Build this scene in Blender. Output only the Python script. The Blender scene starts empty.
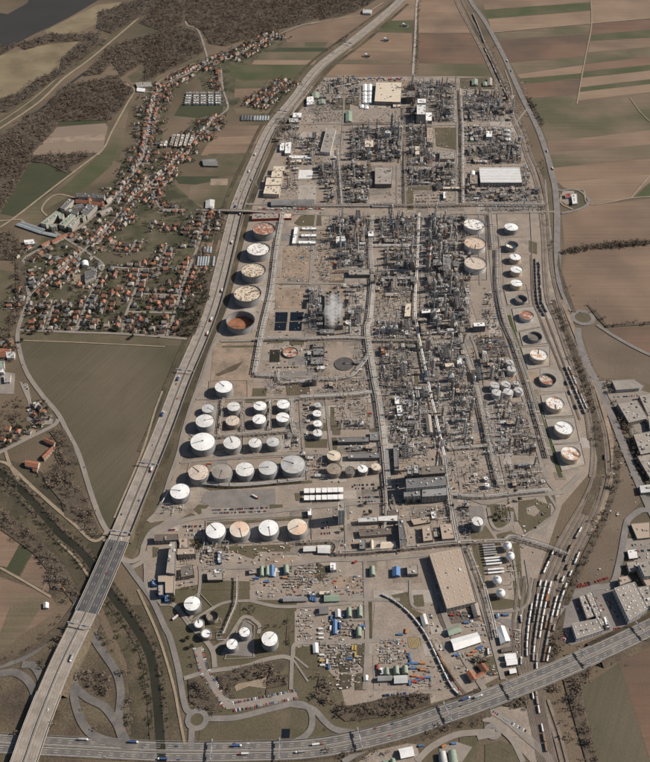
import bpy, math, random
import numpy as np
from mathutils import Vector
random.seed(7)
R = math.radians
sc = bpy.context.scene
col = sc.collection
# ------------------------------------------------------------------ camera, sky, sun, exposure
FPX, TH, HC = 880.0, R(43.0), 1250.0
SIN, COS = math.sin(TH), math.cos(TH)
cam = bpy.data.cameras.new("camera")
cam.sensor_fit = 'HORIZONTAL'; cam.sensor_width = 36.0
cam.lens = FPX / 650.0 * 36.0
cam.clip_start = 5.0; cam.clip_end = 30000.0
co = bpy.data.objects.new("camera", cam); col.objects.link(co)
co.location = (0, 0, HC); co.rotation_euler = (math.pi / 2 - TH, 0, 0)
sc.camera = co
SUN_EL, SUN_AZ = R(37.0), R(81.0)          # azimuth measured from +Y (away from the camera) towards +X
w = bpy.data.worlds.new("World"); sc.world = w; w.use_nodes = True
nt = w.node_tree
sky = nt.nodes.new("ShaderNodeTexSky"); sky.sky_type = 'NISHITA'; sky.sun_disc = False
sky.sun_elevation = SUN_EL; sky.sun_rotation = SUN_AZ
sky.air_density = 1.0; sky.dust_density = 1.4
bg = nt.nodes["Background"]; nt.links.new(sky.outputs[0], bg.inputs[0]); bg.inputs[1].default_value = 0.065
sl = bpy.data.lights.new("sun", 'SUN'); sl.energy = 5.0; sl.angle = R(0.5); sl.color = (1.0, 0.93, 0.84)
so = bpy.data.objects.new("sun", sl); col.objects.link(so)
sd = Vector((math.sin(SUN_AZ) * math.cos(SUN_EL), math.cos(SUN_AZ) * math.cos(SUN_EL), math.sin(SUN_EL)))
so.rotation_euler = sd.to_track_quat('Z', 'Y').to_euler(); so.location = sd * 3000
vs = sc.view_settings; vs.view_transform = 'Standard'; vs.look = 'None'; vs.exposure = 0.12; vs.gamma = 1.0
sc.cycles.max_bounces = 5; sc.cycles.volume_bounces = 3; sc.cycles.volume_step_rate = 4.0

# ------------------------------------------------------------------ ground positions read from the photograph
def G(px, py, z=0.0):
    u = (px - 325.0) / FPX; v = (py - 381.0) / FPX
    t = (HC - z) / (SIN + v * COS)
    return Vector((u * t, (COS - v * SIN) * t, z))
def S(py):                                  # pixels of the photograph per metre across
    return FPX * (SIN + COS * (py - 381.0) / FPX) / HC
TX = dict(A=0, B=160, C=320, D=485)
def T(tile, s):
    if tile[0] in TX: ox, oy, k = TX[tile[0]], int(tile[1]) * 150, 3.939
    else:
        a = [float(q) for q in tile.split(',')]; ox, oy = a[0], a[1]; k = a[2] if len(a) > 2 else 5.909
    out = []
    for p in s.split():
        x, y = p.split(','); out.append((ox + float(x) / k, oy + float(y) / k))
    return out
def PX(s): return [tuple(float(q) for q in p.split(',')) for p in s.split()]
def smooth(pts, n=6):
    if len(pts) < 3: return pts
    P = [Vector(p) for p in pts]; P = [2 * P[0] - P[1]] + P + [2 * P[-1] - P[-2]]; out = []
    for i in range(1, len(P) - 2):
        a, b, c, d = P[i - 1], P[i], P[i + 1], P[i + 2]
        for k in range(n):
            t = k / n
            out.append(0.5 * ((2 * b) + (c - a) * t + (2 * a - 5 * b + 4 * c - d) * t * t + (3 * b - a - 3 * c + d) * t ** 3))
    out.append(P[-2]); return out
def line(pxs, z=0.0, n=6):
    return smooth([G(p[0], p[1], p[2] if len(p) > 2 else z) for p in pxs], n)
def offs(pts, d):
    out = []
    for i, p in enumerate(pts):
        a = pts[max(0, i - 1)]; b = pts[min(len(pts) - 1, i + 1)]
        t = Vector((b.x - a.x, b.y - a.y)); t.normalize()
        out.append(Vector((p.x + t.y * d, p.y - t.x * d, p.z)))
    return out
def resample(pts, step, start=0.0):
    out = []; need = start
    for a, b in zip(pts[:-1], pts[1:]):
        L = (b - a).length
        while need <= L:
            out.append((a.lerp(b, need / L), math.atan2(b.y - a.y, b.x - a.x))); need += step
        need -= L
    return out
def inside(x, y, poly):
    c = False; j = len(poly) - 1
    for i in range(len(poly)):
        xi, yi, xj, yj = poly[i][0], poly[i][1], poly[j][0], poly[j][1]
        if (yi > y) != (yj > y) and x < (xj - xi) * (y - yi) / (yj - yi) + xi: c = not c
        j = i
    return c

# ------------------------------------------------------------------ materials
def mat(name, c, rough=0.85, c2=None, scale=0.05, amt=0.5, det=6, fine=0.0, rnd=0.0, metal=0.0, c3=None, s3=0.01, bump=0.0, stripe=None, lo=0.35, hi=0.65):
    m = bpy.data.materials.new(name); m.use_nodes = True
    t = m.node_tree; N = t.nodes; L = t.links; b = N["Principled BSDF"]
    b.inputs["Roughness"].default_value = rough; b.inputs["Metallic"].default_value = metal
    b.inputs["Specular IOR Level"].default_value = 0.3
    geo = N.new("ShaderNodeNewGeometry")
    def rgb(v): return (v[0], v[1], v[2], 1)
    def noise(sc_, d=3, vec=None):
        n = N.new("ShaderNodeTexNoise"); n.inputs["Scale"].default_value = sc_; n.inputs["Detail"].default_value = d
        L.new(vec or geo.outputs["Position"], n.inputs["Vector"]); return n
    def mixc(fac, a, bb):
        x = N.new("ShaderNodeMix"); x.data_type = 'RGBA'
        if isinstance(fac, float): x.inputs[0].default_value = fac
        else: L.new(fac, x.inputs[0])
        for s_, v in ((x.inputs[6], a), (x.inputs[7], bb)):
            if hasattr(v, 'is_output'): L.new(v, s_)
            else: s_.default_value = rgb(v)
        return x.outputs[2]
    cur = c
    if c2:
        n = noise(scale, det); mr = N.new("ShaderNodeMapRange"); L.new(n.outputs[0], mr.inputs[0])
        mr.inputs[1].default_value = lo; mr.inputs[2].default_value = hi; mr.inputs[4].default_value = amt * 2 if amt <= .5 else 1.0
        cur = mixc(mr.outputs[0], c, c2)
    if c3:
        n = noise(s3, 4); mr = N.new("ShaderNodeMapRange"); L.new(n.outputs[0], mr.inputs[0])
        mr.inputs[1].default_value = 0.42; mr.inputs[2].default_value = 0.62
        cur = mixc(mr.outputs[0], cur, c3)
    if stripe:                                # plough and seed rows, wheel tracks: (angle, spacing, strength)
        mp = N.new("ShaderNodeMapping"); mp.vector_type = 'TEXTURE'
        mp.inputs["Rotation"].default_value = (0, 0, R(stripe[0])); mp.inputs["Scale"].default_value = (stripe[1] * 60, stripe[1], 1)
        L.new(geo.outputs["Position"], mp.inputs["Vector"])
        n = noise(1.0, 3, mp.outputs[0]); mr = N.new("ShaderNodeMapRange"); L.new(n.outputs[0], mr.inputs[0])
        mr.inputs[1].default_value = .3; mr.inputs[2].default_value = .7
        mr.inputs[3].default_value = 1 - stripe[2]; mr.inputs[4].default_value = 1 + stripe[2]
        vm = N.new("ShaderNodeVectorMath"); vm.operation = 'SCALE'
        if hasattr(cur, 'is_output'): L.new(cur, vm.inputs[0])
        else: vm.inputs[0].default_value = cur[:3]
        L.new(mr.outputs[0], vm.inputs["Scale"]); cur = vm.outputs[0]
    if fine or rnd:
        vm = N.new("ShaderNodeVectorMath"); vm.operation = 'SCALE'
        if hasattr(cur, 'is_output'): L.new(cur, vm.inputs[0])
        else: vm.inputs[0].default_value = cur[:3]
        if fine:
            n = noise(0.35, 5); mr = N.new("ShaderNodeMapRange"); L.new(n.outputs[0], mr.inputs[0])
            mr.inputs[1].default_value = .3; mr.inputs[2].default_value = .7
            mr.inputs[3].default_value = 1 - fine; mr.inputs[4].default_value = 1 + fine; f = mr.outputs[0]
        if rnd:
            oi = N.new("ShaderNodeObjectInfo"); mr = N.new("ShaderNodeMapRange"); L.new(oi.outputs["Random"], mr.inputs[0])
            mr.inputs[3].default_value = 1 - rnd; mr.inputs[4].default_value = 1 + rnd
            if fine:
                mm = N.new("ShaderNodeMath"); mm.operation = 'MULTIPLY'; L.new(f, mm.inputs[0]); L.new(mr.outputs[0], mm.inputs[1]); f = mm.outputs[0]
            else: f = mr.outputs[0]
        L.new(f, vm.inputs["Scale"]); cur = vm.outputs[0]
    if hasattr(cur, 'is_output'): L.new(cur, b.inputs["Base Color"])
    else: b.inputs["Base Color"].default_value = rgb(cur)
    if bump:
        n = noise(0.25, 6); bp = N.new("ShaderNodeBump"); bp.inputs["Strength"].default_value = 0.6; bp.inputs["Distance"].default_value = bump
        L.new(n.outputs[0], bp.inputs["Height"]); L.new(bp.outputs[0], b.inputs["Normal"])
    return m
M = {}
def dm(k, *a, **kw): M[k] = mat(k, *a, **kw)
dm('soil', (.118, .088, .058), c2=(.072, .062, .037), scale=.006, fine=.2, c3=(.15, .11, .075), s3=.004, bump=1.0)
dm('field_brown', (.195, .128, .085), c2=(.235, .160, .108), scale=.006, fine=.07, c3=(.150, .104, .074), s3=.004, stripe=(0, 5, .12), bump=.4)
dm('field_red', (.148, .088, .058), c2=(.180, .112, .075), scale=.005, fine=.07, c3=(.10, .07, .05), s3=.004, stripe=(0, 5, .10), bump=.4)
dm('field_tan', (.25, .175, .118), c2=(.19, .13, .088), scale=.006, fine=.07, stripe=(0, 5, .10), bump=.4)
dm('field_grey', (.20, .15, .115), c2=(.22, .165, .12), scale=.01, fine=.06, stripe=(4, 4, .06))
dm('field_olive', (.135, .104, .066), c2=(.175, .128, .088), scale=.008, fine=.12, c3=(.088, .080, .045), s3=.005, stripe=(0, 5, .12), bump=.4)
dm('meadow', (.094, .077, .050), c2=(.135, .106, .073), scale=.008, fine=.10, c3=(.070, .064, .038), s3=.004, stripe=(63, 5, .09), bump=.4)
dm('field_green', (.060, .068, .028), c2=(.095, .086, .048), scale=.01, fine=.12, stripe=(0, 4, .12), bump=.4)
dm('green_dark', (.044, .050, .026), c2=(.060, .058, .031), scale=.01, fine=.12, stripe=(40, 4, .08), bump=.4)
dm('reed', (.235, .185, .115), c2=(.145, .115, .07), scale=.01, fine=.2, bump=.6)
dm('lawn', (.078, .070, .038), c2=(.125, .098, .064), scale=.02, fine=.2, bump=.4, c3=(.098, .080, .050), s3=.03)
dm('scrub', (.095, .068, .048), c2=(.06, .046, .032), scale=.03, fine=.35, bump=1.0, c3=(.12, .095, .06), s3=.02)
dm('paving', (.32, .265, .215), c2=(.21, .175, .145), scale=.035, fine=.2, c3=(.27, .215, .17), s3=.012, bump=.3)
dm('concrete_pad', (.36, .315, .27), c2=(.28, .24, .205), scale=.05, fine=.12, lo=.4, hi=.7)
dm('dark_ground', (.155, .132, .112), c2=(.235, .195, .16), scale=.06, fine=.25)  # grey-brown ground, darker than the paving, mottled lighter at random
dm('bare_earth', (.25, .20, .155), c2=(.18, .145, .112), scale=.04, fine=.2)
dm('woodland_floor', (.10, .074, .052), c2=(.065, .05, .036), scale=.05, fine=.3, c3=(.095, .075, .052), s3=.012, bump=1.0)
dm('garden', (.080, .074, .042), c2=(.125, .100, .066), scale=.035, fine=.25, c3=(.048, .048, .026), s3=.02)
dm('gravel', (.305, .252, .205), c2=(.225, .185, .15), scale=.04, fine=.2, c3=(.25, .205, .165), s3=.02)
dm('rough_grass', (.066, .056, .034), c2=(.118, .090, .058), scale=.03, fine=.3, c3=(.052, .044, .028), s3=.014, bump=.8)
dm('dirt', (.26, .20, .150), c2=(.18, .138, .10), scale=.05, fine=.2, c3=(.30, .22, .16), s3=.03)
dm('dark_yard', (.09, .075, .065), c2=(.14, .11, .09), scale=.05, fine=.25)
dm('street', (.265, .228, .192), c2=(.215, .185, .158), scale=.04, fine=.08)
dm('asphalt', (.165, .15, .137), c2=(.215, .19, .17), scale=.05, fine=.12)
dm('asphalt_dark', (.075, .073, .072), c2=(.095, .09, .088), scale=.02, fine=.08)
dm('motorway_dark', (.170, .150, .130), c2=(.115, .105, .098), scale=.06, fine=.12)
dm('motorway_pale', (.31, .262, .216), c2=(.225, .19, .158), scale=.06, fine=.12)
dm('fallow', (.135, .100, .072), c2=(.105, .08, .056), scale=.02, fine=.18, c3=(.155, .118, .085), bump=.4)
dm('ballast', (.225, .182, .145), c2=(.155, .124, .098), scale=.04, fine=.2)
dm('rail', (.20, .15, .12), rough=.5)
dm('path', (.30, .24, .17), c2=(.24, .185, .13), scale=.05, fine=.12)
dm('water', (.040, .038, .034), rough=.75, c2=(.034, .033, .030), scale=.01)
dm('water_green', (.020, .020, .012), rough=.6, c2=(.030, .028, .018), scale=.02)
dm('basin_dark', (.010, .014, .020), rough=.3)
dm('white', (.66, .645, .61), c2=(.56, .54, .50), scale=.15, fine=.04, rnd=.05, rough=.6)
dm('white_bright', (.80, .79, .77), rough=.5, c2=(.72, .70, .66), scale=.1, fine=.03)
dm('cream', (.64, .55, .43), c2=(.55, .46, .35), scale=.15, fine=.04, rough=.6)
dm('peach', (.66, .57, .47), c2=(.62, .45, .33), scale=.035, fine=.04, det=1, lo=.48, hi=.52)
dm('concrete', (.33, .29, .245), c2=(.27, .235, .20), scale=.1, fine=.08, rnd=.08)
dm('concrete_dark', (.19, .165, .14), c2=(.15, .13, .11), scale=.1, fine=.1, rnd=.1)
dm('steel', (.40, .385, .365), rough=.5, metal=.1, rnd=.2, c2=(.27, .26, .25), scale=.2)
dm('steel_dark', (.135, .13, .128), rough=.6, rnd=.3)
dm('silver', (.60, .585, .56), rough=.45, metal=.15, rnd=.1, c2=(.45, .43, .40), scale=.1)
dm('shell_grey', (.27, .265, .26), rough=.6, c2=(.22, .215, .205), scale=.06, fine=.05, rnd=.05)
dm('shell_brown', (.26, .22, .18), rough=.6, c2=(.20, .165, .13), scale=.06, fine=.05, rnd=.05)
dm('shell_cream', (.50, .42, .32), rough=.6, c2=(.42, .34, .25), scale=.06, fine=.04)
dm('shell_light', (.52, .51, .49), rough=.55, c2=(.44, .43, .41), scale=.06, fine=.04)
dm('roof_spots', (.60, .51, .39), c2=(.18, .12, .08), scale=.24, det=5, lo=.50, hi=.60, fine=.05)
dm('roof_spots_white', (.75, .72, .67), c2=(.26, .20, .15), scale=.24, det=5, lo=.52, hi=.62, fine=.05)
dm('roof_pinkish', (.56, .44, .34), c2=(.38, .26, .18), scale=.1, det=5, lo=.5, hi=.7, fine=.06)
dm('roof_rust', (.30, .13, .08), c2=(.50, .43, .36), scale=.08, det=5, lo=.48, hi=.60, fine=.1)
dm('roof_fine', (.60, .52, .44), c2=(.40, .30, .22), scale=.35, det=5, lo=.45, hi=.62, fine=.05)
dm('rust', (.32, .14, .07), c2=(.20, .085, .045), scale=.1, fine=.15)
dm('girder', (.085, .08, .078), rough=.6)
dm('tan_steel', (.38, .31, .24), rough=.7, rnd=.2, c2=(.28, .22, .17), scale=.2)
dm('brown_steel', (.20, .13, .09), rough=.8, rnd=.25)
dm('tar', (.075, .07, .066), c2=(.10, .092, .085), scale=.1, fine=.12)
dm('roof_flat', (.33, .29, .25), c2=(.26, .225, .19), scale=.06, fine=.07, rnd=.08)
dm('roof_pink', (.40, .315, .245), c2=(.36, .28, .215), scale=.02, fine=.05)
dm('roof_brown', (.155, .125, .10), c2=(.12, .095, .08), scale=.05, fine=.1)
dm('roof_grey', (.205, .20, .195), c2=(.16, .155, .15), scale=.05, fine=.08, rnd=.12)
dm('roof_slate', (.10, .10, .105), c2=(.14, .135, .13), scale=.1, fine=.1, rnd=.2)
dm('roof_green', (.20, .27, .20), c2=(.26, .31, .24), scale=.06, fine=.06)
dm('roof_palegreen', (.27, .31, .245), c2=(.22, .26, .20), scale=.06, fine=.08)
dm('tile_orange', (.31, .125, .072), c2=(.22, .095, .060), scale=.25, fine=.14, rnd=.35)
dm('tile_red', (.22, .092, .062), c2=(.16, .075, .052), scale=.25, fine=.12, rnd=.22)
dm('tile_brown', (.15, .09, .065), c2=(.11, .075, .055), scale=.25, fine=.12, rnd=.25)
dm('plaster', (.38, .345, .30), rnd=.2, c2=(.40, .36, .30), scale=.2)
dm('glass', (.05, .06, .07), rough=.2)
dm('glasshouse', (.36, .38, .38), rough=.3, rnd=.12, c2=(.24, .26, .26), scale=.3)
dm('blue', (.065, .14, .28), rough=.6, rnd=.15)
dm('blue_roof', (.10, .19, .36), rough=.6)
dm('red', (.34, .055, .04), rough=.5, rnd=.2)
dm('yellow', (.42, .29, .08), rough=.6)
dm('orange', (.40, .17, .07), rough=.6)
dm('black', (.02, .02, .022), rough=.4)
dm('car_silver', (.40, .41, .42), rough=.35, metal=.4)
dm('car_blue', (.05, .09, .2), rough=.35)
dm('twig', (.15, .110, .078), rnd=.25, c2=(.09, .066, .05), scale=.03, c3=(.155, .12, .09), s3=.02)
dm('twig_pale', (.195, .155, .115), rnd=.1, c2=(.13, .10, .074), scale=.05)
dm('twig_grey', (.135, .112, .092), rnd=.25, c2=(.09, .07, .055), scale=.04)
dm('bark', (.09, .07, .055))
dm('evergreen', (.030, .033, .017), rnd=.3, c2=(.045, .045, .022), scale=.1)
dm('bush_green', (.045, .055, .020), rnd=.3)

# ------------------------------------------------------------------ mesh helpers
class MB:
    def __init__(s): s.v = []; s.f = []; s.m = []
    def add(s, vs_, fs, mi=0):
        n = len(s.v); s.v.extend(vs_); s.f.extend([tuple(i + n for i in f) for f in fs]); s.m.extend([mi] * len(fs))
    def box(s, x0, y0, z0, x1, y1, z1, mi=0):
        s.add([(x0, y0, z0), (x1, y0, z0), (x1, y1, z0), (x0, y1, z0), (x0, y0, z1), (x1, y0, z1), (x1, y1, z1), (x0, y1, z1)],
              [(0, 3, 2, 1), (4, 5, 6, 7), (0, 1, 5, 4), (1, 2, 6, 5), (2, 3, 7, 6), (3, 0, 4, 7)], mi)
    def rbox(s, cx, cy, z0, lx, ly, h, a, mi=0):
        c, q = math.cos(a), math.sin(a); P = []
        for z in (z0, z0 + h):
            for dx, dy in ((-1, -1), (1, -1), (1, 1), (-1, 1)):
                x = dx * lx / 2; y = dy * ly / 2; P.append((cx + x * c - y * q, cy + x * q + y * c, z))
        s.add(P, [(0, 3, 2, 1), (4, 5, 6, 7), (0, 1, 5, 4), (1, 2, 6, 5), (2, 3, 7, 6), (3, 0, 4, 7)], mi)
    def cyl(s, cx, cy, z0, z1, r0, r1=None, n=12, mi=0, cap=True, capb=False):
        if r1 is None: r1 = r0
        P = []
        for z, r in ((z0, r0), (z1, r1)):
            for k in range(n):
                a = 2 * math.pi * k / n; P.append((cx + r * math.cos(a), cy + r * math.sin(a), z))
        F = [(k, (k + 1) % n, n + (k + 1) % n, n + k) for k in range(n)]
        if cap: F.append(tuple(range(n, 2 * n)))
        if capb: F.append(tuple(range(n - 1, -1, -1)))
        s.add(P, F, mi)
    def ring(s, r0, r1, z0, z1, n=40, mi=0, a0=0, a1=360):
        P = []; full = (a1 - a0) >= 360; k1 = n if full else n + 1
        for k in range(k1):
            a = R(a0 + (a1 - a0) * k / n); c, q = math.cos(a), math.sin(a)
            P += [(r0 * c, r0 * q, z0), (r1 * c, r1 * q, z0), (r1 * c, r1 * q, z1), (r0 * c, r0 * q, z1)]
        F = []
        for k in range(n):
            i = 4 * k; j = 4 * ((k + 1) % k1)
            F += [(i, i + 1, j + 1, j), (i + 1, i + 2, j + 2, j + 1), (i + 2, i + 3, j + 3, j + 2), (i + 3, i, j, j + 3)]
        s.add(P, F, mi)
    def tube(s, pts, r, n=6, mi=0, closed=False):
        P = []; q = len(pts)
        for i, p in enumerate(pts):
            a = Vector(pts[max(0, i - 1)]); b = Vector(pts[min(q - 1, i + 1)]); t = (b - a).normalized()
            up = Vector((0, 0, 1)) if abs(t.z) < .9 else Vector((1, 0, 0))
            u = t.cross(up).normalized(); v = u.cross(t)
            for k in range(n):
                A = 2 * math.pi * k / n; o = Vector(p) + u * (r * math.cos(A)) + v * (r * math.sin(A)); P.append((o.x, o.y, o.z))
        F = []
        for i in range(q - 1):
            for k in range(n): F.append((i * n + k, i * n + (k + 1) % n, (i + 1) * n + (k + 1) % n, (i + 1) * n + k))
        F.append(tuple(range(n - 1, -1, -1))); F.append(tuple((q - 1) * n + k for k in range(n)))
        s.add(P, F, mi)
    def ribbon(s, pts, wd, mi=0, dz=0.0, z=None):
        a = offs(pts, -wd / 2); b = offs(pts, wd / 2); P = []
        for p, q in zip(a, b):
            P += [(p.x, p.y, (p.z if z is None else z) + dz), (q.x, q.y, (q.z if z is None else z) + dz)]
        s.add(P, [(2 * i, 2 * i + 1, 2 * i + 3, 2 * i + 2) for i in range(len(pts) - 1)], mi)
    def wall(s, pts, wd, z0, z1, mi=0):      # upright band along a line
        a = offs(pts, -wd / 2); b = offs(pts, wd / 2); P = []
        for p, q in zip(a, b): P += [(p.x, p.y, p.z + z0), (p.x, p.y, p.z + z1), (q.x, q.y, q.z + z1), (q.x, q.y, q.z + z0)]
        F = []
        for i in range(len(pts) - 1):
            k = 4 * i; F += [(k, k + 4, k + 5, k + 1), (k + 1, k + 5, k + 6, k + 2), (k + 2, k + 6, k + 7, k + 3), (k, k + 3, k + 7, k + 4)]
        n = 4 * (len(pts) - 1); F += [(0, 1, 2, 3), (n, n + 3, n + 2, n + 1)]
        s.add(P, F, mi)
    def mesh(s, name, mats, smoothf=False):
        me = bpy.data.meshes.new(name); me.from_pydata(s.v, [], s.f); me.update()
        for m_ in (mats if isinstance(mats, (list, tuple)) else [mats]): me.materials.append(M[m_])
        me.polygons.foreach_set("material_index", s.m)
        if smoothf: me.polygons.foreach_set("use_smooth", [True] * len(s.f))
        return me
def link(name, data, parent=None, loc=None, rz=0.0, kind=None):
    o = bpy.data.objects.new(name, data); col.objects.link(o)
    if parent: o.parent = parent
    if loc is not None: o.location = loc
    if rz: o.rotation_euler = (0, 0, rz)
    if kind: o['kind'] = kind
    return o
ITEMS = []
def tag(o, cat, desc, where='', ref='the pale motorway', key=0.0, group=None):
    """cat: category; desc + where make the label; alike ones get an ordinal counted from ref at the end."""
    o['category'] = cat
    ITEMS.append((o, desc, where, ref, key, group))
    return o
def thing(name, cat, desc, where='', loc=(0, 0, 0), rz=0.0, sca=None, ref='the pale motorway', key=None, group=None):
    o = bpy.data.objects.new(name, None); col.objects.link(o); o.empty_display_size = 1
    o.location = loc; o.rotation_euler = (0, 0, rz)
    if sca: o.scale = sca
    return tag(o, cat, desc, where, ref, loc[0] if key is None else key, group)
UN = 'zeroth first second third fourth fifth sixth seventh eighth ninth tenth eleventh twelfth thirteenth fourteenth fifteenth sixteenth seventeenth eighteenth nineteenth'.split()
TE = {2: 'twent', 3: 'thirt', 4: 'fort', 5: 'fift', 6: 'sixt', 7: 'sevent', 8: 'eight', 9: 'ninet'}
def ordinal(n):
    if n < 20: return UN[n]
    if n >= 100: return 'one-hundred-' + ordinal(n - 100) if n > 100 else 'hundredth'
    return TE[n // 10] + ('ieth' if n % 10 == 0 else 'y-' + UN[n % 10])
def finish_labels():
    by = {}
    for it in ITEMS: by.setdefault((it[1], it[2]), []).append(it)
    for (desc, where), L_ in by.items():
        L_.sort(key=lambda i: i[4])
        for k, (o, d, wh, ref, key, group) in enumerate(L_):
            s_ = (desc + ' ' + where).strip()
            if len(L_) > 1: s_ = ordinal(k + 1) + ' ' + s_ + ', from ' + ref
            o['label'] = s_
            g = group or ((desc + ' ' + where).strip() if len(L_) > 1 else None)
            if g: o['group'] = g
def struct(name, mb, m_, kind='structure'):
    return link(name, mb.mesh(name, m_), kind=kind)
def area(name, pxs, m_, z=0.1):
    P = [G(x, y, z) for x, y in pxs]; mb = MB()
    mb.add([tuple(p) for p in P], [tuple(range(len(P)))])
    if sum(P[i].x * P[(i + 1) % len(P)].y - P[(i + 1) % len(P)].x * P[i].y for i in range(len(P))) < 0: mb.f[0] = mb.f[0][::-1]
    return struct(name, mb, m_)
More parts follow.
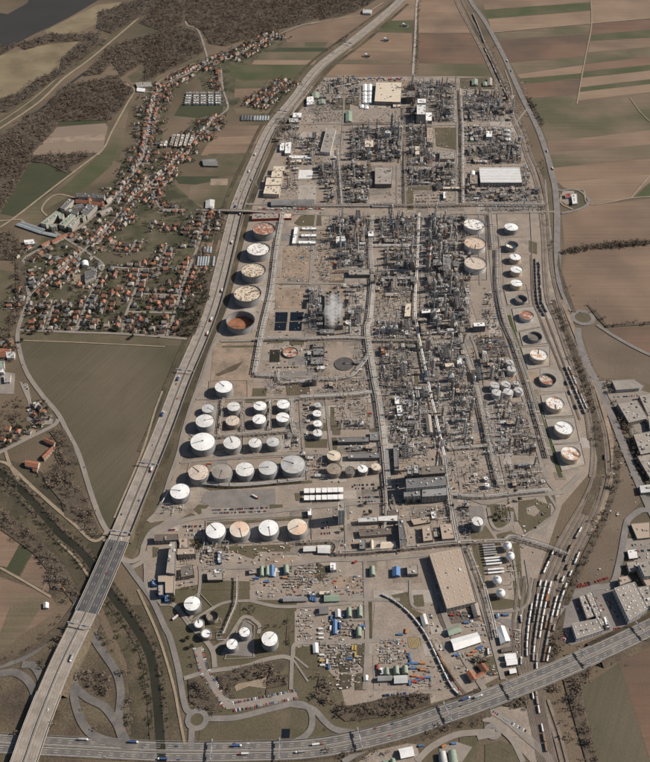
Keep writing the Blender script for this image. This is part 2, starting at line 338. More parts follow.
# ------------------------------------------------------------------ ground, fields, water
g = MB(); g.add([(-9000, -1500, 0), (9000, -1500, 0), (9000, 14000, 0), (-9000, 14000, 0)], [(0, 1, 2, 3)]); struct('ground', g, 'soil')
ZC = [0.05]
def fld(name, m_, pxs, dz=0.0):
    ZC[0] += 0.0015; return area(name, pxs, m_, ZC[0] + dz * .2)
for s_ in ['150,85 168,95 163,130 160,165 175,185 206,212 206,245 200,262 190,290 172,333 20,330 14,290 20,258 55,226 85,215 100,195 118,172 132,140 140,105', '185,62 215,58 240,46 285,30 288,40 262,56 245,66 235,78 240,100 222,118 205,135 180,160 168,165 176,140 195,120 205,100 200,80', '246,110 268,95 286,76 296,82 282,100 262,116']: fld('garden_ground', 'garden', PX(s_))
for m_, tl, s_ in [
    # fields east of the refinery, top
    ('field_brown', 'D0', '-20,-30 415,-60 415,8 0,40'), ('field_green', 'D0', '-10,38 412,8 415,40 10,72'),
    ('field_tan', 'D0', '12,74 415,42 418,92 30,128'), ('field_olive', 'D0', '30,130 415,95 412,130 60,155'),
    ('field_red', 'D0', '45,157 412,132 395,220 100,245'), ('field_olive', 'D0', '100,247 393,222 388,252 125,290'),
    ('field_tan', 'D0', '125,292 388,255 382,287 140,308'), ('field_green', 'D0', '140,310 382,289 378,308 140,330'),
    ('field_red', 'D0', '145,332 378,310 365,370 165,388'), ('field_olive', 'D0', '165,390 365,372 362,412 195,430'),
    ('field_tan', 'D0', '422,-60 750,-60 750,62 420,92'), ('field_red', 'D0', '420,95 750,68 750,108 418,135'),
    ('field_green', 'D0', '418,137 750,108 750,142 415,160'), ('field_brown', 'D0', '415,162 750,142 750,175 405,205'),
    ('field_olive', 'D0', '405,205 750,176 750,212 395,250'), ('field_red', 'D0', '393,252 750,212 750,245 388,280'),
    ('field_green', 'D0', '388,283 750,245 750,266 382,305'), ('field_tan', 'D0', '382,307 750,266 750,300 375,342'),
    ('field_green', 'D0', '375,344 750,300 750,318 375,360'), ('field_tan', 'D0', '372,362 750,320 750,350 368,395'),
    ('field_olive', 'D0', '195,432 362,414 750,352 750,500 247,560'), ('field_brown', 'D0', '247,560 750,500 750,590 258,630'),
    ('field_olive', 'D1', '256,10 750,-30 750,20 265,68'), ('field_brown', 'D1', '266,70 750,22 750,85 275,130'),
    ('field_tan', 'D1', '290,128 750,86 750,100 648,128 575,190 418,213 385,160 310,148'), ('field_green', 'D1', '655,130 750,100 750,175 585,190'),
    ('field_brown', 'D1', '418,217 750,182 750,350 630,360 490,368 400,380 315,398 302,258 350,242 405,215'),
    ('field_brown', 'D1', '315,414 400,398 490,386 630,376 750,368 750,700 345,640 330,611 300,500'),
    ('field_brown', 'D2', '345,25 400,25 440,50 480,100 750,92 750,-20 330,-20'),
    ('field_red', 'D2', '482,112 750,96 750,250 640,212 530,150'),
    ('fallow', 'D2', '375,112 425,105 520,160 640,225 750,260 750,380 650,335 560,300 462,312 435,280 400,190'),
    # south-east
    ('meadow', 'D4', '378,350 530,245 600,480 650,640 445,640'), ('field_red', 'D4', '532,243 750,100 750,700 652,640 602,480'),
    ('fallow', 'D3', '540,20 560,30 600,150 615,205 570,250 540,300 515,440 490,505 350,545 330,540 400,400 470,260 505,150'),
    # north, across the top
    ('field_brown', 'C0', '388,-40 550,-40 598,128 388,128'), ('field_red', 'C0', '388,133 600,133 650,205 690,250 388,248'),
    ('field_olive', 'C0', '388,250 690,250 700,300 388,300'), ('field_tan', 'C0', '345,-40 380,-40 370,78 265,80 330,10'),
    ('field_green', 'C0', '262,82 358,82 355,125 215,125'), ('field_brown', 'C0', '205,127 362,130 362,200 120,200'),
    ('field_tan', 'C0', '118,190 362,192 362,204 108,204'), ('field_brown', 'C0', '105,205 362,205 362,235 78,235'),
    ('field_olive', 'C0', '75,237 362,237 362,250 55,250'), ('field_brown', 'C0', '50,252 362,252 360,300 15,300'),
    ('field_brown', 'C0', '-10,92 250,20 180,92 30,190 -30,230'), ('field_olive', 'C0', '-60,165 35,160 5,205 -60,212'),
    # between village and motorway
    ('field_brown', 'B0', '490,132 560,105 690,80 690,165 500,165'), ('green_dark', 'B0', '465,187 660,187 650,203 425,203'),
    ('field_olive', 'B0', '400,204 650,204 620,235 380,235'), ('field_tan', 'B0', '372,236 618,236 605,254 360,253'),
    ('field_green', 'B0', '275,255 600,256 545,310 430,310 330,318 275,300'), ('field_olive', 'B0', '290,320 500,312 470,325 400,345 300,347'),
    ('field_brown', 'B0', '295,350 400,347 350,380 292,384'), ('green_dark', 'B0', '82,408 252,412 245,440 150,465 55,455'),
    ('field_brown', 'B0', '228,500 430,492 400,590 330,611 160,611'), ('field_tan', 'B0', '210,540 395,535 385,565 195,570'),
    ('field_olive', 'B0', '290,425 440,425 430,445 300,450'),
    ('green_dark', 'B1', '60,103 235,103 200,138 72,132'), ('field_olive', 'B1', '120,140 330,100 270,230 190,230 110,190'),
    ('lawn', 'B1', '190,15 360,10 330,95 240,100 150,85'), ('dirt', 'B1', '200,112 268,112 266,138 198,138'),
    ('field_brown', 'B1', '165,355 250,355 225,400 195,425 150,420'), ('field_olive', 'B1', '30,418 125,420 118,448 15,446'),
    # north-west flood plain
    ('reed', 'A0', '175,120 385,18 480,8 480,45 300,130 190,142'), ('reed', 'A0', '-30,225 150,180 310,162 240,235 235,270 60,370 -30,395'),
    ('lawn', 'A0', '-30,480 140,375 330,222 430,150 540,66 560,72 440,170 250,300 150,400 -30,530'),
    ('field_grey', 'A0', '225,500 415,485 425,500 405,590 375,605 130,608'), ('dirt', 'A0', '178,545 412,527 412,552 165,562'), ('green_dark', 'A0', '232,472 430,460 422,483 225,497'),
    ('lawn', 'A0', '500,302 575,250 645,268 600,325 520,322'), ('field_olive', 'A0', '410,290 445,252 505,245 500,262 440,300'),
    ('field_olive', 'A0', '440,520 480,420 520,370 500,470 485,560 470,640 400,611'),
    ('green_dark', 'A1', '100,62 130,48 230,52 292,90 200,165 60,263 0,250'), ('field_green', 'A1', '400,12 465,-20 440,60 350,140 290,172 232,158'),
    ('field_olive', 'A1', '70,270 200,172 280,178 170,240 160,290 100,292'), ('field_grey', 'A1', '130,-20 420,-20 400,8 130,22'),
    ('meadow', 'A1', '355,405 520,400 640,400 628,450 590,455 400,448'), ('lawn', 'A1', '-20,470 60,480 65,611 -20,611'),
    ('lawn', 'A2', '-20,0 90,0 40,110 -20,110'),
    # the big field, lower-left farmland
    ('lawn', 'A2', '62,122 740,152 722,195 72,165'),
    ('meadow', 'A2', '72,165 735,180 650,420 575,611 440,900 420,915 390,820 330,680 300,590 270,500 225,440 130,320 90,260'),
    ('scrub', 'A3', '-30,265 90,325 200,430 250,500 310,560 260,611 -30,611'), ('field_brown', 'A3', '-30,268 98,332 28,462 -30,450'),
    ('green_dark', 'A3', '98,337 142,375 75,498 22,472'), ('field_brown', 'A3', '145,382 215,440 190,560 80,500'),
    ('field_brown', 'A4', '-30,-100 200,-20 230,40 130,110 60,150 -30,240'), ('field_olive', 'A4', '60,-30 190,-20 110,110 10,210 -30,210'),
    ('rough_grass', 'A3', '-20,30 130,60 300,250 420,340 450,470 330,600 150,400 -20,200'), ('scrub', 'A4', '300,60 370,40 500,300 520,560 440,560 -30,560 -30,270 100,220'),
    ('rough_grass', 'A4', '400,20 640,20 700,300 720,560 520,560 500,250'),
    ('scrub', 'A4', '-30,620 150,620 400,638 -30,700'), ('lawn', 'A3', '560,300 640,140 665,250 600,280 520,430 480,400'),
    ]: fld('field', m_, T(tl, s_))
# refinery ground
fld('refinery_ground', 'paving', PX('320,77 455,76 487,77 502,88 520,120 533,160 547,210 550,250 562,330 587,400 597,440 592,470 562,505 530,600 522,665 470,692 440,708 300,706 286,660 262,640 150,600 146,560 150,520 172,480 190,400 214,335 236,240 262,165 296,105'))
fld('grass', 'lawn', PX('150,595 195,585 250,582 300,602 330,640 345,705 400,712 480,690 486,700 400,728 320,742 200,745 178,690 165,640'))
fld('yard', 'gravel', PX('298,570 345,560 450,560 500,640 470,690 440,695 400,690 345,690 320,660 294,645 297,602'))
fld('works_yard', 'gravel', PX('248,560 325,560 325,600 250,600'))
RQ = random.Random(77)
RPOLY = PX('322,80 487,80 500,90 518,122 530,160 543,212 546,250 556,330 583,400 592,440 585,470 558,502 520,560 500,640 460,690 440,700 345,690 330,640 345,600 310,566 200,566 155,560 156,520 178,480 196,400 220,335 242,240 268,165 300,105')
for gy in range(82, 690, 17):
    gx = 150 + RQ.uniform(0, 12)
    while gx < 600:
        w_ = RQ.uniform(9, 34); h_ = RQ.uniform(7, 15)
        if RQ.random() < .62 and all(inside(x, y, RPOLY) for x, y in ((gx, gy), (gx + w_, gy), (gx + w_, gy + h_), (gx, gy + h_))):
            k = (gx - 325) * .0016; y = gy + RQ.uniform(-2, 2); e = k * h_
            fld('yard_surface', RQ.choices(['concrete_pad', 'dark_ground', 'bare_earth', 'gravel', 'street', 'dirt', 'lawn', 'asphalt', 'paving'], [5, 4, 3, 2, 3, 1.6, 1.2, 1.5, 2])[0], [(gx, y), (gx + w_, y), (gx + w_ + e, y + h_), (gx + e, y + h_)], .15)
        gx += w_ + RQ.uniform(1, 14)
for m_, tl, s_ in [
    ('lawn', '440,480', '290,150 350,143 370,200 395,270 320,285 295,240'), ('lawn', '440,480', '465,125 560,112 655,150 655,210 590,260 500,322 465,250'),
    ('gravel', '440,480', '510,165 560,150 590,185 560,215 515,200'), ('lawn', '440,480', '180,310 270,270 325,345 300,358 190,362'), ('lawn', '440,480', '335,320 420,300 470,335 340,345'),
    ('lawn', '440,480', '190,390 255,395 265,640 240,640'), ('lawn', '440,480', '425,375 470,370 490,640 430,520'), ('lawn', '430,580', '330,90 500,120 490,165 360,185 330,130'),
    ('lawn', '430,580', '490,5 570,10 565,155 510,160'), ('lawn', '430,580', '365,450 400,440 420,560 360,570 200,500'),
    ('lawn', '140,480', '10,260 150,240 60,300 15,420 -20,400'), ('lawn', '140,480', '230,235 300,195 350,215 340,235'), ('lawn', '140,480', '315,175 345,145 410,150 350,205'),
    ('lawn', '140,480', '360,125 385,90 420,125'), ('lawn', '140,480', '75,395 110,400 105,450 75,460'), ('lawn', '140,480', '290,350 365,345 370,410 330,410'),
    ('lawn', '140,480', '460,395 650,390 650,415 500,420'), ('lawn', '140,480', '365,590 650,600 650,650 340,650'), ('asphalt', '140,480', '385,70 800,50 800,165 430,160 360,130'),
    ('street', '140,480', '360,170 800,170 800,235 470,228 370,210'), ('lawn', 'B3', '430,215 485,215 480,240 435,242'), ('lawn', 'B3', '530,170 560,170 560,200 535,200'),
    ('lawn', 'B3', '170,148 500,125 600,120 600,130 200,160'), ('lawn', 'B3', '185,285 600,262 600,272 185,298'), ('lawn', 'B3', '160,385 520,370 510,400 390,400 370,430 260,390'),
    ('asphalt', 'B4', '310,120 330,80 360,85 375,225 240,215 260,180'), ('lawn', 'B4', '310,30 400,80 530,90 520,170 480,170 440,200 400,110 370,80'),
    ('gravel', 'B4', '530,45 600,45 600,165 530,165'), ('path', 'B4', '290,330 420,305 420,350 350,340 300,360'),
    ('lawn', '240,560', '0,250 100,250 230,290 310,300 305,500 240,545 130,545 115,440 110,390 60,345 0,340'), ('lawn', '240,560', '360,510 430,510 460,560 470,650 320,640 330,560'),
    ('dark_yard', 'B4', '478,505 515,505 512,548 476,548'), ('lawn', 'B4', '160,495 400,460 540,430 585,460 575,520 450,560 150,565'),
    ('gravel', '340,580', '205,130 360,150 480,330 520,560 600,650 200,650 190,330'), ('lawn', '340,580', '300,90 400,70 425,170 490,200 480,250 380,160'), ('lawn', '340,580', '430,90 490,85 500,155 440,160'),
    ('dark_yard', '430,580', '60,110 100,175 270,200 300,240 120,260 80,300 40,200'), ('asphalt', '430,580', '370,225 500,235 520,280 540,520 490,520 470,280'),
    ('dirt', '360,285', '100,20 250,20 235,190 150,220 90,240'), ('gravel', '440,285', '165,40 240,40 290,280 220,220'), ('lawn', '440,285', '215,310 400,300 425,420 210,440'),
    ('dark_yard', '440,285', '218,315 395,310 415,415 215,425'), ('dirt', '260,285', '90,10 270,20 265,140 90,140'), ('lawn', '260,285', '45,320 135,320 135,340 45,345'),
    ('lawn', '260,185', '110,572 300,572 300,588 110,588'), ('lawn', '260,185', '200,225 240,180 360,170 365,240 230,240'), ('lawn', '260,185', '410,555 500,550 500,592 410,590'),
    ('dirt', '260,185', '140,370 310,370 300,560 130,540'), ('dirt', '260,185', '360,260 440,280 440,350 355,350'), ('dirt', '260,185', '355,370 500,370 490,560 380,570'),
    ('gravel', '240,75', '460,205 600,205 600,290 450,290'), ('gravel', '350,75', '0,170 60,190 290,200 290,300 0,310'), ('gravel', '240,75', '330,530 480,530 470,620 320,620'),
    ('white', '240,75', '350,560 432,560 425,610 343,612'), ('gravel', '350,75', '500,40 560,40 540,110 500,120'), ('gravel', '450,75', '180,65 280,70 310,150 200,140'),
    ('lawn', '450,75', '60,15 60,80 260,85 270,65 250,12'), ('lawn', '450,75', '120,110 195,110 195,140 125,145'), ('lawn', '450,75', '105,340 155,345 155,400 105,400'), ('lawn', '450,75', '105,425 165,430 165,480 105,480'),
    ('lawn', '350,75', '500,310 640,310 650,430 620,440 510,420'), ('lawn', '350,185', '330,30 375,30 375,145 340,145'), ('lawn', '350,185', '345,12 550,10 550,28 345,28'),
    ('lawn', '310,385', '450,70 500,70 512,190 465,190'), ('lawn', '310,385', '120,130 145,130 145,225 122,225'), ('lawn', '310,385', '130,240 180,240 180,295 135,295'), ('lawn', '310,385', '195,228 345,222 345,240 195,248'),
    ('lawn', '310,385', '350,260 395,250 400,275 355,278'), ('gravel', '310,385', '155,130 385,110 385,225 150,222'), ('lawn', '310,385', '130,310 160,310 160,380 130,390'),
    ('dirt', 'B2', '210,170 390,170 375,235 360,390 190,390 200,310'), ('lawn', 'B2', '245,180 385,178 382,186 242,188'), ('scrub', 'B2', '215,295 270,265 330,240 300,275 230,300'), ('scrub', 'B2', '495,335 590,335 590,380 500,380'),
    ('lawn', 'B2', '240,155 420,153 420,165 240,168'), ('lawn', 'B2', '420,152 490,150 490,163 420,165'), ('gravel', 'B2', '570,130 640,130 640,150 570,150'),
    ('gravel', '400,385', '300,420 540,400 570,600 500,640 330,560'), ('gravel', 'C2', '215,0 330,0 320,90 215,100'),
    ('lawn', 'D3', '10,210 60,215 90,300 30,310 10,270'), ('lawn', 'D3', '235,180 275,178 280,205 250,212'), ('gravel', 'D3', '575,290 650,285 650,345 600,350'), ('street', 'D3', '560,350 700,340 700,450 600,450 550,400'),
    ('asphalt', 'D3', '350,550 540,520 600,611 330,611'), ('asphalt', 'D4', '300,0 560,0 620,80 480,130 340,180 290,150'), ('street', 'D2', '450,320 480,318 700,380 700,700 640,700 560,500'),
    ('lawn', 'D3', '560,270 575,270 600,350 565,340'), ('gravel', 'D4', '0,440 60,420 200,430 260,600 240,640 180,640'), ('lawn', 'D4', '0,570 60,555 130,580 170,640 0,640'),
    ('lawn', 'D4', '-5,460 20,465 -5,510'), ('lawn', 'C4', '550,540 620,540 615,640 540,640'), ('gravel', 'C4', '200,600 300,560 380,570 400,640 150,640'), ('street', 'C4', '470,580 540,560 600,580 560,638 470,638'),
    ('street', 'A2', '75,320 110,330 135,450 210,470 205,490 120,490 110,400'), ('street', 'A2', '0,280 60,290 55,370 0,370'), ('lawn', 'A2', '125,390 210,430 200,450 130,440'),
    ('street', 'A1', '380,320 400,280 430,300 400,330'), ('path', 'A1', '275,490 340,490 330,530 265,525'), ('dirt', 'A3', '125,560 170,560 215,440 165,560'),
    ('gravel', 'D1', '305,160 350,160 360,200 320,215 300,200'), ('asphalt', 'D1', '0,225 60,190 170,190 190,235 0,240'), ('lawn', 'D1', '170,355 205,365 205,410 175,400'),
    ('concrete_dark', '340,580', '398,340 440,332 478,345 480,390 445,412 405,400'),
    ]: fld('grass_patch' if m_ == 'lawn' else 'yard_surface', m_, T(tl, s_), 0.2)
# kerbed bunds east tank row
for s_ in ['372,0 400,120 530,110 510,0', '425,140 455,275 600,245 560,125', '470,280 490,360 640,345 600,250', '478,370 520,500 650,480 650,360']:
    fld('bund_floor', 'concrete', T('440,285', s_), 0.3)
for s_ in ['0,130 130,125 150,10 0,-20', '5,150 30,280 200,270 150,130', '33,290 75,440 235,425 205,280', '80,445 130,600 270,560 240,435']:
    fld('bund_floor', 'concrete', T('540,370', s_), 0.3)
for s_ in ['355,160 600,165 600,260 370,255', '400,270 640,270 640,400 420,400', '420,405 640,405 650,730 440,730']:
    fld('bund_floor', 'paving', T('450,205,8.125', s_), 0.3)
# water and ditches
def water(name, m_, pxs): 
    ZC[0] += .0015; return area(name, pxs, m_, ZC[0] + .1)
water('river', 'water', T('A0', '-60,60 0,50 30,55 110,10 130,-60 420,-60 385,0 340,28 270,68 200,102 140,130 75,165 0,190 -60,210'))
def strip(name, m_, pxs, wd, z=0.2, kind='structure'):
    ZC[0] += .0015; mb = MB(); p = line(pxs); mb.ribbon(p, wd, 0, 0, z + ZC[0]); return struct(name, mb, m_, kind)
strip('canal_bank', 'woodland_floor', PX('-10,465 15,485 33,502 58,532 85,556 108,590 134,625 150,655 156,690 160,735 162,765'), 30, .12)
strip('canal', 'water_green', PX('-10,465 15,485 33,502 58,532 85,556 108,590 134,625 150,655 156,690 160,735 162,765'), 13, .3)
strip('ditch', 'water', T('A0', '90,470 170,425 250,350 330,290 400,243 450,200 530,155 600,138 650,128'), 11, .3)  # dark strip along the ditch, coloured like the river
strip('ditch', 'water', T('B0', '130,95 200,80 270,62 350,45'), 10, .3)
strip('ditch', 'bush_green', T('D2', '95,60 130,180 160,290 200,400 240,520 270,611 300,700'), 7, .3)
for s_ in ['92,160 165,160 160,218 90,218', '182,160 260,160 250,210 178,212', '90,222 158,220 152,268 85,268', '175,216 248,215 245,270 172,270']:
    water('settling_basin', 'basin_dark', T('260,285', s_))
water('settling_basin', 'water_green', T('260,285', '60,382 118,382 115,455 55,455')); water('pond', 'basin_dark', T('B4', '480,508 513,508 510,545 478,545'))

# ------------------------------------------------------------------ roads
ROADC = set()
def mask(pts, wd):
    for a, an in resample(pts, 2.0):
        k = int(wd / 2 / 3) + 1
        for i in range(-k, k + 1):
            o_ = wd / 2 * i / k; ROADC.add((int((a.x + math.sin(an) * o_) // 3), int((a.y - math.cos(an) * o_) // 3)))
def onroad(x, y): return (int(x // 3), int(y // 3)) in ROADC
def road(name, pxs, wd, m_='street', z=.35, n=6):
    ZC[0] += .0015; p = line(pxs, 0, n); mb = MB()
    zz = z + ZC[0]
    a = [Vector((q.x, q.y, q.z + zz)) for q in p]
    mask(a, wd + 1); mb.ribbon(a, wd); return struct(name, mb, m_), a
S1 = '158,93 154,105 151,115.5 149,129 146,148 140.5,163 128.6,181.5 112,201 84,224 51,244 24,260 25,284 29,297 18,330 20,352 27,373 42,395 58,414 68,433 79,455 90,490 100,518 110,536'
S2 = '221,69 223,89 228,107 220,115.5 210,125 191,143 178,158 162.5,175 152,182 132,199.5 112,224 91,244 74,259 51,277 30,296'
VS = [S2, '135,90 157,92 167,83 185,75 208,63 232,58 243,52 262,42 282,33 302,25 325,21', '185,-4 186,23 198,30 206,53 208,62', '206,212 200,240 193,258.6 184.5,282 178,302.6 167,336',
      '167.5,245 160,267', '136,240 131,252', '142,269.6 134,294 126,314.5 122,333', '104,267 86,305 77,331', '56,300 46,329', '89,300 76,330', '16,330 76,332.5 120,334 187,339',
      '144,294 179,295.5', '128,312 172,313', '110,267 144,269 168,267', '152,182 160,207 185,210', '110,118 97,150 110,125 133,97 120,78', '55,232 97,259 104,267']
for s_ in [S1]: road('road', PX(s_), 9, 'street')
VS.pop(15)
for s_ in VS: road('village_street', PX(s_), 6.5, 'street')
road('path', T('A0', '470,315 505,335 530,355 500,410 440,520 415,575 385,611'), 6, 'path'); road('path', T('A1', '405,0 215,145 60,265 0,305'), 6, 'path')
road('path', T('A0', '-20,520 150,405 250,310 345,240 430,170 540,75 580,30'), 7, 'path'); road('path', T('A0', '-20,495 130,390 320,225 420,150'), 4, 'path')
road('path', T('A1', '100,290 75,275 0,280'), 5, 'path'); road('path', T('A1', '300,190 230,175 185,200 165,235 185,260'), 5, 'path')
road('path', T('A3', '-10,45 35,60 120,140 220,230 290,290 360,355 400,350 420,320'), 6, 'path'); road('path', T('A3', '20,0 40,60 75,120'), 6, 'path')
road('road', T('A3', '230,-120 210,-95 120,-50 60,-20 -20,20'), 9, 'street'); road('path', T('A3', '0,465 90,515 200,580'), 4, 'path'); road('path', T('A3', '230,360 300,430 350,500'), 4, 'path')
road('road', PX('110,536 118,552 132,572 152,600 165,628 170,638 178,668 185,706 192,714'), 9, 'asphalt'); road('path', PX('138,590 158,635 173,684 180,720 185,745'), 4, 'path')
road('path', PX('104,540 112,552'), 5, 'path')
road('road', T('A3', '480,430 520,440 555,420 570,370 600,320 660,290 730,250'), 9, 'street'); road('road', T('A3', '520,465 560,440 565,400'), 8, 'street')
road('road', T('A3', '570,400 575,480 580,540 640,611'), 7, 'street')
road('service_road', T('A2', '700,90 680,280 640,340 620,500'), 5, 'street') if 0 else None
road('service_road', PX('222,330 211,352 203,378 194,398 184,430 178,455 170,478 160,508 148,522'), 8, 'street')
road('road', PX('150,538 160,532 178,523 193,518.5 220,515 249,513.5 325,506 400,500 460,497 485,503 500,500 518,496 558,493 566,489 578,477'), 10)
RB = [G(197 + 9.2 * math.cos(a * .5236), 720 + 8.6 * math.sin(a * .5236)) for a in range(13)]
def ringroad(cx, cy, r, wd, m_='asphalt', isl='lawn'):
    c = G(cx, cy); ZC[0] += .0015; mb = MB(); mb.ring(r - wd / 2, r + wd / 2, .1, .4 + ZC[0], 40); o = struct('roundabout', mb, m_); o.location = (c.x, c.y, 0)
    mb = MB(); mb.cyl(0, 0, .1, .85, r - wd / 2, n=32); o = struct('traffic_island', mb, isl); o.location = (c.x, c.y, 0)
ringroad(197, 720, 13.5, 8); ringroad(582.7, 317.8, 23, 10, 'asphalt'); ringroad(492.5, 732, 9, 7)
road('road', PX('208,719 236,718 272,709 295,704 307,707 312,716 311,729 303,738 287,746'), 9, 'asphalt'); road('road', PX('290,704.5 312,709 325,722 336,730 358,733 375,730'), 9, 'asphalt')
road('road', PX('192,727 191,747'), 9, 'asphalt')
for s_, wd in [('198,648 206,674 228,706', 14), ('226,705 262,702 297,695', 15), ('184,679 208,672 244,667 262,661 282,657 292,658 294,646 305,643 345,643 385,640', 7), ('292,658 291,690', 6), ('250,601 279,607 313,606 330,605 352,603', 6),
               ('160,604 175,606 190,625 211,648 215,668', 8), ('191,626 206,613 225,603 250,601', 5), ('213,649 228,639.5 241.5,619 250,618 253,620 259.5,626 258.6,634', 6), ('190,620 196,608 200,585 200,568', 5),
               ('292,658 300,670 308,682', 3), ('308,668 292,655', 3), ('430,560 437,590 447,622 462,655 478,680 486,692', 10), ('365,560 366,600 367,640 365,690', 7), ('300,600 345,600 400,600', 6),
               ('285,125 320,124 355,124 400,127 450,125 500,127 512,127 522,115 528,108', 6), ('240,204 300,205 375,206 460,203 545,204', 8), ('228,210.5 300,214 375,216 460,214 545,212 556,212', 8),
               ('272,283 350,284', 7), ('220,341 320,340 450,342 470,334', 7), ('255,376 350,378 375,376', 6), ('196,399 300,397 375,393', 7), ('190,434 200,437 245,432 300,432', 6), ('180,463 240,457 300,454 330,455', 6),
               ('198,568 271,567 325,560.5 370,560 450,553', 7), ('282,212 276,260 271,290 262,330 254,376', 7), ('316,215 312,250 310,285', 6), ('345,75 343,125 340,165 338,208', 6), ('404,127 404,165 404,208', 7), ('397,165 397,208', 4),
               ('372,215 369,285 364,330 372,390 378,440 384,500', 7), ('456,90 457,140 456,208', 5), ('425,215 424,260 424,300 434,350 446,400 456,455 462,500', 5), ('300,398 302,430 304,454', 6), ('326,398 330,440 332,455', 6),
               ('468,330 476,350 486,390 497,440 508,490', 6), ('486,215 490,250 494,290 500,320 507,342 520,385 532,430 545,475 556,492', 7), ('479,215 480,285', 4), ('384,500 395,520 402,550', 7), ('345,508 347,560', 5), ('455,500 462,540 480,600 492,640 503,680', 8),
               ('488,508 492,525 500,530 511,523 512,512', 6), ('545,490 555,505 556,512 545,525 530,535 522,548', 6), ('526,560 530,595 520,610 490,612', 5), ('410,580 412,605 425,610', 5), ('345,620 366,620', 5), ('512,548 520,600', 4),
               ('553,0 520,90 530,160', 0), ('545,180 551,240', 4), ('505,70 512,92 509,110 500,125', 4)]:
    if wd: road('plant_road', PX(s_), wd, 'street')
for s_ in ['623,450 642,488 650,508 640,511 630,518 626,526 619.5,562 612,584.5 594,588 571,597']: road('road', PX(s_), 11, 'asphalt')
road('road', PX('597,325 617,338 650,355 700,372'), 9, 'asphalt')
road('road', PX('452,-60 462,-24 470,0 485,21.6 503,54.6 520.5,94 537,127 547,155 551.5,173 555,188 557,213 557,251.5 560,282 569,305 573,311'), 16, 'asphalt')
road('road', PX('577.6,328 579,340.6 589,368.5 599,386 612,417 627,455 645,498 665,540'), 15, 'asphalt')
road('road', T('D1', '275,150 300,160 330,155 370,160 400,185 410,205 390,225 350,240 300,250'), 8, 'asphalt'); road('path', T('D1', '365,155 390,162 415,215 575,190 650,185 700,182'), 4, 'path'); road('path', T('D1', '575,190 650,100'), 4, 'path')
road('path', T('D1', '300,175 300,210 345,235'), 5, 'path')
road('path', T('D0', '415,-40 420,90 405,180 385,280 362,410'), 4, 'path'); road('path', T('D0', '30,128 200,112 420,92 650,72 750,60'), 4, 'path'); road('path', T('D0', '570,385 610,440 650,480'), 3, 'path')
road('path', T('C0', '388,-10 380,20 375,150 365,300'), 8, 'concrete'); road('path', T('C0', '-40,95 60,75 160,60 250,10'), 5, 'path'); road('path', T('C0', '385,132 600,132'), 3, 'path')
road('path', T('B0', '-10,130 60,118 140,100'), 4, 'path') ; road('path', T('B0', '190,240 100,262 -20,330'), 4, 'path')
road('path', T('A2', '640,360 610,440 560,600 450,860'), 4, 'path'); road('path', T('A2', '75,160 300,168 650,185'), 3, 'path')
road('road', T('D4', '-10,470 30,480 60,510 110,560 150,640'), 8, 'street'); road('road', T('D4', '-30,545 20,535 60,530'), 7, 'street'); road('road', T('C4', '380,638 440,580 530,535 600,525 690,520'), 9, 'street'); road('road', T('D4', '10,430 80,470 160,540 240,611 260,650'), 12, 'street')
road('slip_road', T('C4', '90,640 180,590 290,560 330,540'), 8, 'asphalt')
# motorway ramps
for s_ in ['-15,670 0,666 25,657 51,638 68,621 80,598', '-15,674 0,674 15,673 28,681 35,696 32,714 22,738', '97,615 94,628 95,640 107,658 117,674 121,694 119,722 127,744', '92,628 86,645 77,667 74,685 75,702 83,724 98,738 130,746',
           '74,686 87,698 104,707 117,724 124,741 135,747', '22,665 33,666 41,678 42,692']: road('slip_road', PX(s_), 12, 'motorway_dark')

# ------------------------------------------------------------------ the two motorways
def deck(name, p, wd, m_, z0):              # carriageway sheets follow the deck's height
    mb = MB(); mb.ribbon(p, wd, 0, z0); return struct(name, mb, m_)
def embank(name, p, wd, m_, k=1.15):
    mb = MB(); n = len(p); P = []
    for o_, zz in ((-wd / 2, 0), (wd / 2, 0)):
        pass
    a = offs(p, -wd / 2); b = offs(p, wd / 2)
    for i in range(n):
        h = max(p[i].z, .3) + .9; A = offs(p, -wd / 2 - h * k)[i] if i == -1 else None
    c = [offs([p[max(0, i - 1)], p[i], p[min(n - 1, i + 1)]], -wd / 2 - (p[i].z + 1) * k)[1] for i in range(n)]
    d = [offs([p[max(0, i - 1)], p[i], p[min(n - 1, i + 1)]], wd / 2 + (p[i].z + 1) * k)[1] for i in range(n)]
    for i in range(n): P += [(c[i].x, c[i].y, .1), (a[i].x, a[i].y, p[i].z + .8), (b[i].x, b[i].y, p[i].z + .8), (d[i].x, d[i].y, .1)]
    F = []
    for i in range(n - 1):
        k4 = 4 * i; F += [(k4, k4 + 1, k4 + 5, k4 + 4), (k4 + 1, k4 + 2, k4 + 6, k4 + 5), (k4 + 2, k4 + 3, k4 + 7, k4 + 6)]
    mb.add(P, F); return struct(name, mb, m_)
PM = line([(422, -30, 0), (401, 0, 0), (358, 37, 0), (320, 66.5, 0), (294.5, 99, 0), (272, 127, 0), (258.4, 155, 0), (242.5, 193, 0), (234.5, 218, 0), (212.7, 305, 0), (182, 381, 0), (167.7, 419, 0), (155.5, 450, 0), (136, 497, 1), (118, 541, 4), (90, 605, 6), (62, 663, 7), (38, 722, 8), (24, 762, 8), (8, 805, 8)], 0, 8)
iA = next(i for i, p in enumerate(PM) if p.y < G(118, 541).y); iB = next(i for i, p in enumerate(PM) if p.y < G(86, 612).y); iC = next(i for i, p in enumerate(PM) if p.y < G(52, 690).y)
embank('motorway_embankment', PM[:iA + 1], 38, 'rough_grass'); embank('motorway_embankment', PM[iB:iC + 1], 38, 'scrub')
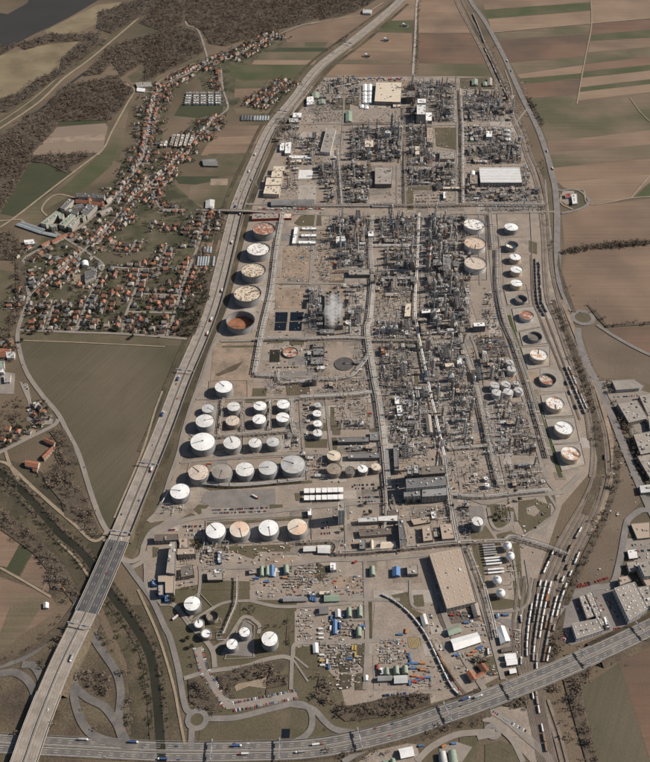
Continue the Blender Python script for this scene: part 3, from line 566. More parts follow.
def bridge(p, wd, desc, where='', m_='concrete'):
    r = thing('bridge', 'bridge', desc, where, (p[0].x, p[0].y, 0)); inv = Vector((p[0].x, p[0].y, 0))
    q = [Vector((a.x - inv.x, a.y - inv.y, a.z)) for a in p]
    mb = MB(); mb.wall(q, wd, -.9, .8); link('deck', mb.mesh('deck', m_), r)
    for sgn in (-1, 1):
        mb = MB(); mb.wall(offs(q, sgn * (wd / 2 - .3)), .45, .82, 2.1); link('parapet', mb.mesh('parapet', m_), r)
    for a, an in resample(q, 28, 14):
        if a.z < 3: continue
        mb = MB(); mb.rbox(0, 0, 0, 1.6, wd * .8, a.z - .85, 0); o = link('pier', mb.mesh('pier', m_), r, (a.x, a.y, 0), an)
bridge(PM[iA:iB + 1], 39, 'long motorway bridge with dark asphalt over the canal')
bridge(PM[iC:], 39, 'pale motorway bridge crossing over the dark motorway')
Y0 = 4
deck('motorway', PM[:iA + 1], 37, 'motorway_pale', .95); deck('motorway', PM[iA:iB + 1], 37, 'asphalt_dark', .96); deck('motorway', PM[iB:], 37, 'motorway_pale', .95)
def marks(name, p, offsets, wd, z0, m_='white', dash=None):
    mb = MB()
    for o_ in offsets:
        q = offs(p, o_)
        if dash:
            for a, an in resample(q, dash[0]):
                mb.rbox(a.x, a.y, a.z + z0 - .02, dash[1], wd, .03, an)
        else: mb.ribbon(q, wd, 0, z0)
    return link(name, mb.mesh(name, m_), kind='structure')
marks('lane_marking', PM, (-16.4, -2.6, 2.6, 16.4), .35, 1.02); marks('lane_marking', PM, (-11.4, -7.2, 7.2, 11.4), .28, 1.02, dash=(18, 6))
marks('median_strip', PM[:iA], (0,), 2.4, 1.0, 'scrub')
SM = line([(-40, 741, 0), (-20, 743, 0), (80, 748, 0), (165, 752, 0), (240, 752, 0), (320, 748, 1), (396, 731.5, 4), (447, 714, 6), (485, 700.5, 7), (561, 669.5, 7), (650, 628, 7), (700, 601, 7), (760, 570, 7)], 0, 8)
jA = next(i for i, p in enumerate(SM) if p.x > G(484, 700).x); jB = next(i for i, p in enumerate(SM) if p.x > G(590, 657).x)
embank('motorway_embankment', SM[:jA + 1], 29, 'scrub'); embank('motorway_embankment', SM[jB:], 29, 'scrub')
bridge(SM[jA:jB + 1], 30, 'dark motorway bridge over the railway tracks')
deck('motorway', SM, 28, 'motorway_dark', .97); marks('median_strip', SM, (0,), 3.0, 1.02, 'concrete_dark')
marks('lane_marking', SM, (-12.4, -2.4, 2.4, 12.4), .35, 1.04); marks('lane_marking', SM, (-9.1, -5.8, 5.8, 9.1), .3, 1.04, dash=(16, 6))
def barrier(p, off_, h, wd, name, desc, m_, z0=.9):
    q = offs(p, off_); o0 = q[0].copy(); o0.z = 0; r = link(name, None, loc=o0); r = r
    mb = MB(); mb.wall([a - o0 for a in q], wd, z0, z0 + h); me = mb.mesh(name, m_); bpy.data.objects.remove(r)
    o = link(name, me, loc=o0); tag(o, 'barrier', desc); return o
barrier(PM[8:iA], -18.4, 4.0, .5, 'noise_barrier', 'long dark noise wall along the village edge of pale motorway', 'concrete_dark')
barrier(PM, 0.0, 1.5, 1.0, 'median_barrier', 'concrete and hedge barrier down the middle of the pale motorway', 'concrete_dark', 1.0)
barrier(SM, 0.0, 1.0, .7, 'median_barrier', 'low concrete barrier down the middle of the dark motorway', 'concrete', 1.0)
barrier(SM[:jA], -15.3, .9, .3, 'guard_rail', 'steel guard rail on the fields edge of the dark motorway', 'steel')
# village road over the pale motorway
OV = line([(196, 210, .2), (214, 210.2, 3), (228, 210.4, 7), (244, 210.8, 7), (256, 211.5, 3.5), (268, 212.3, .2)], 0, 4)
bridge(OV, 11, 'narrow road bridge over the pale motorway above the tanks'); deck('road', OV, 9.4, 'street', .9)
CP = line([(180, 215), (110, 215)], 0) if 0 else None
# sign gantries over the motorways
def gantry(px, py, p, wd, z0):
    c = G(px, py, z0); i = min(range(len(p) - 1), key=lambda k: (p[k].x - c.x) ** 2 + (p[k].y - c.y) ** 2)
    an = math.atan2(p[i + 1].y - p[i].y, p[i + 1].x - p[i].x) + math.pi / 2
    r = thing('sign_gantry', 'gantry', 'steel sign gantry spanning the', 'dark motorway' if p is SM else 'pale motorway', (p[i].x, p[i].y, p[i].z + .9), an, ref='the village side' if p is SM else 'the canal bridge', key=(p[i].x if p is SM else p[i].y))
    for sgn in (-1, 1):
        mb = MB(); mb.box(sgn * wd / 2 - .35, -.35, 0, sgn * wd / 2 + .35, .35, 7.5); link('post', mb.mesh('post', 'steel'), r)
    mb = MB(); mb.box(-wd / 2, -.7, 7.5, wd / 2, .7, 8.9); link('beam', mb.mesh('beam', 'steel'), r)
    for k in (-.28, .26):
        mb = MB(); mb.box(k * wd - 3.2, -.95, 6.2, k * wd + 3.2, -.72, 9.4); link('sign_panel', mb.mesh('sign_panel', 'blue'), r)
for x, y in PX('352,43 283,113 184,372 146,466 119,536 71,627'): gantry(x, y, PM, 37.5, 2)
for x, y in PX('213,752 283,749 355,741 444,714 505,692 577,663 638,634'): gantry(x, y, SM, 31, 2)

# ------------------------------------------------------------------ railway
TR = []
def track(pxs, m_='ballast', wd=3.6, kind_wd=4.5):
    ZC[0] += .0015; p = line(pxs, 0, 8); a = [Vector((q.x, q.y, .1)) for q in p]; TR.append(a)
    mb = MB(); mb.ribbon(a, kind_wd, 0, .1 + ZC[0]); struct('railway_track', mb, m_)
    mb = MB()
    for o_ in (-.75, .75): mb.wall(offs(a, o_), .22, .2 + ZC[0], .42 + ZC[0])
    struct('rail', mb, 'rail')
E1 = '455,-30 462,0 472,20 487.5,48 500,74 510,96 518,119 525.6,134.5 531,155 538,170 543,185 547,211 549,240 552,270 558.6,300 569,330 581,361 591,385 597,407 604,430 607,455 608,475 602,500 590,530 579,553 566,585 558,610 553,632 546,665 544,700 550,735 558,770'
E2 = '449,-30 456,0 468,24 483,52 495,78 505,98 513,120 521,137 527,157 533,172 537,185 541,211 544,240 545,270 548,300 557,322 566,348 577,378 586.5,406.6 592,430 594,455 592,478 583,500 568,525 554,550 541,580 536,605 532,630 530,660 535,701 545,755 550,790'
a_, b_ = PX(E1), PX(E2)
def mixp(t, s=0, e=None): return [(p[0] * (1 - t) + q[0] * t, p[1] * (1 - t) + q[1] * t) for p, q in list(zip(a_, b_))[s:e]]
strip('railway_bed', 'ballast', mixp(.0, 0, 22), 8, .25); strip('railway_bed', 'ballast', mixp(1.0, 0, 22), 12, .25)
area('railway_yard', a_[22:] + b_[22:][::-1], 'ballast', .45)
for t in (0, 1): track(mixp(t))
for t in (.2, .4, .6, .8): track(mixp(t, 21))
for t in (1.2, 1.4, 1.65, 1.9): track(mixp(t, 25, 36))
track(PX('534.5,259 537,300 544,312 553,335 565,367 575,390 585,414 589,440')); track(PX('531,255 533,300 540,318 549,340 562,372 572,398 580,420'))
track(PX('381.5,595 396,603 411,616 424.6,634 435,654.5 450,685 462,700')); track(PX('431,640 437,653 446,668 457,684 468,697')); track(PX('484,48 490,60 499,80 508,99')); track(PX('541,100 540,175')) if 0 else None
for k in range(3): strip('disused_track', 'ballast', [(x + 6 * k, y) for x, y in PX('536,700 548,735 556,765')], 5, .2)
strip('railway_bed', 'dirt', PX('562,300 572,325 586,361 596,387 604,412 611,440 613,470 606,500 592,535'), 9, .2)
strip('railway_bed', 'scrub', PX('552,300 562,330 576,365 589,395 597,420 601,455 598,480 585,515'), 14, .2)
strip('dirt_track', 'path', PX('547,100 551,150'), 0.1) if 0 else None
strip('verge', 'rough_grass', PX('408,4 367,40 330,69 305,101 284,129 270,157 255,193 247,218 238,255 225,305 206,350 194,384 180,420 168,452 150,500 138,535'), 13, .05)
strip('verge', 'rough_grass', PX('393,2 350,33 309,64 284,96 262,125 248,153 229,193 222,218 199,305 168,381 154,419 140,452'), 10, .05)
# ------------------------------------------------------------------ tanks
def circ(r, n, z): return [(r * math.cos(2 * math.pi * k / n), r * math.sin(2 * math.pi * k / n), z) for k in range(n)]
def tank(x, y, d, h, style, desc, shell='shell_grey', roofm='white', rot=None):
    """x, y, d: centre and width of the tank top in the photograph; h: height in metres."""
    c = G(x, y, h); r = d / S(y) / 2.0 * (1 + h * .0003)
    t = thing('storage_tank', 'storage tank', desc, '', (c.x, c.y, .5), key=c.x)
    h -= .5; n = 48; rot = random.uniform(0, 6.28) if rot is None else rot
    mb = MB()
    if style == 'cone':
        mb.cyl(0, 0, 0, h, r, n=n, cap=False); link('shell', mb.mesh('shell', shell, True), t)
        for z in (h * .33, h * .66):
            mb = MB(); mb.ring(r, r + .12, z, z + .3, n); link('shell_band', mb.mesh('shell_band', shell), t)
        mb = MB(); ap = r * .13
        P = circ(r + .25, n, h) + circ(r + .25, n, h + .25) + circ(r * .5, n, h + ap * .55) + [(0, 0, h + ap)]
        F = []
        for L_ in (0, 1):
            for k in range(n): F.append((L_ * n + k, L_ * n + (k + 1) % n, (L_ + 1) * n + (k + 1) % n, (L_ + 1) * n + k))
        for k in range(n): F.append((2 * n + k, 2 * n + (k + 1) % n, 3 * n))
        mb.add(P, F); o = link('roof', mb.mesh('roof', roofm), t)
        v = MB(); v.cyl(0, 0, h + ap - .2, h + ap + 1.2, max(.7, r * .055), n=10); link('roof_vent', v.mesh('roof_vent', 'steel_dark'), o)
        a = rot; v = MB(); k = random.choice([.35, .5, .65])
        v.wall([Vector((r * math.cos(a), r * math.sin(a), h + .2)), Vector((r * .5 * math.cos(a), r * .5 * math.sin(a), h + ap * .55 + .1)), Vector((r * .06 * math.cos(a), r * .06 * math.sin(a), h + ap))], k, .05, .7)
        link('roof_walkway', v.mesh('roof_walkway', 'steel_dark'), o)
        for q in range(3):
            a2 = rot + 1.3 + q * 1.7; v = MB(); v.cyl(.8 * r * math.cos(a2), .8 * r * math.sin(a2), h + .3, h + 1.2 + r * .026, .5, n=8); link('hatch', v.mesh('hatch', 'concrete'), o)
        v = MB(); v.ring(r + .2, r + .3, h + .3, h + 1.2, 40); link('railing', v.mesh('railing', 'steel'), o)
    else:
        zr = h * (.90 if style == 'float' else .35 if style == 'low' else .12)
        a1 = 360
        mb.ring(r - .3, r, 0, h, n); link('shell', mb.mesh('shell', shell, False), t)
        mb = MB(); mb.ring(r - .1, r + (1.1 if r > 20 else .6), h - .5, h + .1, n); link('wind_girder', mb.mesh('wind_girder', 'girder' if r > 20 or style != 'float' else 'shell_grey'), t)
        mb = MB(); mb.cyl(0, 0, .2, zr, r - .35, n=n); o = link('floating_roof', mb.mesh('floating_roof', roofm), t)
        v = MB(); v.ring(r * .84, r * .87, zr, zr + .5, n); link('roof_pontoon', v.mesh('roof_pontoon', roofm), o)
        a = rot; v = MB(); v.wall([Vector(((r - .3) * math.cos(a), (r - .3) * math.sin(a), h)), Vector((r * .15 * math.cos(a + .4), r * .15 * math.sin(a + .4), zr + .4))], 1.0, 0, .4)
        link('rolling_ladder', v.mesh('rolling_ladder', 'steel_dark'), t)
        if style == 'float' and r > 17:
            rr = random.Random(int(x)); 
            for q in range(16):
                a2 = rr.uniform(0, 6.28); d2 = rr.uniform(.2, .78) * r; v = MB(); v.cyl(d2 * math.cos(a2), d2 * math.sin(a2), zr, zr + .9, .5, n=6); link('roof_leg', v.mesh('roof_leg', 'steel_dark'), o)
    v = MB(); pts = []
    for k in range(13): a2 = rot + 2.2 + k / 12 * (h / r) * 1.2; pts.append(Vector(((r + .7) * math.cos(a2), (r + .7) * math.sin(a2), h * k / 12)))
    v.wall(pts, 1.0, 0, .5); link('stairway', v.mesh('stairway', 'steel'), t)
    return t
WL, BIG = 'in the grey tank rows', 'in the big tank row beside the pale motorway'
for x, y, d, h, st, desc, sh, rf in [
    (264, 228.5, 21.5, 20, 'float', 'grey oil tank with rust red floating roof beside the motorway', 'shell_grey', 'roof_rust'),
    (258.4, 248.8, 22.3, 20, 'float', 'grey oil tank with whitest blotched floating roof beside the motorway', 'shell_grey', 'roof_spots_white'),
    (253.4, 270, 23.4, 20, 'float', 'grey oil tank with cream spotted roof, below the white blotched one', 'shell_grey', 'roof_spots'),
    (247.4, 293, 26.5, 20, 'float', 'grey oil tank with cream roof and long dark ladder beside motorway', 'shell_grey', 'roof_spots'),
    (240.4, 320, 27.5, 18, 'open', 'empty open tank ring with rust floor, end of motorway row', 'shell_grey', 'rust'),
    (224, 386.8, 17.5, 17, 'cone', 'lone white cone roof tank above the grey tank rows', 'shell_grey', 'white_bright'),
    (208.2, 408.6, 12.5, 11, 'cone', 'small pale grey roof tank nearest the motorway', 'shell_grey', 'shell_light'),
    (234, 406.6, 13, 14, 'cone', 'white roof tank, first of upper paired bund', 'shell_grey', 'white'), (260.3, 406, 13, 14, 'cone', 'white roof tank at top of the middle bund', 'shell_grey', 'white_bright'),
    (283.6, 404.3, 13, 14, 'cone', 'white roof tank at top of the outer bund by white pipes', 'shell_grey', 'white_bright'), (205, 421, 18, 17, 'cone', 'white tank between small grey tank and biggest white tank', 'shell_grey', 'white'),
    (233, 420.8, 14, 12, 'cone', 'tank with rosy grey faded roof', 'shell_brown', 'roof_fine'), (259.5, 419.3, 13.5, 14, 'cone', 'white roof tank at bottom of the middle bund', 'shell_grey', 'white_bright'),
    (283, 417.5, 13.5, 14, 'cone', 'white roof tank at bottom of the outer bund by white pipes', 'shell_grey', 'white_bright'),
    (318, 405, 7.5, 9, 'cone', 'smallest grey topped tank of the short white column', 'shell_grey', 'shell_light'), (317.4, 413.5, 9.3, 10, 'cone', 'bright white tank second in short column of four', 'shell_grey', 'white_bright'),
    (318, 423.6, 9.3, 10, 'cone', 'bright white tank third in short column of four', 'shell_grey', 'white_bright'), (318, 433, 10, 12, 'cone', 'tank at the bottom of short column of four', 'shell_grey', 'white'),
    (203, 441.8, 24, 18, 'cone', 'largest bright white roof tank nearest the motorway', 'shell_grey', 'white_bright'), (232.4, 442.8, 17.3, 17, 'cone', 'white roof tank beside the largest white tank', 'shell_grey', 'white'),
    (255.4, 443, 13, 15, 'cone', 'small whitish tank with rusty centre hatch', 'shell_grey', 'white'), (273.4, 442, 13.2, 15, 'cone', 'small pale tank with bright top beside pipe bundle', 'shell_grey', 'shell_light'),
    (199, 472.5, 20, 18, 'cone', 'weathered beige roof tank, first in long row', 'shell_grey', 'roof_fine'), (222.3, 471.5, 20, 18, 'cone', 'dullest grey roof tank, second in long row', 'shell_grey', 'roof_flat'),
    (245.2, 469.5, 18.3, 17, 'cone', 'white roof tank, third in long row of five', 'shell_grey', 'white'), (268.2, 468, 18.5, 18, 'cone', 'pale beige roof tank, fourth in long row', 'shell_grey', 'shell_light'),
    (293.3, 464.4, 24, 19, 'cone', 'large silver roof tank ending the long row of five', 'shell_grey', 'silver'), (180.3, 491.5, 19.5, 15, 'cone', 'cream white roof tank standing alone nearest the motorway verge', 'shell_grey', 'white_bright'),
    (216, 530.6, 19.7, 16, 'cone', 'white roof tank beside the staff parking, first of four', 'shell_grey', 'white_bright'), (240, 529.5, 19.7, 16, 'cone', 'tank with half cream half orange roof', 'shell_grey', 'peach'),
    (269, 528, 19.8, 16, 'cone', 'white roof tank between the two peach coloured tanks', 'shell_grey', 'white_bright'), (297.8, 527, 19.8, 16, 'cone', 'peach roof tank with dark hatch, end of four', 'shell_grey', 'peach'),
    (192.5, 603.7, 16.4, 14, 'cone', 'white roof tank in square bund by the blue roofed offices', 'shell_grey', 'white_bright'), (212.3, 615.8, 11.7, 11, 'low', 'open brown tank without roof in grass', 'shell_brown', 'shell_brown'),
    (199.2, 623.5, 9.8, 11, 'float', 'small tank with white sunken roof, upper of two', 'shell_brown', 'white_bright'), (206.3, 633.3, 10, 11, 'float', 'small tank with white sunken roof, lower of two', 'shell_brown', 'white_bright'),
    (245, 632.3, 10.8, 13, 'cone', 'small white tank inside the looping bund road, upper one', 'shell_grey', 'white_bright'), (232.5, 644.4, 11.3, 13, 'cone', 'small white tank inside the looping bund road, lower one', 'shell_grey', 'white_bright'),
    (270, 639, 16.2, 17, 'cone', 'large white topped dark grey tank standing in grass', 'shell_grey', 'white_bright'),
    (334.2, 455.7, 14, 13, 'cone', 'cream top tank above its brown twin by dark cooling sheds', 'shell_brown', 'cream'), (334.2, 469, 14.4, 13, 'cone', 'brown topped tank below the cream top tank', 'shell_brown', 'tan_steel'),
    (349.8, 470.5, 10, 11, 'cone', 'dull brown small tank in row of three', 'shell_brown', 'concrete_dark'), (363, 468.8, 10.5, 11, 'cone', 'bright white small tank in row of three', 'shell_brown', 'white_bright'), (376.3, 467, 10, 11, 'cone', 'cream small tank in row of three', 'shell_brown', 'cream'),
    (478, 521.5, 11.5, 19, 'cone', 'tall white topped tank on lawn by pipe rack', 'shell_grey', 'white'), (486.3, 478.4, 5, 7, 'cone', 'tiny white tank in dusty yard, upper', 'shell_light', 'white_bright'), (487.5, 485, 5.5, 8, 'cone', 'tiny white tank in dusty yard, lower', 'shell_light', 'white_bright'),
    (474.2, 224, 20.3, 16, 'float', 'light grey tank with blotched roof, top of trio', 'shell_light', 'roof_spots_white'), (475.2, 243, 21, 16, 'float', 'light grey tank with pinkish roof, middle of trio', 'shell_light', 'roof_pinkish'),
    (475.6, 263, 21.7, 16, 'float', 'light grey tank with cream mottled roof, bottom of trio', 'shell_light', 'roof_fine'),
    (511.5, 227, 13.6, 14, 'cone', 'bright white flat top tank, topmost of east row', 'shell_grey', 'white_bright'), (511.8, 244.4, 12.5, 14, 'low', 'grey open tank with white crescent inside', 'shell_grey', 'roof_spots_white'),
    (515.5, 257, 11.4, 13, 'cone', 'white top beige tank, upper of three alike', 'shell_cream', 'white_bright'), (516.5, 269.6, 11.6, 13, 'cone', 'white top beige tank, middle of three alike', 'shell_cream', 'white_bright'), (516.7, 283, 11.8, 13, 'cone', 'white top beige tank, lower of three alike', 'shell_cream', 'white_bright'),
    (521.2, 298.5, 11.8, 9, 'open', 'blue grey open empty tank ring in east row', 'shell_grey', 'concrete_dark'), (526.6, 315, 14.2, 10, 'float', 'grey tank with white and rust roof at round bund', 'shell_light', 'roof_rust'),
    (534.8, 336, 14, 9, 'low', 'open empty tank ring with pale debris inside', 'shell_grey', 'concrete_dark'), (539, 354.4, 17.3, 13, 'float', 'cream tank with rust star on white roof', 'shell_cream', 'ROSE'),
    (547.6, 379, 16.5, 8, 'low', 'half dismantled tank with rusty floor', 'shell_grey', 'roof_rust'), (555.2, 403, 17.8, 14, 'float', 'beige tank with white roof and orange centre', 'shell_cream', 'ROSE'),
    (564.2, 427.5, 18.6, 14, 'float', 'beige tank with cleanest white roof in east row', 'shell_cream', 'white_bright'), (570.8, 453, 18.8, 14, 'float', 'beige tank with the most orange rusted roof', 'shell_cream', 'ROSE2'),
    (508, 130, 6, 8, 'cone', 'silver dome tank at the north end, upper', 'shell_light', 'silver'), (508.2, 134.3, 6, 8, 'cone', 'silver dome tank at the north end, middle', 'shell_light', 'silver'), (508.5, 139, 6.6, 8, 'cone', 'silver dome tank at the north end, lower', 'shell_light', 'white'),
    (510, 362, 8, 12, 'cone', 'silver tank behind the tall silver twin', 'shell_light', 'silver'), (512, 369, 9, 14, 'cone', 'tall silver tank beside the drain ditch', 'shell_light', 'silver'), (495, 385, 9.5, 12, 'cone', 'silver domed tank, upper row first of cluster', 'shell_light', 'silver'),
    (506, 384, 9.5, 12, 'cone', 'silver domed tank, upper row second of cluster', 'shell_light', 'silver'), (497, 392.5, 10, 12, 'cone', 'silver domed tank, lower row first of cluster', 'shell_light', 'silver'), (508.5, 391.8, 10, 12, 'cone', 'silver domed tank, lower row second of cluster', 'shell_light', 'silver'),
    (516.5, 383, 6.5, 10, 'cone', 'slim silver tank, upper right edge of cluster', 'shell_light', 'silver'), (519, 390, 9, 12, 'cone', 'silver tank, outermost by the drain ditch', 'shell_light', 'silver'),
    (388, 132, 6, 20, 'cone', 'tall pale grey silo beside the white warehouse yard', 'shell_light', 'shell_light'), (315, 378, 6.4, 17, 'cone', 'lone brown silo with dark top', 'shell_brown', 'steel_dark'), (384, 328, 5, 14, 'cone', 'slim white silo casting long shadow', 'shell_light', 'white'),
    (348, 322.6, 5.5, 4, 'cone', 'small bright white dome by the steaming cooling tower', 'shell_light', 'white_bright'), (358, 325, 3.2, 3, 'cone', 'tiny white dome at the end of pipe', 'shell_light', 'white_bright'),
    (313, 139, 4, 10, 'cone', 'dark upright silo in north yard', 'shell_brown', 'steel_dark'), (335, 157, 3.5, 6, 'cone', 'small white silo beside long hall', 'shell_light', 'white_bright')]:
    if rf.startswith('ROSE'):
        if rf not in M:
            m_ = mat(rf.lower() + '_roof', (.72, .69, .64), c2=(.52, .30, .17), scale=.12 if rf == 'ROSE' else .09, det=4, lo=.52 if rf == 'ROSE' else .44, hi=.62 if rf == 'ROSE' else .58, fine=.05); M[rf] = m_
    tank(x, y, d, h, st, desc, sh, rf)
def sphere_mesh(n=20, mm=12):
    mb = MB(); P = []; F = []
    for i in range(mm + 1):
        a = math.pi * i / mm
        for k in range(n): b = 2 * math.pi * k / n; P.append((math.sin(a) * math.cos(b), math.sin(a) * math.sin(b), math.cos(a)))
    for i in range(mm):
        for k in range(n): F.append((i * n + k, (i + 1) * n + k, (i + 1) * n + (k + 1) % n, i * n + (k + 1) % n))
    mb.add(P, F); return mb.mesh('sphere_shell', 'white_bright', True)
SPH = sphere_mesh()
for i, (x, y, d) in enumerate([(507.4, 546, 8.7), (510.2, 556.2, 8.7), (497.2, 580.2, 9), (500.6, 593.2, 9)]):
    r = d / S(y) / 2; c = G(x, y, r + 2.5)
    t = thing('gas_sphere', 'gas sphere', 'white gas sphere on legs', ['nearest the pipe bridge', 'below the one by the pipe bridge', 'just under the white bullets', 'lowest, by the lawn corner'][i], (c.x, c.y, .4))
    o = link('sphere_shell', SPH, t, (0, 0, r + 2.1)); o.scale = (r, r, r)
    for k in range(8):
        a = k * math.pi / 4; v = MB(); v.cyl(r * .93 * math.cos(a), r * .93 * math.sin(a), 0, r + 2.1, .35, n=6); link('leg', v.mesh('leg', 'white'), t)
    v = MB(); v.ring(.3, r * .25, 2 * r + 2.1, 2 * r + 2.6, 16); link('top_platform', v.mesh('top_platform', 'steel'), t)
    v = MB(); v.wall([Vector((r * 1.3, -1, .2)), Vector((r * .9, -r * .6, r + 2)), Vector((.2, -.2, 2 * r + 2.2))], .8, 0, .4); link('stairway', v.mesh('stairway', 'steel'), t)
# horizontal gas bullets
for i, (x0, y0, x1, y1, c_) in enumerate([(250, 386, 320, 380, 0), (252, 400, 325, 395, 1), (255, 416, 325, 409, 1), (257, 430, 330, 424, 1), (260, 443, 332, 436, 0), (262, 464, 355, 456, 2), (268, 480, 358, 472, 2), (272, 498, 362, 490, 2), (282, 530, 372, 522, 2), (284, 550, 376, 541, 2)]):
    (ax, ay), (bx, by) = T('440,480', '%d,%d %d,%d' % (x0, y0, x1, y1)); A = G(ax, ay, 4); B = G(bx, by, 4); L_ = (B - A).length; an = math.atan2(B.y - A.y, B.x - A.x)
    t = thing('gas_bullet', 'gas bullet', ['grey', 'grey', 'white'][c_] + ' horizontal gas bullet on saddles', 'beside the gas spheres', ((A.x + B.x) / 2, (A.y + B.y) / 2, .4), an, ref='the pipe rack', key=-A.y)
    v = MB(); pts = [Vector((-L_ / 2 + dx, 0, 3.2)) for dx in (0,)] ; r = 1.7
    v.tube([(-L_ / 2, 0, 3.2), (L_ / 2, 0, 3.2)], r, 14); link('vessel', v.mesh('vessel', 'white_bright' if c_ == 2 else 'steel', False), t)
    for s_ in (-1, 1):
        v = MB(); v.cyl(0, 0, 0, 1.2, r, r * .45, 14); o = link('end_cap', v.mesh('end_cap', 'white' if c_ == 2 else 'steel'), t, (s_ * L_ / 2, 0, 3.2)); o.rotation_euler = (0, s_ * math.pi / 2, 0)
    for q in (-.3, .3):
        v = MB(); v.box(q * L_ - .6, -1.4, 0, q * L_ + .6, 1.4, 2.2); link('saddle', v.mesh('saddle', 'concrete'), t)

# ------------------------------------------------------------------ buildings
def bld(tile, s_, h, roofm, wallm, desc, name='industrial_building', kind='flat', cat='building', z0=0.0, units=None, sky=0, wins=True, where='', group=None, ref='the pale motorway'):
    px = T(tile, s_) if isinstance(tile, str) else s_
    P = [G(x, y, h) for x, y in px]
    if sum(P[i].x * P[(i + 1) % len(P)].y - P[(i + 1) % len(P)].x * P[i].y for i in range(len(P))) < 0: P = [P[0]] + P[:0:-1]
    c = sum(P, Vector()) / len(P); c.z = 0; Q = [p - c for p in P]; n = len(Q); rr = random.Random(int(c.x * 7 + c.y))
    t = thing(name, cat, desc, where, (c.x, c.y, z0), group=group, ref=ref)
    e = [(Q[(i + 1) % n] - Q[i]).length for i in range(n)]
    mb = MB()
    eave = h if kind == 'flat' else h * (.62 if kind == 'gable' else .3)
    if kind != 'flat' and h - eave > min(e[0], e[1]) * .3 and kind == 'gable': eave = h - min(e[0], e[1]) * .26
    V = [(q.x, q.y, .2) for q in Q] + [(q.x, q.y, eave) for q in Q]
    F = [(i, (i + 1) % n, n + (i + 1) % n, n + i) for i in range(n)]
    mb.add(V, F)
    if kind == 'flat':
        link('wall', mb.mesh('wall', wallm), t)
        mb = MB(); mb.add([(q.x, q.y, h - .05) for q in Q], [tuple(range(n))]); ro = link('roof', mb.mesh('roof', roofm), t)
        mb = MB()
        for i in range(n):
            a = Q[i]; b = Q[(i + 1) % n]; mb.wall([Vector((a.x, a.y, 0)), Vector((b.x, b.y, 0))], .4, h - .5, h + .7)
        link('parapet', mb.mesh('parapet', wallm), t)
    else:
        k = 0 if e[0] >= e[1] else 1                      # ridge runs along edge k
        A, B, C, D = Q[k], Q[(k + 1) % 4], Q[(k + 2) % 4], Q[(k + 3) % 4]
        m0 = (A + D) / 2; m1 = (B + C) / 2
        if kind == 'gable':
            mb.add([(A.x, A.y, eave), (D.x, D.y, eave), (m0.x, m0.y, h), (B.x, B.y, eave), (C.x, C.y, eave), (m1.x, m1.y, h)], [(1, 0, 2), (3, 4, 5)])
            link('wall', mb.mesh('wall', wallm), t); mb = MB()
            ax = (B - A).normalized() * .5; ay = (D - A).normalized() * .5; z_ = eave - .25
            mb.add([tuple(Vector((A.x, A.y, z_)) - ax - ay), tuple(Vector((B.x, B.y, z_)) + ax - ay), tuple(Vector((m1.x, m1.y, h)) + ax), tuple(Vector((m0.x, m0.y, h)) - ax), tuple(Vector((D.x, D.y, z_)) - ax + ay), tuple(Vector((C.x, C.y, z_)) + ax + ay)], [(0, 1, 2, 3), (3, 2, 5, 4)])
            ro = link('roof', mb.mesh('roof', roofm), t)
        else:
            link('wall', mb.mesh('wall', wallm), t); mb = MB(); N_ = 10; VV = []
            for p, q in ((A, D), (B, C)):
                for j in range(N_ + 1):
                    a = math.pi * j / N_; u = (1 - math.cos(a)) / 2; w_ = p.lerp(q, u); VV.append((w_.x, w_.y, eave + (h - eave) * math.sin(a)))
            mb.add(VV, [(j, N_ + 1 + j, N_ + 2 + j, j + 1) for j in range(N_)] + [tuple(range(N_ + 1)), tuple(range(2 * N_ + 1, N_, -1))])
            ro = link('roof', mb.mesh('roof', roofm), t)
    if len(Q) == 4:
        def bil(u, v_): return (Q[0].lerp(Q[1], u)).lerp(Q[3].lerp(Q[2], u), v_)
        ang = math.atan2((Q[1] - Q[0]).y, (Q[1] - Q[0]).x)
        if kind == 'flat':
            nu = (max(2, min(14, int(e[0] * e[1] / 180))) if units is None else units)
            for q in range(nu):
                p = bil(rr.uniform(.1, .9), rr.uniform(.1, .9)); mb = MB(); mb.rbox(0, 0, 0, rr.uniform(1.5, 5), rr.uniform(1.5, 4), rr.uniform(.8, 2.4), ang)
                link('roof_unit', mb.mesh('roof_unit', rr.choice(['steel', 'white', 'concrete', 'steel_dark'])), ro, (p.x, p.y, h - .04))
        if sky:                                         # rows of rooflights
            me = MB(); me.rbox(0, 0, 0, 2.2, 2.2, .6, ang); me = me.mesh('rooflight', 'white' if sky < 11 else 'shell_light')
            nx = max(2, int(e[0] / sky)); ny = max(2, int(e[1] / sky))
            for a in range(nx):
                for b in range(ny):
                    p = bil((a + .5) / nx, (b + .5) / ny); link('rooflight', me, ro, (p.x, p.y, h - .04))
        if wins and h >= 5 and e[0] > 8:               # window strips on the sides towards the camera
            for i in range(4):
                a = Q[i]; b = Q[(i + 1) % 4]; nrm = Vector((b.y - a.y, a.x - b.x, 0)).normalized()
                if nrm.y > .3: continue
                fl = max(1, int(eave / 4.0)); L_ = (b - a).length; nw = max(2, min(14, int(L_ / 6)))
                for f_ in range(fl):
                    if eave > 9 and kind == 'flat' or f_ == 0:
                        for q in range(nw):
                            u = (q + .5) / nw; p = a.lerp(b, u) + nrm * .06; mb = MB(); an = math.atan2((b - a).y, (b - a).x)
                            key = 'W%d' % min(6, int(L_ / nw * .62))
                            if key not in WM: v = MB(); v.rbox(0, 0, 0, max(1.5, int(L_ / nw * .62)), .14, 1.7, 0); WM[key] = v.mesh('window', 'glass')
                            link('window', WM[key], t, (p.x, p.y, 1.6 + f_ * (eave / fl)), an)
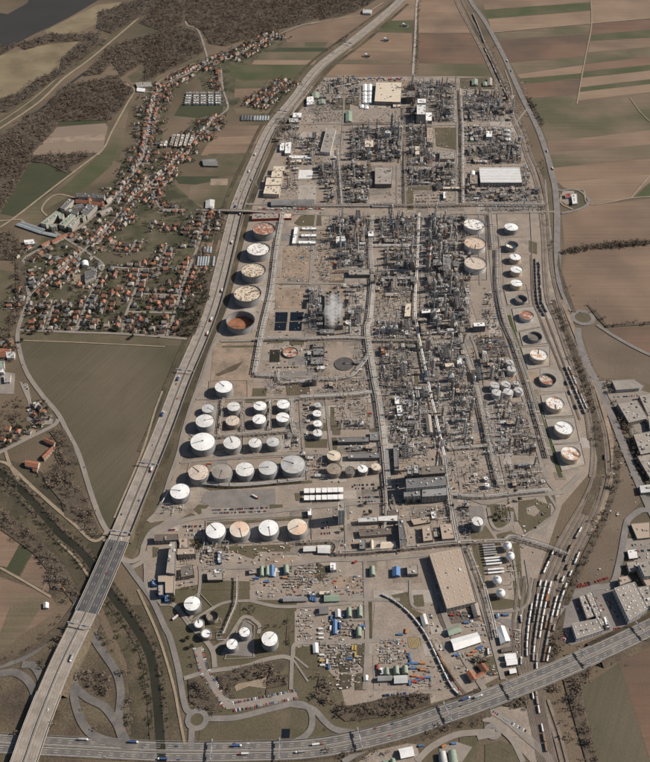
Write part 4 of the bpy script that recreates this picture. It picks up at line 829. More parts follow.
        o_ = MB(); a = Q[0] if Q[0].y < Q[2].y else Q[2]; b = Q[1] if Q[0].y < Q[2].y else Q[3]; p = a.lerp(b, .22); an = math.atan2((b - a).y, (b - a).x)
        o_.rbox(p.x, p.y, .2, 4, .3, 3.6, an); link('door', o_.mesh('door', 'steel'), t)
    return t
WM = {}
g_, c_, w_, cd = 'roof_grey', 'concrete', 'white', 'concrete_dark'
for a in [
 ('350,75', '155,42 308,42 300,160 145,155', 12, 'cream', c_, 'large cream white warehouse roof by the ploughed fields', 'warehouse'),
 ('350,75', '335,92 385,92 385,130 335,130', 22, cd, cd, 'dark square block beside the cream warehouse'),
 ('350,75', '400,140 450,140 450,165 400,165', 26, 'white_bright', w_, 'white topped boiler house, higher part'), ('350,75', '395,175 450,175 447,232 395,232', 30, w_, 'steel', 'tall white boiler house with grey face'),
 ('350,75', '448,220 485,220 485,270 448,270', 10, 'white_bright', c_, 'small white block attached to the boiler house'), ('350,75', '88,385 140,385 140,425 88,425', 9, 'cream', c_, 'small cream hall under the north cracking columns'),
 ('350,75', '455,310 492,310 492,395 455,395', 8, 'roof_pink', c_, 'narrow beige hall beside the north street'), ('350,75', '385,420 412,420 412,470 385,470', 8, 'cream', c_, 'narrow pale shed by the north pipe racks'),
 ('350,75', '530,445 620,445 620,495 530,495', 9, 'roof_flat', c_, 'flat grey beige substation north of the parking'), ('350,75', '255,168 300,166 300,185 255,187', 5, 'cream', w_, 'little cream annex below the large warehouse'),
 (PX('375,167 393,167 391.5,184 375,184'), None, 12, 'roof_flat', cd, 'flat grey hall in the shade of tall columns'),
 ('450,75', '130,18 165,18 165,52 130,52', 9, 'roof_palegreen', c_, 'larger pale green hall at the north edge', 'warehouse', 'gable'), ('450,75', '195,36 220,36 220,58 195,58', 7, 'roof_green', c_, 'small green shed at the north edge', 'shed', 'gable'), ('450,75', '222,13 250,13 250,55 222,55', 8, 'roof_flat', c_, 'grey shed at the north east corner', 'shed', 'gable'),
 ('450,75', '120,562 150,562 150,586 120,586', 10, 'white_bright', c_, 'little white barrel roofed block beside white hall', 'shed', 'arch'), ('450,75', '118,590 163,590 163,642 118,642', 9, 'tan_steel', c_, 'tan block beside the long white hall'), ('450,75', '215,330 250,330 250,365 215,365', 11, 'white_bright', w_, 'white cube building in the north east units'),
 ('240,75', '315,222 368,222 362,250 310,250', 8, 'white_bright', c_, 'white hall beside the motorway, north yard'), ('240,75', '290,255 345,255 345,278 290,278', 7, 'shell_light', c_, 'pale shed just below the white motorway hall'), ('240,75', '425,100 470,100 465,130 425,130', 8, 'roof_palegreen', c_, 'pale green shed, north west yard', 'shed', 'gable'),
 ('240,75', '465,140 505,140 505,165 465,165', 7, 'roof_green', c_, 'green shed beside the long street, north yard', 'shed', 'gable'), ('240,75', '395,130 435,125 440,170 395,175', 8, 'white_bright', w_, 'white shed beside the pale green shed'), ('240,75', '625,208 662,208 662,268 625,268', 9, 'roof_green', c_, 'large green roofed hall in open gravel yard', 'warehouse', 'gable'),
 ('240,75', '512,312 568,312 532,458 475,452', 10, 'roof_flat', 'white', 'long grey brown hall with white edge wall', 'warehouse'), ('240,75', '238,400 265,400 260,445 235,445', 7, 'white_bright', w_, 'white block nearest the motorway curve'), ('240,75', '270,400 305,395 300,462 265,462', 8, 'white_bright', w_, 'taller white block near the motorway curve'),
 ('240,75', '290,475 420,475 420,492 290,492', 6, 'white_bright', w_, 'thin white canopy row by the motorway curve'), ('240,75', '290,498 365,498 365,515 290,515', 7, 'cream', c_, 'cream strip building below the thin white canopy'), ('240,75', '200,538 268,538 264,566 198,566', 13, 'cream', 'cream', 'stepped cream complex, top block'),
 ('240,75', '190,568 252,568 248,603 185,603', 15, 'cream', 'cream', 'stepped cream complex, second block'), ('240,75', '158,605 250,605 243,650 150,650', 13, 'cream', 'cream', 'stepped cream complex, third block'), ('260,185', '32,5 122,5 112,55 20,50', 12, 'cream', 'cream', 'stepped cream complex, lowest block'),
 ('260,185', '65,80 190,78 190,108 65,112', 10, 'roof_grey', 'steel', 'long grey hall beside the crossing street', 'warehouse', 'gable'), ('260,185', '195,80 320,78 320,105 195,107', 9, 'roof_grey', 'steel', 'second long grey hall beside the crossing street', 'warehouse', 'gable'),
 ('260,185', '205,248 228,248 213,345 190,345', 6, 'white_bright', w_, 'white long bar of the comb shaped building'), ('260,185', '229,330 330,330 330,345 229,345', 6, 'white_bright', w_, 'bottom white wing of the comb shaped building'), ('260,185', '245,290 335,290 335,303 245,303', 5, 'white_bright', w_, 'middle white wing of the comb shaped building'), ('260,185', '250,250 335,250 335,262 250,262', 5, 'white_bright', w_, 'top white wing of the comb shaped building'),
 ('B1', '365,250 468,248 468,268 362,272', 7, 'roof_flat', 'red', 'fire station with red doors above the tanks'), ('B1', '472,248 520,250 518,268 472,268', 6, 'cream', 'red', 'cream annex of the fire station'), ('260,185', '525,500 650,500 650,530 525,530', 9, 'concrete', 'steel_dark', 'long grey hall with dark front in central units'), ('260,185', '452,305 500,300 512,338 450,342', 12, 'white', w_, 'white plant block at the foot of thin mast'),
 ('350,185', '205,315 285,315 285,336 205,336', 6, 'roof_flat', cd, 'grey hall between two central pipe racks'), ('350,185', '190,540 275,540 275,556 190,556', 7, 'roof_grey', cd, 'dark grey hall along lower central rack'), ('350,185', '280,540 360,540 355,556 282,556', 7, 'steel', cd, 'bluish hall along lower central rack'), ('350,185', '108,275 142,275 142,302 108,302', 11, 'white_bright', w_, 'small white cube west of the north central rack'),
 ('350,185', '235,222 268,222 268,238 235,238', 6, 'blue', 'blue', 'small blue box hall in central units'), ('350,185', '130,100 265,100 265,124 130,124', 6, 'roof_grey', c_, 'long low grey shed by crossing street', 'shed', 'gable'), ('350,185', '492,440 540,440 540,475 492,475', 12, 'roof_grey', 'steel_dark', 'dark block beside the fat striped chimney'), ('350,185', '550,410 600,410 600,475 550,475', 9, 'shell_grey', c_, 'grey flat block below thin red mast'),
 ('350,185', '552,40 568,40 568,78 552,78', 7, 'white_bright', w_, 'small white gatehouse at the car park'), ('350,185', '550,10 650,10 650,22 550,22', 6, 'cream', c_, 'thin cream building above the north car park'),
 ('260,285', '355,262 440,262 440,285 355,285', 6, 'roof_grey', c_, 'flat grey pump house below the steam'), ('260,285', '315,340 380,340 380,368 315,368', 6, cd, cd, 'grey treatment house, upper of three'), ('260,285', '315,375 380,375 380,412 315,412', 6, g_, cd, 'grey treatment house, middle of three'), ('260,285', '300,430 375,425 375,467 300,467', 6, g_, cd, 'grey treatment house, lower of three'), ('260,285', '335,480 385,478 385,496 335,496', 4, 'white', w_, 'little white shed by treatment houses'),
 ('360,285', '270,108 305,108 300,186 262,186', 7, 'cream', c_, 'narrow beige hall beside the white pipelines'), ('360,285', '365,145 475,140 480,158 365,168', 10, 'white_bright', c_, 'white long block right of the white pipelines'), ('360,285', '150,45 225,45 225,65 150,65', 5, 'roof_flat', c_, 'flat grey hut at the head of gravel yard'), ('360,285', '122,370 145,370 150,403 125,403', 9, 'rust', 'rust', 'rust red narrow tower block'), ('360,285', '130,406 170,406 168,418 130,418', 4, 'white_bright', w_, 'white hut at the rust red block'),
 ('360,285', '500,462 555,460 560,484 505,484', 9, 'cream', c_, 'cream block amid the dense dark units'), ('360,285', '575,432 605,432 605,468 575,468', 12, 'white', w_, 'white block amid the dense dark units'), ('360,285', '440,430 490,430 490,463 440,463', 8, 'roof_pink', c_, 'beige block amid the dense dark units'), ('440,285', '195,222 265,220 270,243 200,246', 16, 'white_bright', 'steel_dark', 'white topped building with dark face by gravel yard'),
 ('310,385', '500,70 530,70 530,112 502,112', 6, 'white_bright', w_, 'white hut at the narrow lawn strip'), ('310,385', '512,122 543,120 550,180 518,183', 7, 'white_bright', w_, 'white hall at the narrow lawn strip'), ('310,385', '165,312 350,308 350,335 165,338', 8, g_, 'steel_dark', 'long dark cooling shed, upper'), ('310,385', '355,278 405,278 408,326 355,326', 6, g_, c_, 'grey flat block beside the upper cooling shed'), ('310,385', '225,405 410,400 410,430 225,433', 8, g_, 'steel_dark', 'long dark cooling shed, lower'),
 ('310,385', '492,350 522,350 525,505 500,505', 12, g_, c_, 'tall narrow grey building in the main street'), ('400,385', '150,172 182,172 195,283 165,288', 11, 'roof_flat', c_, 'long grey gabled hall beside white pipelines', 'warehouse', 'gable'),
 ('C3', '338,115 497,104 500,138 342,152', 26, 'roof_grey', 'steel', 'main grey turbine hall of the power station', 'power_station'), ('C3', '331,162 400,158 400,180 331,184', 17, g_, 'steel', 'low wing of the power station, street side', 'power_station'), ('C3', '403,158 500,146 501,178 403,184', 19, 'shell_grey', 'steel', 'pale wing of the power station by the pipes', 'power_station'),
 ('C3', '345,60 362,60 362,95 345,95', 34, 'steel', 'steel_dark', 'tall boiler block, first behind the power station'), ('C3', '370,58 390,58 390,92 370,92', 36, 'steel', 'steel_dark', 'tall boiler block, second behind the power station'), ('C3', '400,68 495,60 495,90 400,98', 20, cd, cd, 'brown roofed block behind the power station'),
 ('300,480', '228,130 265,130 265,180 226,180', 40, 'concrete', 'white', 'tall white office tower beside the loading canopies', 'office_tower'), ('300,480', '45,170 70,170 72,208 48,208', 8, 'white_bright', w_, 'white booth beside the office tower road'), ('300,480', '340,225 460,218 460,245 345,250', 9, 'shell_light', c_, 'long pale office bar in the admin quarter', 'office_building'),
 ('300,480', '462,215 580,208 580,243 462,243', 9, 'white', c_, 'white roofed office bar joined to the pale one', 'office_building'), ('300,480', '520,180 585,178 585,206 520,207', 8, 'roof_brown', c_, 'brown roofed office behind the white bar', 'office_building'), ('300,480', '345,292 540,287 545,318 355,332', 7, 'roof_brown', c_, 'wide brown roofed hall in the admin quarter'), ('300,480', '580,235 605,233 633,368 592,388', 16, 'roof_slate', c_, 'long dark slab block in the admin quarter', 'office_building'),
 ('300,480', '480,360 560,357 570,408 474,411', 9, 'cream', c_, 'cream gabled hall beside the slab block', 'warehouse', 'gable'), ('300,480', '412,352 435,352 438,408 414,408', 8, 'cream', c_, 'narrow cream barrel shed by grey block', 'shed', 'arch'), ('300,480', '352,355 388,355 388,408 352,408', 10, g_, cd, 'grey roofed block next to narrow cream shed'), ('300,480', '22,388 92,386 92,413 20,416', 8, 'white', c_, 'white hall beside railway gate, first of pair', 'warehouse', 'gable'),
 ('300,480', '105,380 178,378 178,425 105,422', 9, 'white', c_, 'larger white hall of the pair', 'warehouse', 'gable'), ('300,480', '182,492 212,490 215,528 184,531', 7, 'white_bright', w_, 'small white hut alone in brown yard', 'shed', 'gable'), ('300,480', '410,505 443,503 445,555 412,557', 9, 'roof_palegreen', 'roof_green', 'pale green barrel hall alone in yard', 'shed', 'arch'), ('300,480', '547,510 592,508 592,558 548,560', 9, 'blue_roof', 'blue', 'blue roofed workshop beside flat grey one', 'shed', 'gable'),
 ('C3', '343,453 385,453 387,488 345,488', 8, 'roof_flat', c_, 'flat grey workshop beside the blue one'), ('C3', '402,300 436,296 447,355 408,360', 9, 'roof_pink', c_, 'pinkish flat hall above the big warehouse, first'), ('C3', '472,292 520,290 532,348 482,352', 9, 'roof_pink', c_, 'pinkish flat hall above the big warehouse, second'), ('C3', '438,245 455,243 458,268 441,270', 7, 'white_bright', w_, 'white cube on the beige yard'), ('C3', '444,312 468,310 474,340 450,343', 5, 'roof_flat', cd, 'sunken block between pinkish halls'),
 ('C3', '355,272 432,262 436,284 370,296', 5, 'roof_pink', cd, 'beige low yard building, upper'),
 ('430,580', '240,138 285,130 300,203 263,212', 9, 'roof_flat', c_, 'grey gabled annex at the warehouse corner', 'warehouse', 'gable'), ('430,580', '100,283 165,258 188,298 115,322', 9, 'roof_palegreen', 'steel', 'grey green workshop above long white hall', 'workshop', 'gable'), ('430,580', '122,345 280,303 302,358 145,410', 10, 'white_bright', 'steel', 'long white gabled hall by the freight track', 'warehouse', 'gable'),
 ('430,580', '398,275 440,266 475,350 420,370', 10, 'white_bright', 'steel', 'white arched hall by the rail yard', 'warehouse', 'gable'), ('430,580', '420,400 485,390 488,413 425,423', 6, 'roof_brown', cd, 'brown shed between the white halls', 'shed', 'gable'), ('430,580', '440,435 505,428 511,458 447,465', 9, 'white_bright', 'steel', 'white twin hall by rail yard, upper half', 'warehouse', 'gable'), ('430,580', '449,470 513,462 518,492 456,500', 9, 'white_bright', 'steel', 'white twin hall by rail yard, lower half', 'warehouse', 'gable'),
 ('430,580', '468,525 505,518 512,543 475,550', 7, 'white_bright', 'steel', 'smallest white hall beside the dark motorway', 'shed', 'gable'), ('430,580', '285,498 322,488 350,528 320,546', 10, 'tile_orange', 'plaster', 'old orange roofed villa, upper wing', 'villa', 'gable'), ('430,580', '215,543 250,530 280,580 248,592', 10, 'tile_orange', 'plaster', 'old orange roofed villa, lower wing', 'villa', 'gable'), ('430,580', '268,560 322,532 332,548 280,575', 8, 'tile_orange', 'plaster', 'old orange roofed villa, middle link', 'villa', 'gable'),
 ('340,580', '38,160 68,158 70,210 40,212', 9, 'roof_palegreen', 'roof_green', 'green barrel hall, upper first', 'shed', 'arch'), ('340,580', '101,155 132,153 133,208 103,210', 9, 'roof_palegreen', 'roof_green', 'green barrel hall, upper second', 'shed', 'arch'), ('340,580', '92,275 128,273 128,326 95,328', 9, 'roof_palegreen', 'roof_green', 'green barrel hall beside street, lower', 'shed', 'arch'),
 ('340,580', '262,515 290,515 295,556 264,556', 8, 'roof_palegreen', 'roof_green', 'olive barrel hall, first of three', 'shed', 'arch'), ('340,580', '315,505 350,503 352,550 318,550', 9, 'roof_palegreen', 'roof_green', 'olive barrel hall, second of three', 'shed', 'arch'), ('340,580', '367,502 402,500 405,546 370,548', 9, 'roof_palegreen', 'roof_green', 'olive barrel hall, third of three', 'shed', 'arch'),
 ('340,580', '224,565 308,562 308,588 224,592', 8, 'shell_grey', c_, 'grey gabled hall under barrel halls, first', 'warehouse', 'gable'), ('340,580', '320,560 395,557 400,600 322,604', 9, 'shell_light', c_, 'pale gabled hall under barrel halls, second', 'warehouse', 'gable'), ('340,580', '237,520 256,518 256,556 239,558', 6, 'white_bright', w_, 'narrow white hut beside barrel halls'),
 ('340,580', '475,210 505,195 522,255 492,268', 8, 'shell_light', c_, 'pale shed inside the freight train curve', 'shed', 'gable'), ('340,580', '140,565 165,560 168,588 142,592', 5, 'white', w_, 'white hut on bare mound', 'shed', 'gable'),
 ('240,560', '115,33 140,31 142,88 113,90', 8, 'roof_palegreen', 'roof_green', 'green barrel hall beside blue canopy, first', 'shed', 'arch'), ('240,560', '149,31 172,31 173,84 148,84', 8, 'roof_palegreen', 'roof_green', 'green barrel hall beside blue canopy, second', 'shed', 'arch'), ('240,560', '177,28 200,28 203,92 178,92', 5, 'blue_roof', 'blue', 'bright blue canopy between green halls', 'shed', 'gable'),
 ('240,560', '254,25 287,23 290,72 258,75', 9, 'roof_palegreen', 'roof_green', 'green barrel hall set apart in works yard', 'shed', 'arch'), ('240,560', '55,52 98,52 98,78 55,82', 5, 'roof_flat', c_, 'flat pale block in works yard'), ('240,560', '255,215 310,213 310,238 255,240', 7, 'shell_grey', c_, 'grey hip roofed hut row, first', 'shed', 'gable'), ('240,560', '313,215 392,213 392,236 313,238', 7, 'shell_grey', c_, 'grey hip roofed hut row, second', 'shed', 'gable'),
 ('240,560', '470,183 535,182 535,202 470,205', 7, 'cream', c_, 'cream bar behind the green gabled hall'), ('240,560', '498,203 585,200 587,235 498,238', 8, 'roof_green', c_, 'wide green gabled hall beside cream bar', 'warehouse', 'gable'), ('240,560', '533,17 570,17 572,58 535,58', 7, 'white_bright', w_, 'white square hut by brown yard'), ('240,560', '468,272 520,268 522,308 470,313', 8, g_, cd, 'grey gabled workshop in the works yards', 'workshop', 'gable'),
 ('240,560', '550,350 573,350 573,432 552,432', 6, 'blue_roof', 'blue', 'long bright blue canopy', 'shed', 'gable'), ('240,560', '562,290 592,288 595,333 565,333', 7, 'shell_light', c_, 'pale hut above the blue canopy', 'shed', 'gable'), ('240,560', '430,490 460,488 462,543 435,546', 6, 'white_bright', w_, 'white hut at end of works road', 'shed', 'gable'), ('240,560', '410,190 445,188 445,207 412,207', 6, 'white', w_, 'white hut above blue containers'),
 ('140,480', '82,325 225,320 228,353 85,360', 10, 'roof_brown', c_, 'dark roofed entrance building by motorway road', 'office_building'), ('140,480', '178,368 213,365 208,555 155,548', 16, 'roof_flat', c_, 'long tall office slab, west corner', 'office_building'), ('140,480', '236,345 285,342 288,400 233,403', 11, 'roof_pink', c_, 'office block with stairs, west corner', 'office_building'), ('140,480', '222,408 325,403 328,437 222,442', 14, 'roof_pink', 'concrete', 'wide office block with glazed front', 'office_building'),
 ('140,560', '108,95 205,90 200,195 150,195 150,130 108,130', 11, 'roof_pink', c_, 'angular flat tan laboratory', 'office_building'), ('140,560', '108,150 138,148 138,208 110,208', 12, 'roof_pink', 'blue', 'tan block with blue side', 'office_building'), ('140,560', '70,118 95,112 98,150 72,150', 6, 'blue_roof', 'blue', 'blue roofed porch of the laboratory', 'shed'), ('140,560', '148,208 172,206 170,245 148,245', 6, 'blue_roof', 'blue', 'small blue roofed office', 'shed'),
 ('140,480', '240,515 312,500 320,560 245,575', 9, cd, cd, 'dark workshop among yards'), ('140,480', '395,545 488,540 490,590 400,592', 7, 'roof_flat', cd, 'flat grey hall by the grass triangle'), ('140,480', '440,530 483,528 486,548 442,550', 8, 'white', w_, 'white upper hall over grey one'), ('140,480', '400,397 420,397 420,425 400,425', 6, 'white', w_, 'white hut below the white tank'), ('140,480', '460,415 480,415 482,490 462,490', 5, 'steel', 'blue', 'thin bluish shed below white hut'),
 ('560,560,7.22', '392,205 540,160 636,350 500,436', 14, 'roof_flat', 'shell_light', 'huge logistics hall roof full of white rooflights', 'logistics_hall', 'flat', 'building', 0, 4, 9), ('560,560,7.22', '550,200 650,185 665,330 625,335', 13, 'roof_flat', c_, 'extension of the huge logistics hall', 'logistics_hall', 'flat', 'building', 0, 4, 9), ('560,560,7.22', '425,128 490,115 515,150 435,182', 11, 'roof_pink', c_, 'pale annex above the logistics hall'),
 ('560,560,7.22', '570,30 640,10 690,110 612,118', 18, 'roof_flat', 'shell_light', 'tall pale factory block at frame edge'), ('560,560,7.22', '480,20 555,8 560,70 500,85', 8, 'roof_flat', c_, 'flat block beside the tall factory'), ('560,560,7.22', '85,462 270,425 315,505 120,570', 11, 'roof_flat', 'shell_light', 'tractor dealer hall with rooflight rows', 'dealer_hall', 'flat', 'building', 0, 3, 9),
 ('560,560,7.22', '138,265 178,252 252,405 195,422', 8, 'roof_flat', c_, 'first long wing of the dealer hall', 'dealer_hall', 'flat', 'building', 0, 3, 8), ('560,560,7.22', '187,250 230,228 325,465 290,478', 9, 'roof_flat', c_, 'second long wing of the dealer hall', 'dealer_hall', 'flat', 'building', 0, 3, 8), ('560,560,7.22', '315,415 335,410 362,485 340,488', 10, 'white_bright', w_, 'white end block of the dealer hall'),
 ('540,370', '425,62 560,55 612,92 588,108 450,118', 9, 'roof_flat', 'steel', 'crescent office with orange roof deck by the field', 'office_building'), ('540,370', '458,197 575,178 640,285 525,312', 10, 'roof_flat', c_, 'flat factory roof behind the tree belt, upper', 'factory_hall', 'flat', 'building', 0, 10, 12), ('540,370', '552,382 670,360 690,480 595,500', 10, 'roof_flat', c_, 'flat factory roof behind the tree belt, lower', 'factory_hall', 'flat', 'building', 0, 10, 12),
 ('540,370', '585,150 720,130 760,240 640,270', 10, 'roof_flat', c_, 'flat factory roof at frame edge, upper', 'factory_hall', 'flat', 'building', 0, 8, 12), ('540,370', '640,290 740,280 760,340 650,350', 10, 'roof_flat', c_, 'flat factory roof at frame edge, lower', 'factory_hall'),
 ('D3', '575,292 650,285 652,345 600,350', 5, 'roof_pink', c_, 'low beige slab near red machines'),
 ('370,690', '170,345 250,328 262,382 185,398', 9, 'white_bright', 'steel', 'white square hall south of the dark motorway', 'warehouse', 'gable'), ('370,690', '405,365 450,355 465,430 412,432', 9, 'steel', 'shell_light', 'blue grey arched hall south of dark motorway', 'warehouse', 'arch'), ('370,690', '462,355 510,348 525,432 470,434', 9, 'roof_palegreen', 'roof_green', 'green arched hall south of dark motorway', 'warehouse', 'arch'),
 ('370,690', '75,412 105,408 110,440 80,440', 7, 'roof_green', 'roof_green', 'small green barrel hall at bottom edge, first', 'shed', 'arch'), ('370,690', '118,405 150,402 156,438 122,440', 7, 'roof_green', 'roof_green', 'small green barrel hall at bottom edge, second', 'shed', 'arch'),
 ('D1', '340,175 362,172 365,210 345,212', 6, 'white', w_, 'white petrol station kiosk in the loop', 'petrol_station'), ('D1', '315,172 335,170 336,185 317,186', 6, 'red', w_, 'red petrol station canopy', 'canopy'),
 ('0,330,5.08', '-40,85 55,88 50,108 -40,106', 9, 'tile_orange', 'plaster', 'long orange roofed hall at the frame edge, upper', 'hall', 'gable'), ('0,330,5.08', '-40,112 32,108 26,130 -40,132', 9, 'tile_orange', 'plaster', 'long orange roofed hall at the frame edge, lower', 'hall', 'gable'), ('0,330,5.08', '30,110 75,112 72,140 35,142', 7, 'shell_light', w_, 'pale flat shop beside orange halls'), ('0,330,5.08', '-10,160 20,158 22,190 -10,192', 8, 'roof_palegreen', w_, 'pale green roofed shop at frame edge'),
 ('0,330,5.08', '0,195 18,195 18,215 0,215', 9, 'white_bright', w_, 'bright white silo house at frame edge'), ('0,330,5.08', '20,230 55,228 50,262 22,265', 6, 'roof_flat', w_, 'flat depot at the parking place'),
 ('0,330,5.08', '225,543 280,566 270,580 222,560', 9, 'tile_orange', 'plaster', 'courtyard farm, upper orange wing', 'farmhouse', 'gable'), ('0,330,5.08', '250,593 280,590 222,652 208,632', 9, 'tile_orange', 'plaster', 'courtyard farm, slanted orange wing', 'farmhouse', 'gable'), ('0,330,5.08', '128,655 200,665 188,695 125,682', 10, 'tile_orange', 'plaster', 'courtyard farm, lowest orange wing', 'farmhouse', 'gable'), ('0,330,5.08', '168,700 190,705 186,716 165,712', 6, 'tile_orange', 'plaster', 'courtyard farm, small orange annex', 'farmhouse', 'gable'),
 ('B1', '455,180 500,180 498,195 453,195', 6, 'concrete', c_, 'grey hut at crossing street') if 0 else ('B1', '180,195 215,192 212,228 178,226', 7, 'shell_light', c_, 'grey depot beside the bridge ramp', 'depot', 'gable'),
 ('B1', '165,33 220,30 228,58 170,56', 8, 'roof_grey', c_, 'grey farm hall amid the gardens', 'farm_hall', 'gable'),
 ('A3', '237,530 0,0', 0, 0, 0, 0) if 0 else ('A4', '170,8 190,8 190,28 170,28', 6, 'white', w_, 'white hut in farmland beside slip road', 'shed', 'gable'),
 ('A0', '535,325 595,322 600,340 540,342', 6, 'roof_flat', w_, 'sports club house by the football field', 'club_house'), ('A0', '540,342 572,345 568,358 538,355', 6, 'white_bright', w_, 'white hut by the football field', 'shed', 'gable'),
 ('C0', '172,35 205,38 200,52 168,50', 7, 'shell_light', w_, 'white fenced pump station beside motorway, top', 'pump_station'),
 ]:
    if a[1] is None: bld(None, a[0], *a[2:]) if False else bld(0, a[0], *a[2:])
    else: bld(*a)
big = bld(0, PX('429,553.5 461.6,547.7 476.5,602 447,609'), 12, 'roof_pink', 'concrete', 'huge beige warehouse roof dotted with white vents', 'warehouse', 'flat', 'building', 0, 3, 11)
bld(0, PX('479,167.5 520,167.5 522.5,182.5 480.5,182.5'), 13, 'white_bright', 'steel', 'long white hall with striped roof at north east', 'warehouse', 'flat', 'building', 0, 0, 0)
W_ = T('450,75', '175,560 418,560 420,575 177,575')
for k in range(9):                                  # raised roof monitors of the white hall
    y = 168.6 + k * 1.6; A = G(479.6 + k * .15, y, 13); B = G(520.4 + k * .25, y, 13); t = thing('roof_monitor', 'roof monitor', 'grey ridge across the long white hall roof', '', (A.x, A.y, 13), ref='the ploughed fields', key=-A.y)
    v = MB(); v.wall([Vector((0, 0, 0)), Vector((B.x - A.x, B.y - A.y, 0))], 1.3, 0, .9); link('monitor_body', v.mesh('monitor_body', 'shell_light'), t)
# white tents, loading canopies
for i, y in enumerate((50, 70, 95, 118, 140)):
    for j, x in enumerate((76, 105)): bld('350,75', '%d,%d %d,%d %d,%d %d,%d' % (x, y, x + 25, y, x + 24, y + 19, x - 1, y + 19), 6, 'white_bright', 'white', 'white gabled tent hall beside the cream warehouse', 'tent_hall', 'gable', 'tent hall', wins=False)
for i, (x, y) in enumerate([(60, 172), (88, 178)]): bld('350,75', '%d,%d %d,%d %d,%d %d,%d' % (x, y, x + 22, y, x + 22, y + 18, x, y + 18), 5, 'white_bright', 'white', 'white square tent below the tent hall block', 'tent_hall', 'gable', 'tent hall', wins=False)
for row, y in enumerate((56, 98)):
    for i, x in enumerate((25, 58, 95, 130, 163, 194, 227)):
        (ax, ay), = T('300,480', '%d,%d' % (x + 14, y + 8 - i)); c = G(ax, ay, 6)
        t = thing('loading_canopy', 'canopy', 'white tanker loading canopy in the %s row' % ('upper', 'lower')[row], '', (c.x, c.y, .4))
        v = MB(); v.box(-4.6, -5.5, 5.2, 4.6, 5.5, 6.2); link('canopy_roof', v.mesh('canopy_roof', 'white_bright'), t)
        for sx in (-3, 3):
            for sy in (-4, 4): v = MB(); v.box(sx - .25, sy - .25, 0, sx + .25, sy + .25, 5.2); link('post', v.mesh('post', 'steel'), t)
        v = MB(); v.box(-1, -4, 0, 1, 4, .8); link('loading_island', v.mesh('loading_island', 'concrete'), t)
# village landmarks
for x0 in range(5):
    for k in range(1): 
        o_ = x0 * 33
for i, s_ in enumerate(['35,262 50,252 195,300 180,312', '52,251 70,240 212,285 197,297', '185,312 205,300 285,318 270,332']): bld('10,180', s_, 6, 'glasshouse', 'roof_slate', 'long grey corrugated nursery roof', 'nursery_hall', 'gable', 'nursery hall', wins=False)
for s_ in ['182,255 275,182 300,192 212,262', '290,262 362,198 385,206 322,272', '340,275 400,215 425,205 365,285', '405,215 440,200 455,206 430,225', '285,205 300,195 318,200 310,230 292,228', '225,262 275,258 275,275 245,280']: bld('10,180', s_, 13, 'roof_palegreen', 'plaster', 'pale green roofed apartment block in village', 'apartment_block', cat='apartment block')
for s_ in ['297,165 350,112 378,118 322,172', '327,182 345,162 405,185 398,202', '420,190 460,142 515,150 455,212', '375,150 430,140 440,158 385,168', '395,78 560,85 555,106 398,98']: bld('10,180', s_, 13, 'roof_slate', 'plaster', 'slate grey apartment block beside the green roofed blocks', 'apartment_block', cat='apartment block')
for s_ in ['388,105 460,112 462,130 386,124', '462,112 555,125 555,146 464,132', '530,125 552,122 560,150 538,155', '455,100 480,105 475,135 458,130']: bld('10,180', s_, 13, 'tile_orange', 'plaster', 'orange roofed wing of the village court block', 'apartment_block', 'gable', 'apartment block')
for s_ in ['242,350 280,330 290,345 252,368', '282,329 325,308 338,322 292,344', '520,180 590,150 605,170 540,200', '180,372 225,350 235,362 190,385', '560,110 590,90 605,105 575,128']: bld('10,180', s_, 9, 'tile_orange' if s_[0] in '21' else 'roof_flat', 'plaster', 'long street front house near the apartment blocks', 'street_house', 'gable', 'house')
bld('10,180', '82,355 140,350 150,375 90,380', 7, 'white_bright', 'white', 'bright white bungalow by the wood', 'bungalow'); bld('A1', '318,435 345,430 348,450 322,452', 9, 'white_bright', 'white', 'white domed church hall in the village gardens', 'church_hall', 'arch', wins=False); bld('A1', '335,480 380,465 375,500 335,518', 9, 'roof_slate', 'plaster', 'dark roofed school in the village', 'school')
n_ = 0
for cx in (470, 510, 553, 597, 640):
    for ry in range(5):
        y = 70 + ry * 14 + (3 if ry else 0); x = cx - 16 - (ry * 3 if cx == 470 else 0)
        for hx in (0, 17): bld('110,80', '%d,%d %d,%d %d,%d %d,%d' % (x + hx, y, x + hx + 14, y, x + hx + 14, y + 8, x + hx, y + 8), 7, 'white' if ry else 'roof_flat', 'white', 'white terraced house in the new estate', 'terraced_house', 'flat', 'house', units=1, wins=False, ref='the wood')
for (x0, y0), (x1, y1) in [((372, 320), (350, 385)), ((398, 318), (378, 392)), ((425, 320), (405, 392)), ((452, 320), (432, 390)), ((482, 325), (458, 385)), ((302, 362), (292, 392)), ((325, 358), (316, 390))]:
    m = 5 if y1 - y0 > 50 else 2
    for k in range(m):
        a = k / m; x = x0 + (x1 - x0) * a; y = y0 + (y1 - y0) * a; d = (y1 - y0) / m * .86
        bld('110,80', '%.1f,%.1f %.1f,%.1f %.1f,%.1f %.1f,%.1f' % (x, y, x + 15, y, x + 12, y + d, x - 3, y + d), 7, random.choice(['white', 'cream', 'white_bright', 'roof_flat']), 'plaster', 'slanting terrace house between the two village streets', 'terraced_house', 'flat', 'house', units=1, wins=False, ref='the wood')
for i in range(5): bld('110,240', '%d,95 %d,95 %d,148 %d,148' % (517 + i * 15, 528 + i * 15, 521 + i * 15, 510 + i * 15), 4, 'glasshouse', 'glasshouse', 'glass greenhouse beside the pale motorway', 'greenhouse', 'gable', 'greenhouse', wins=False)
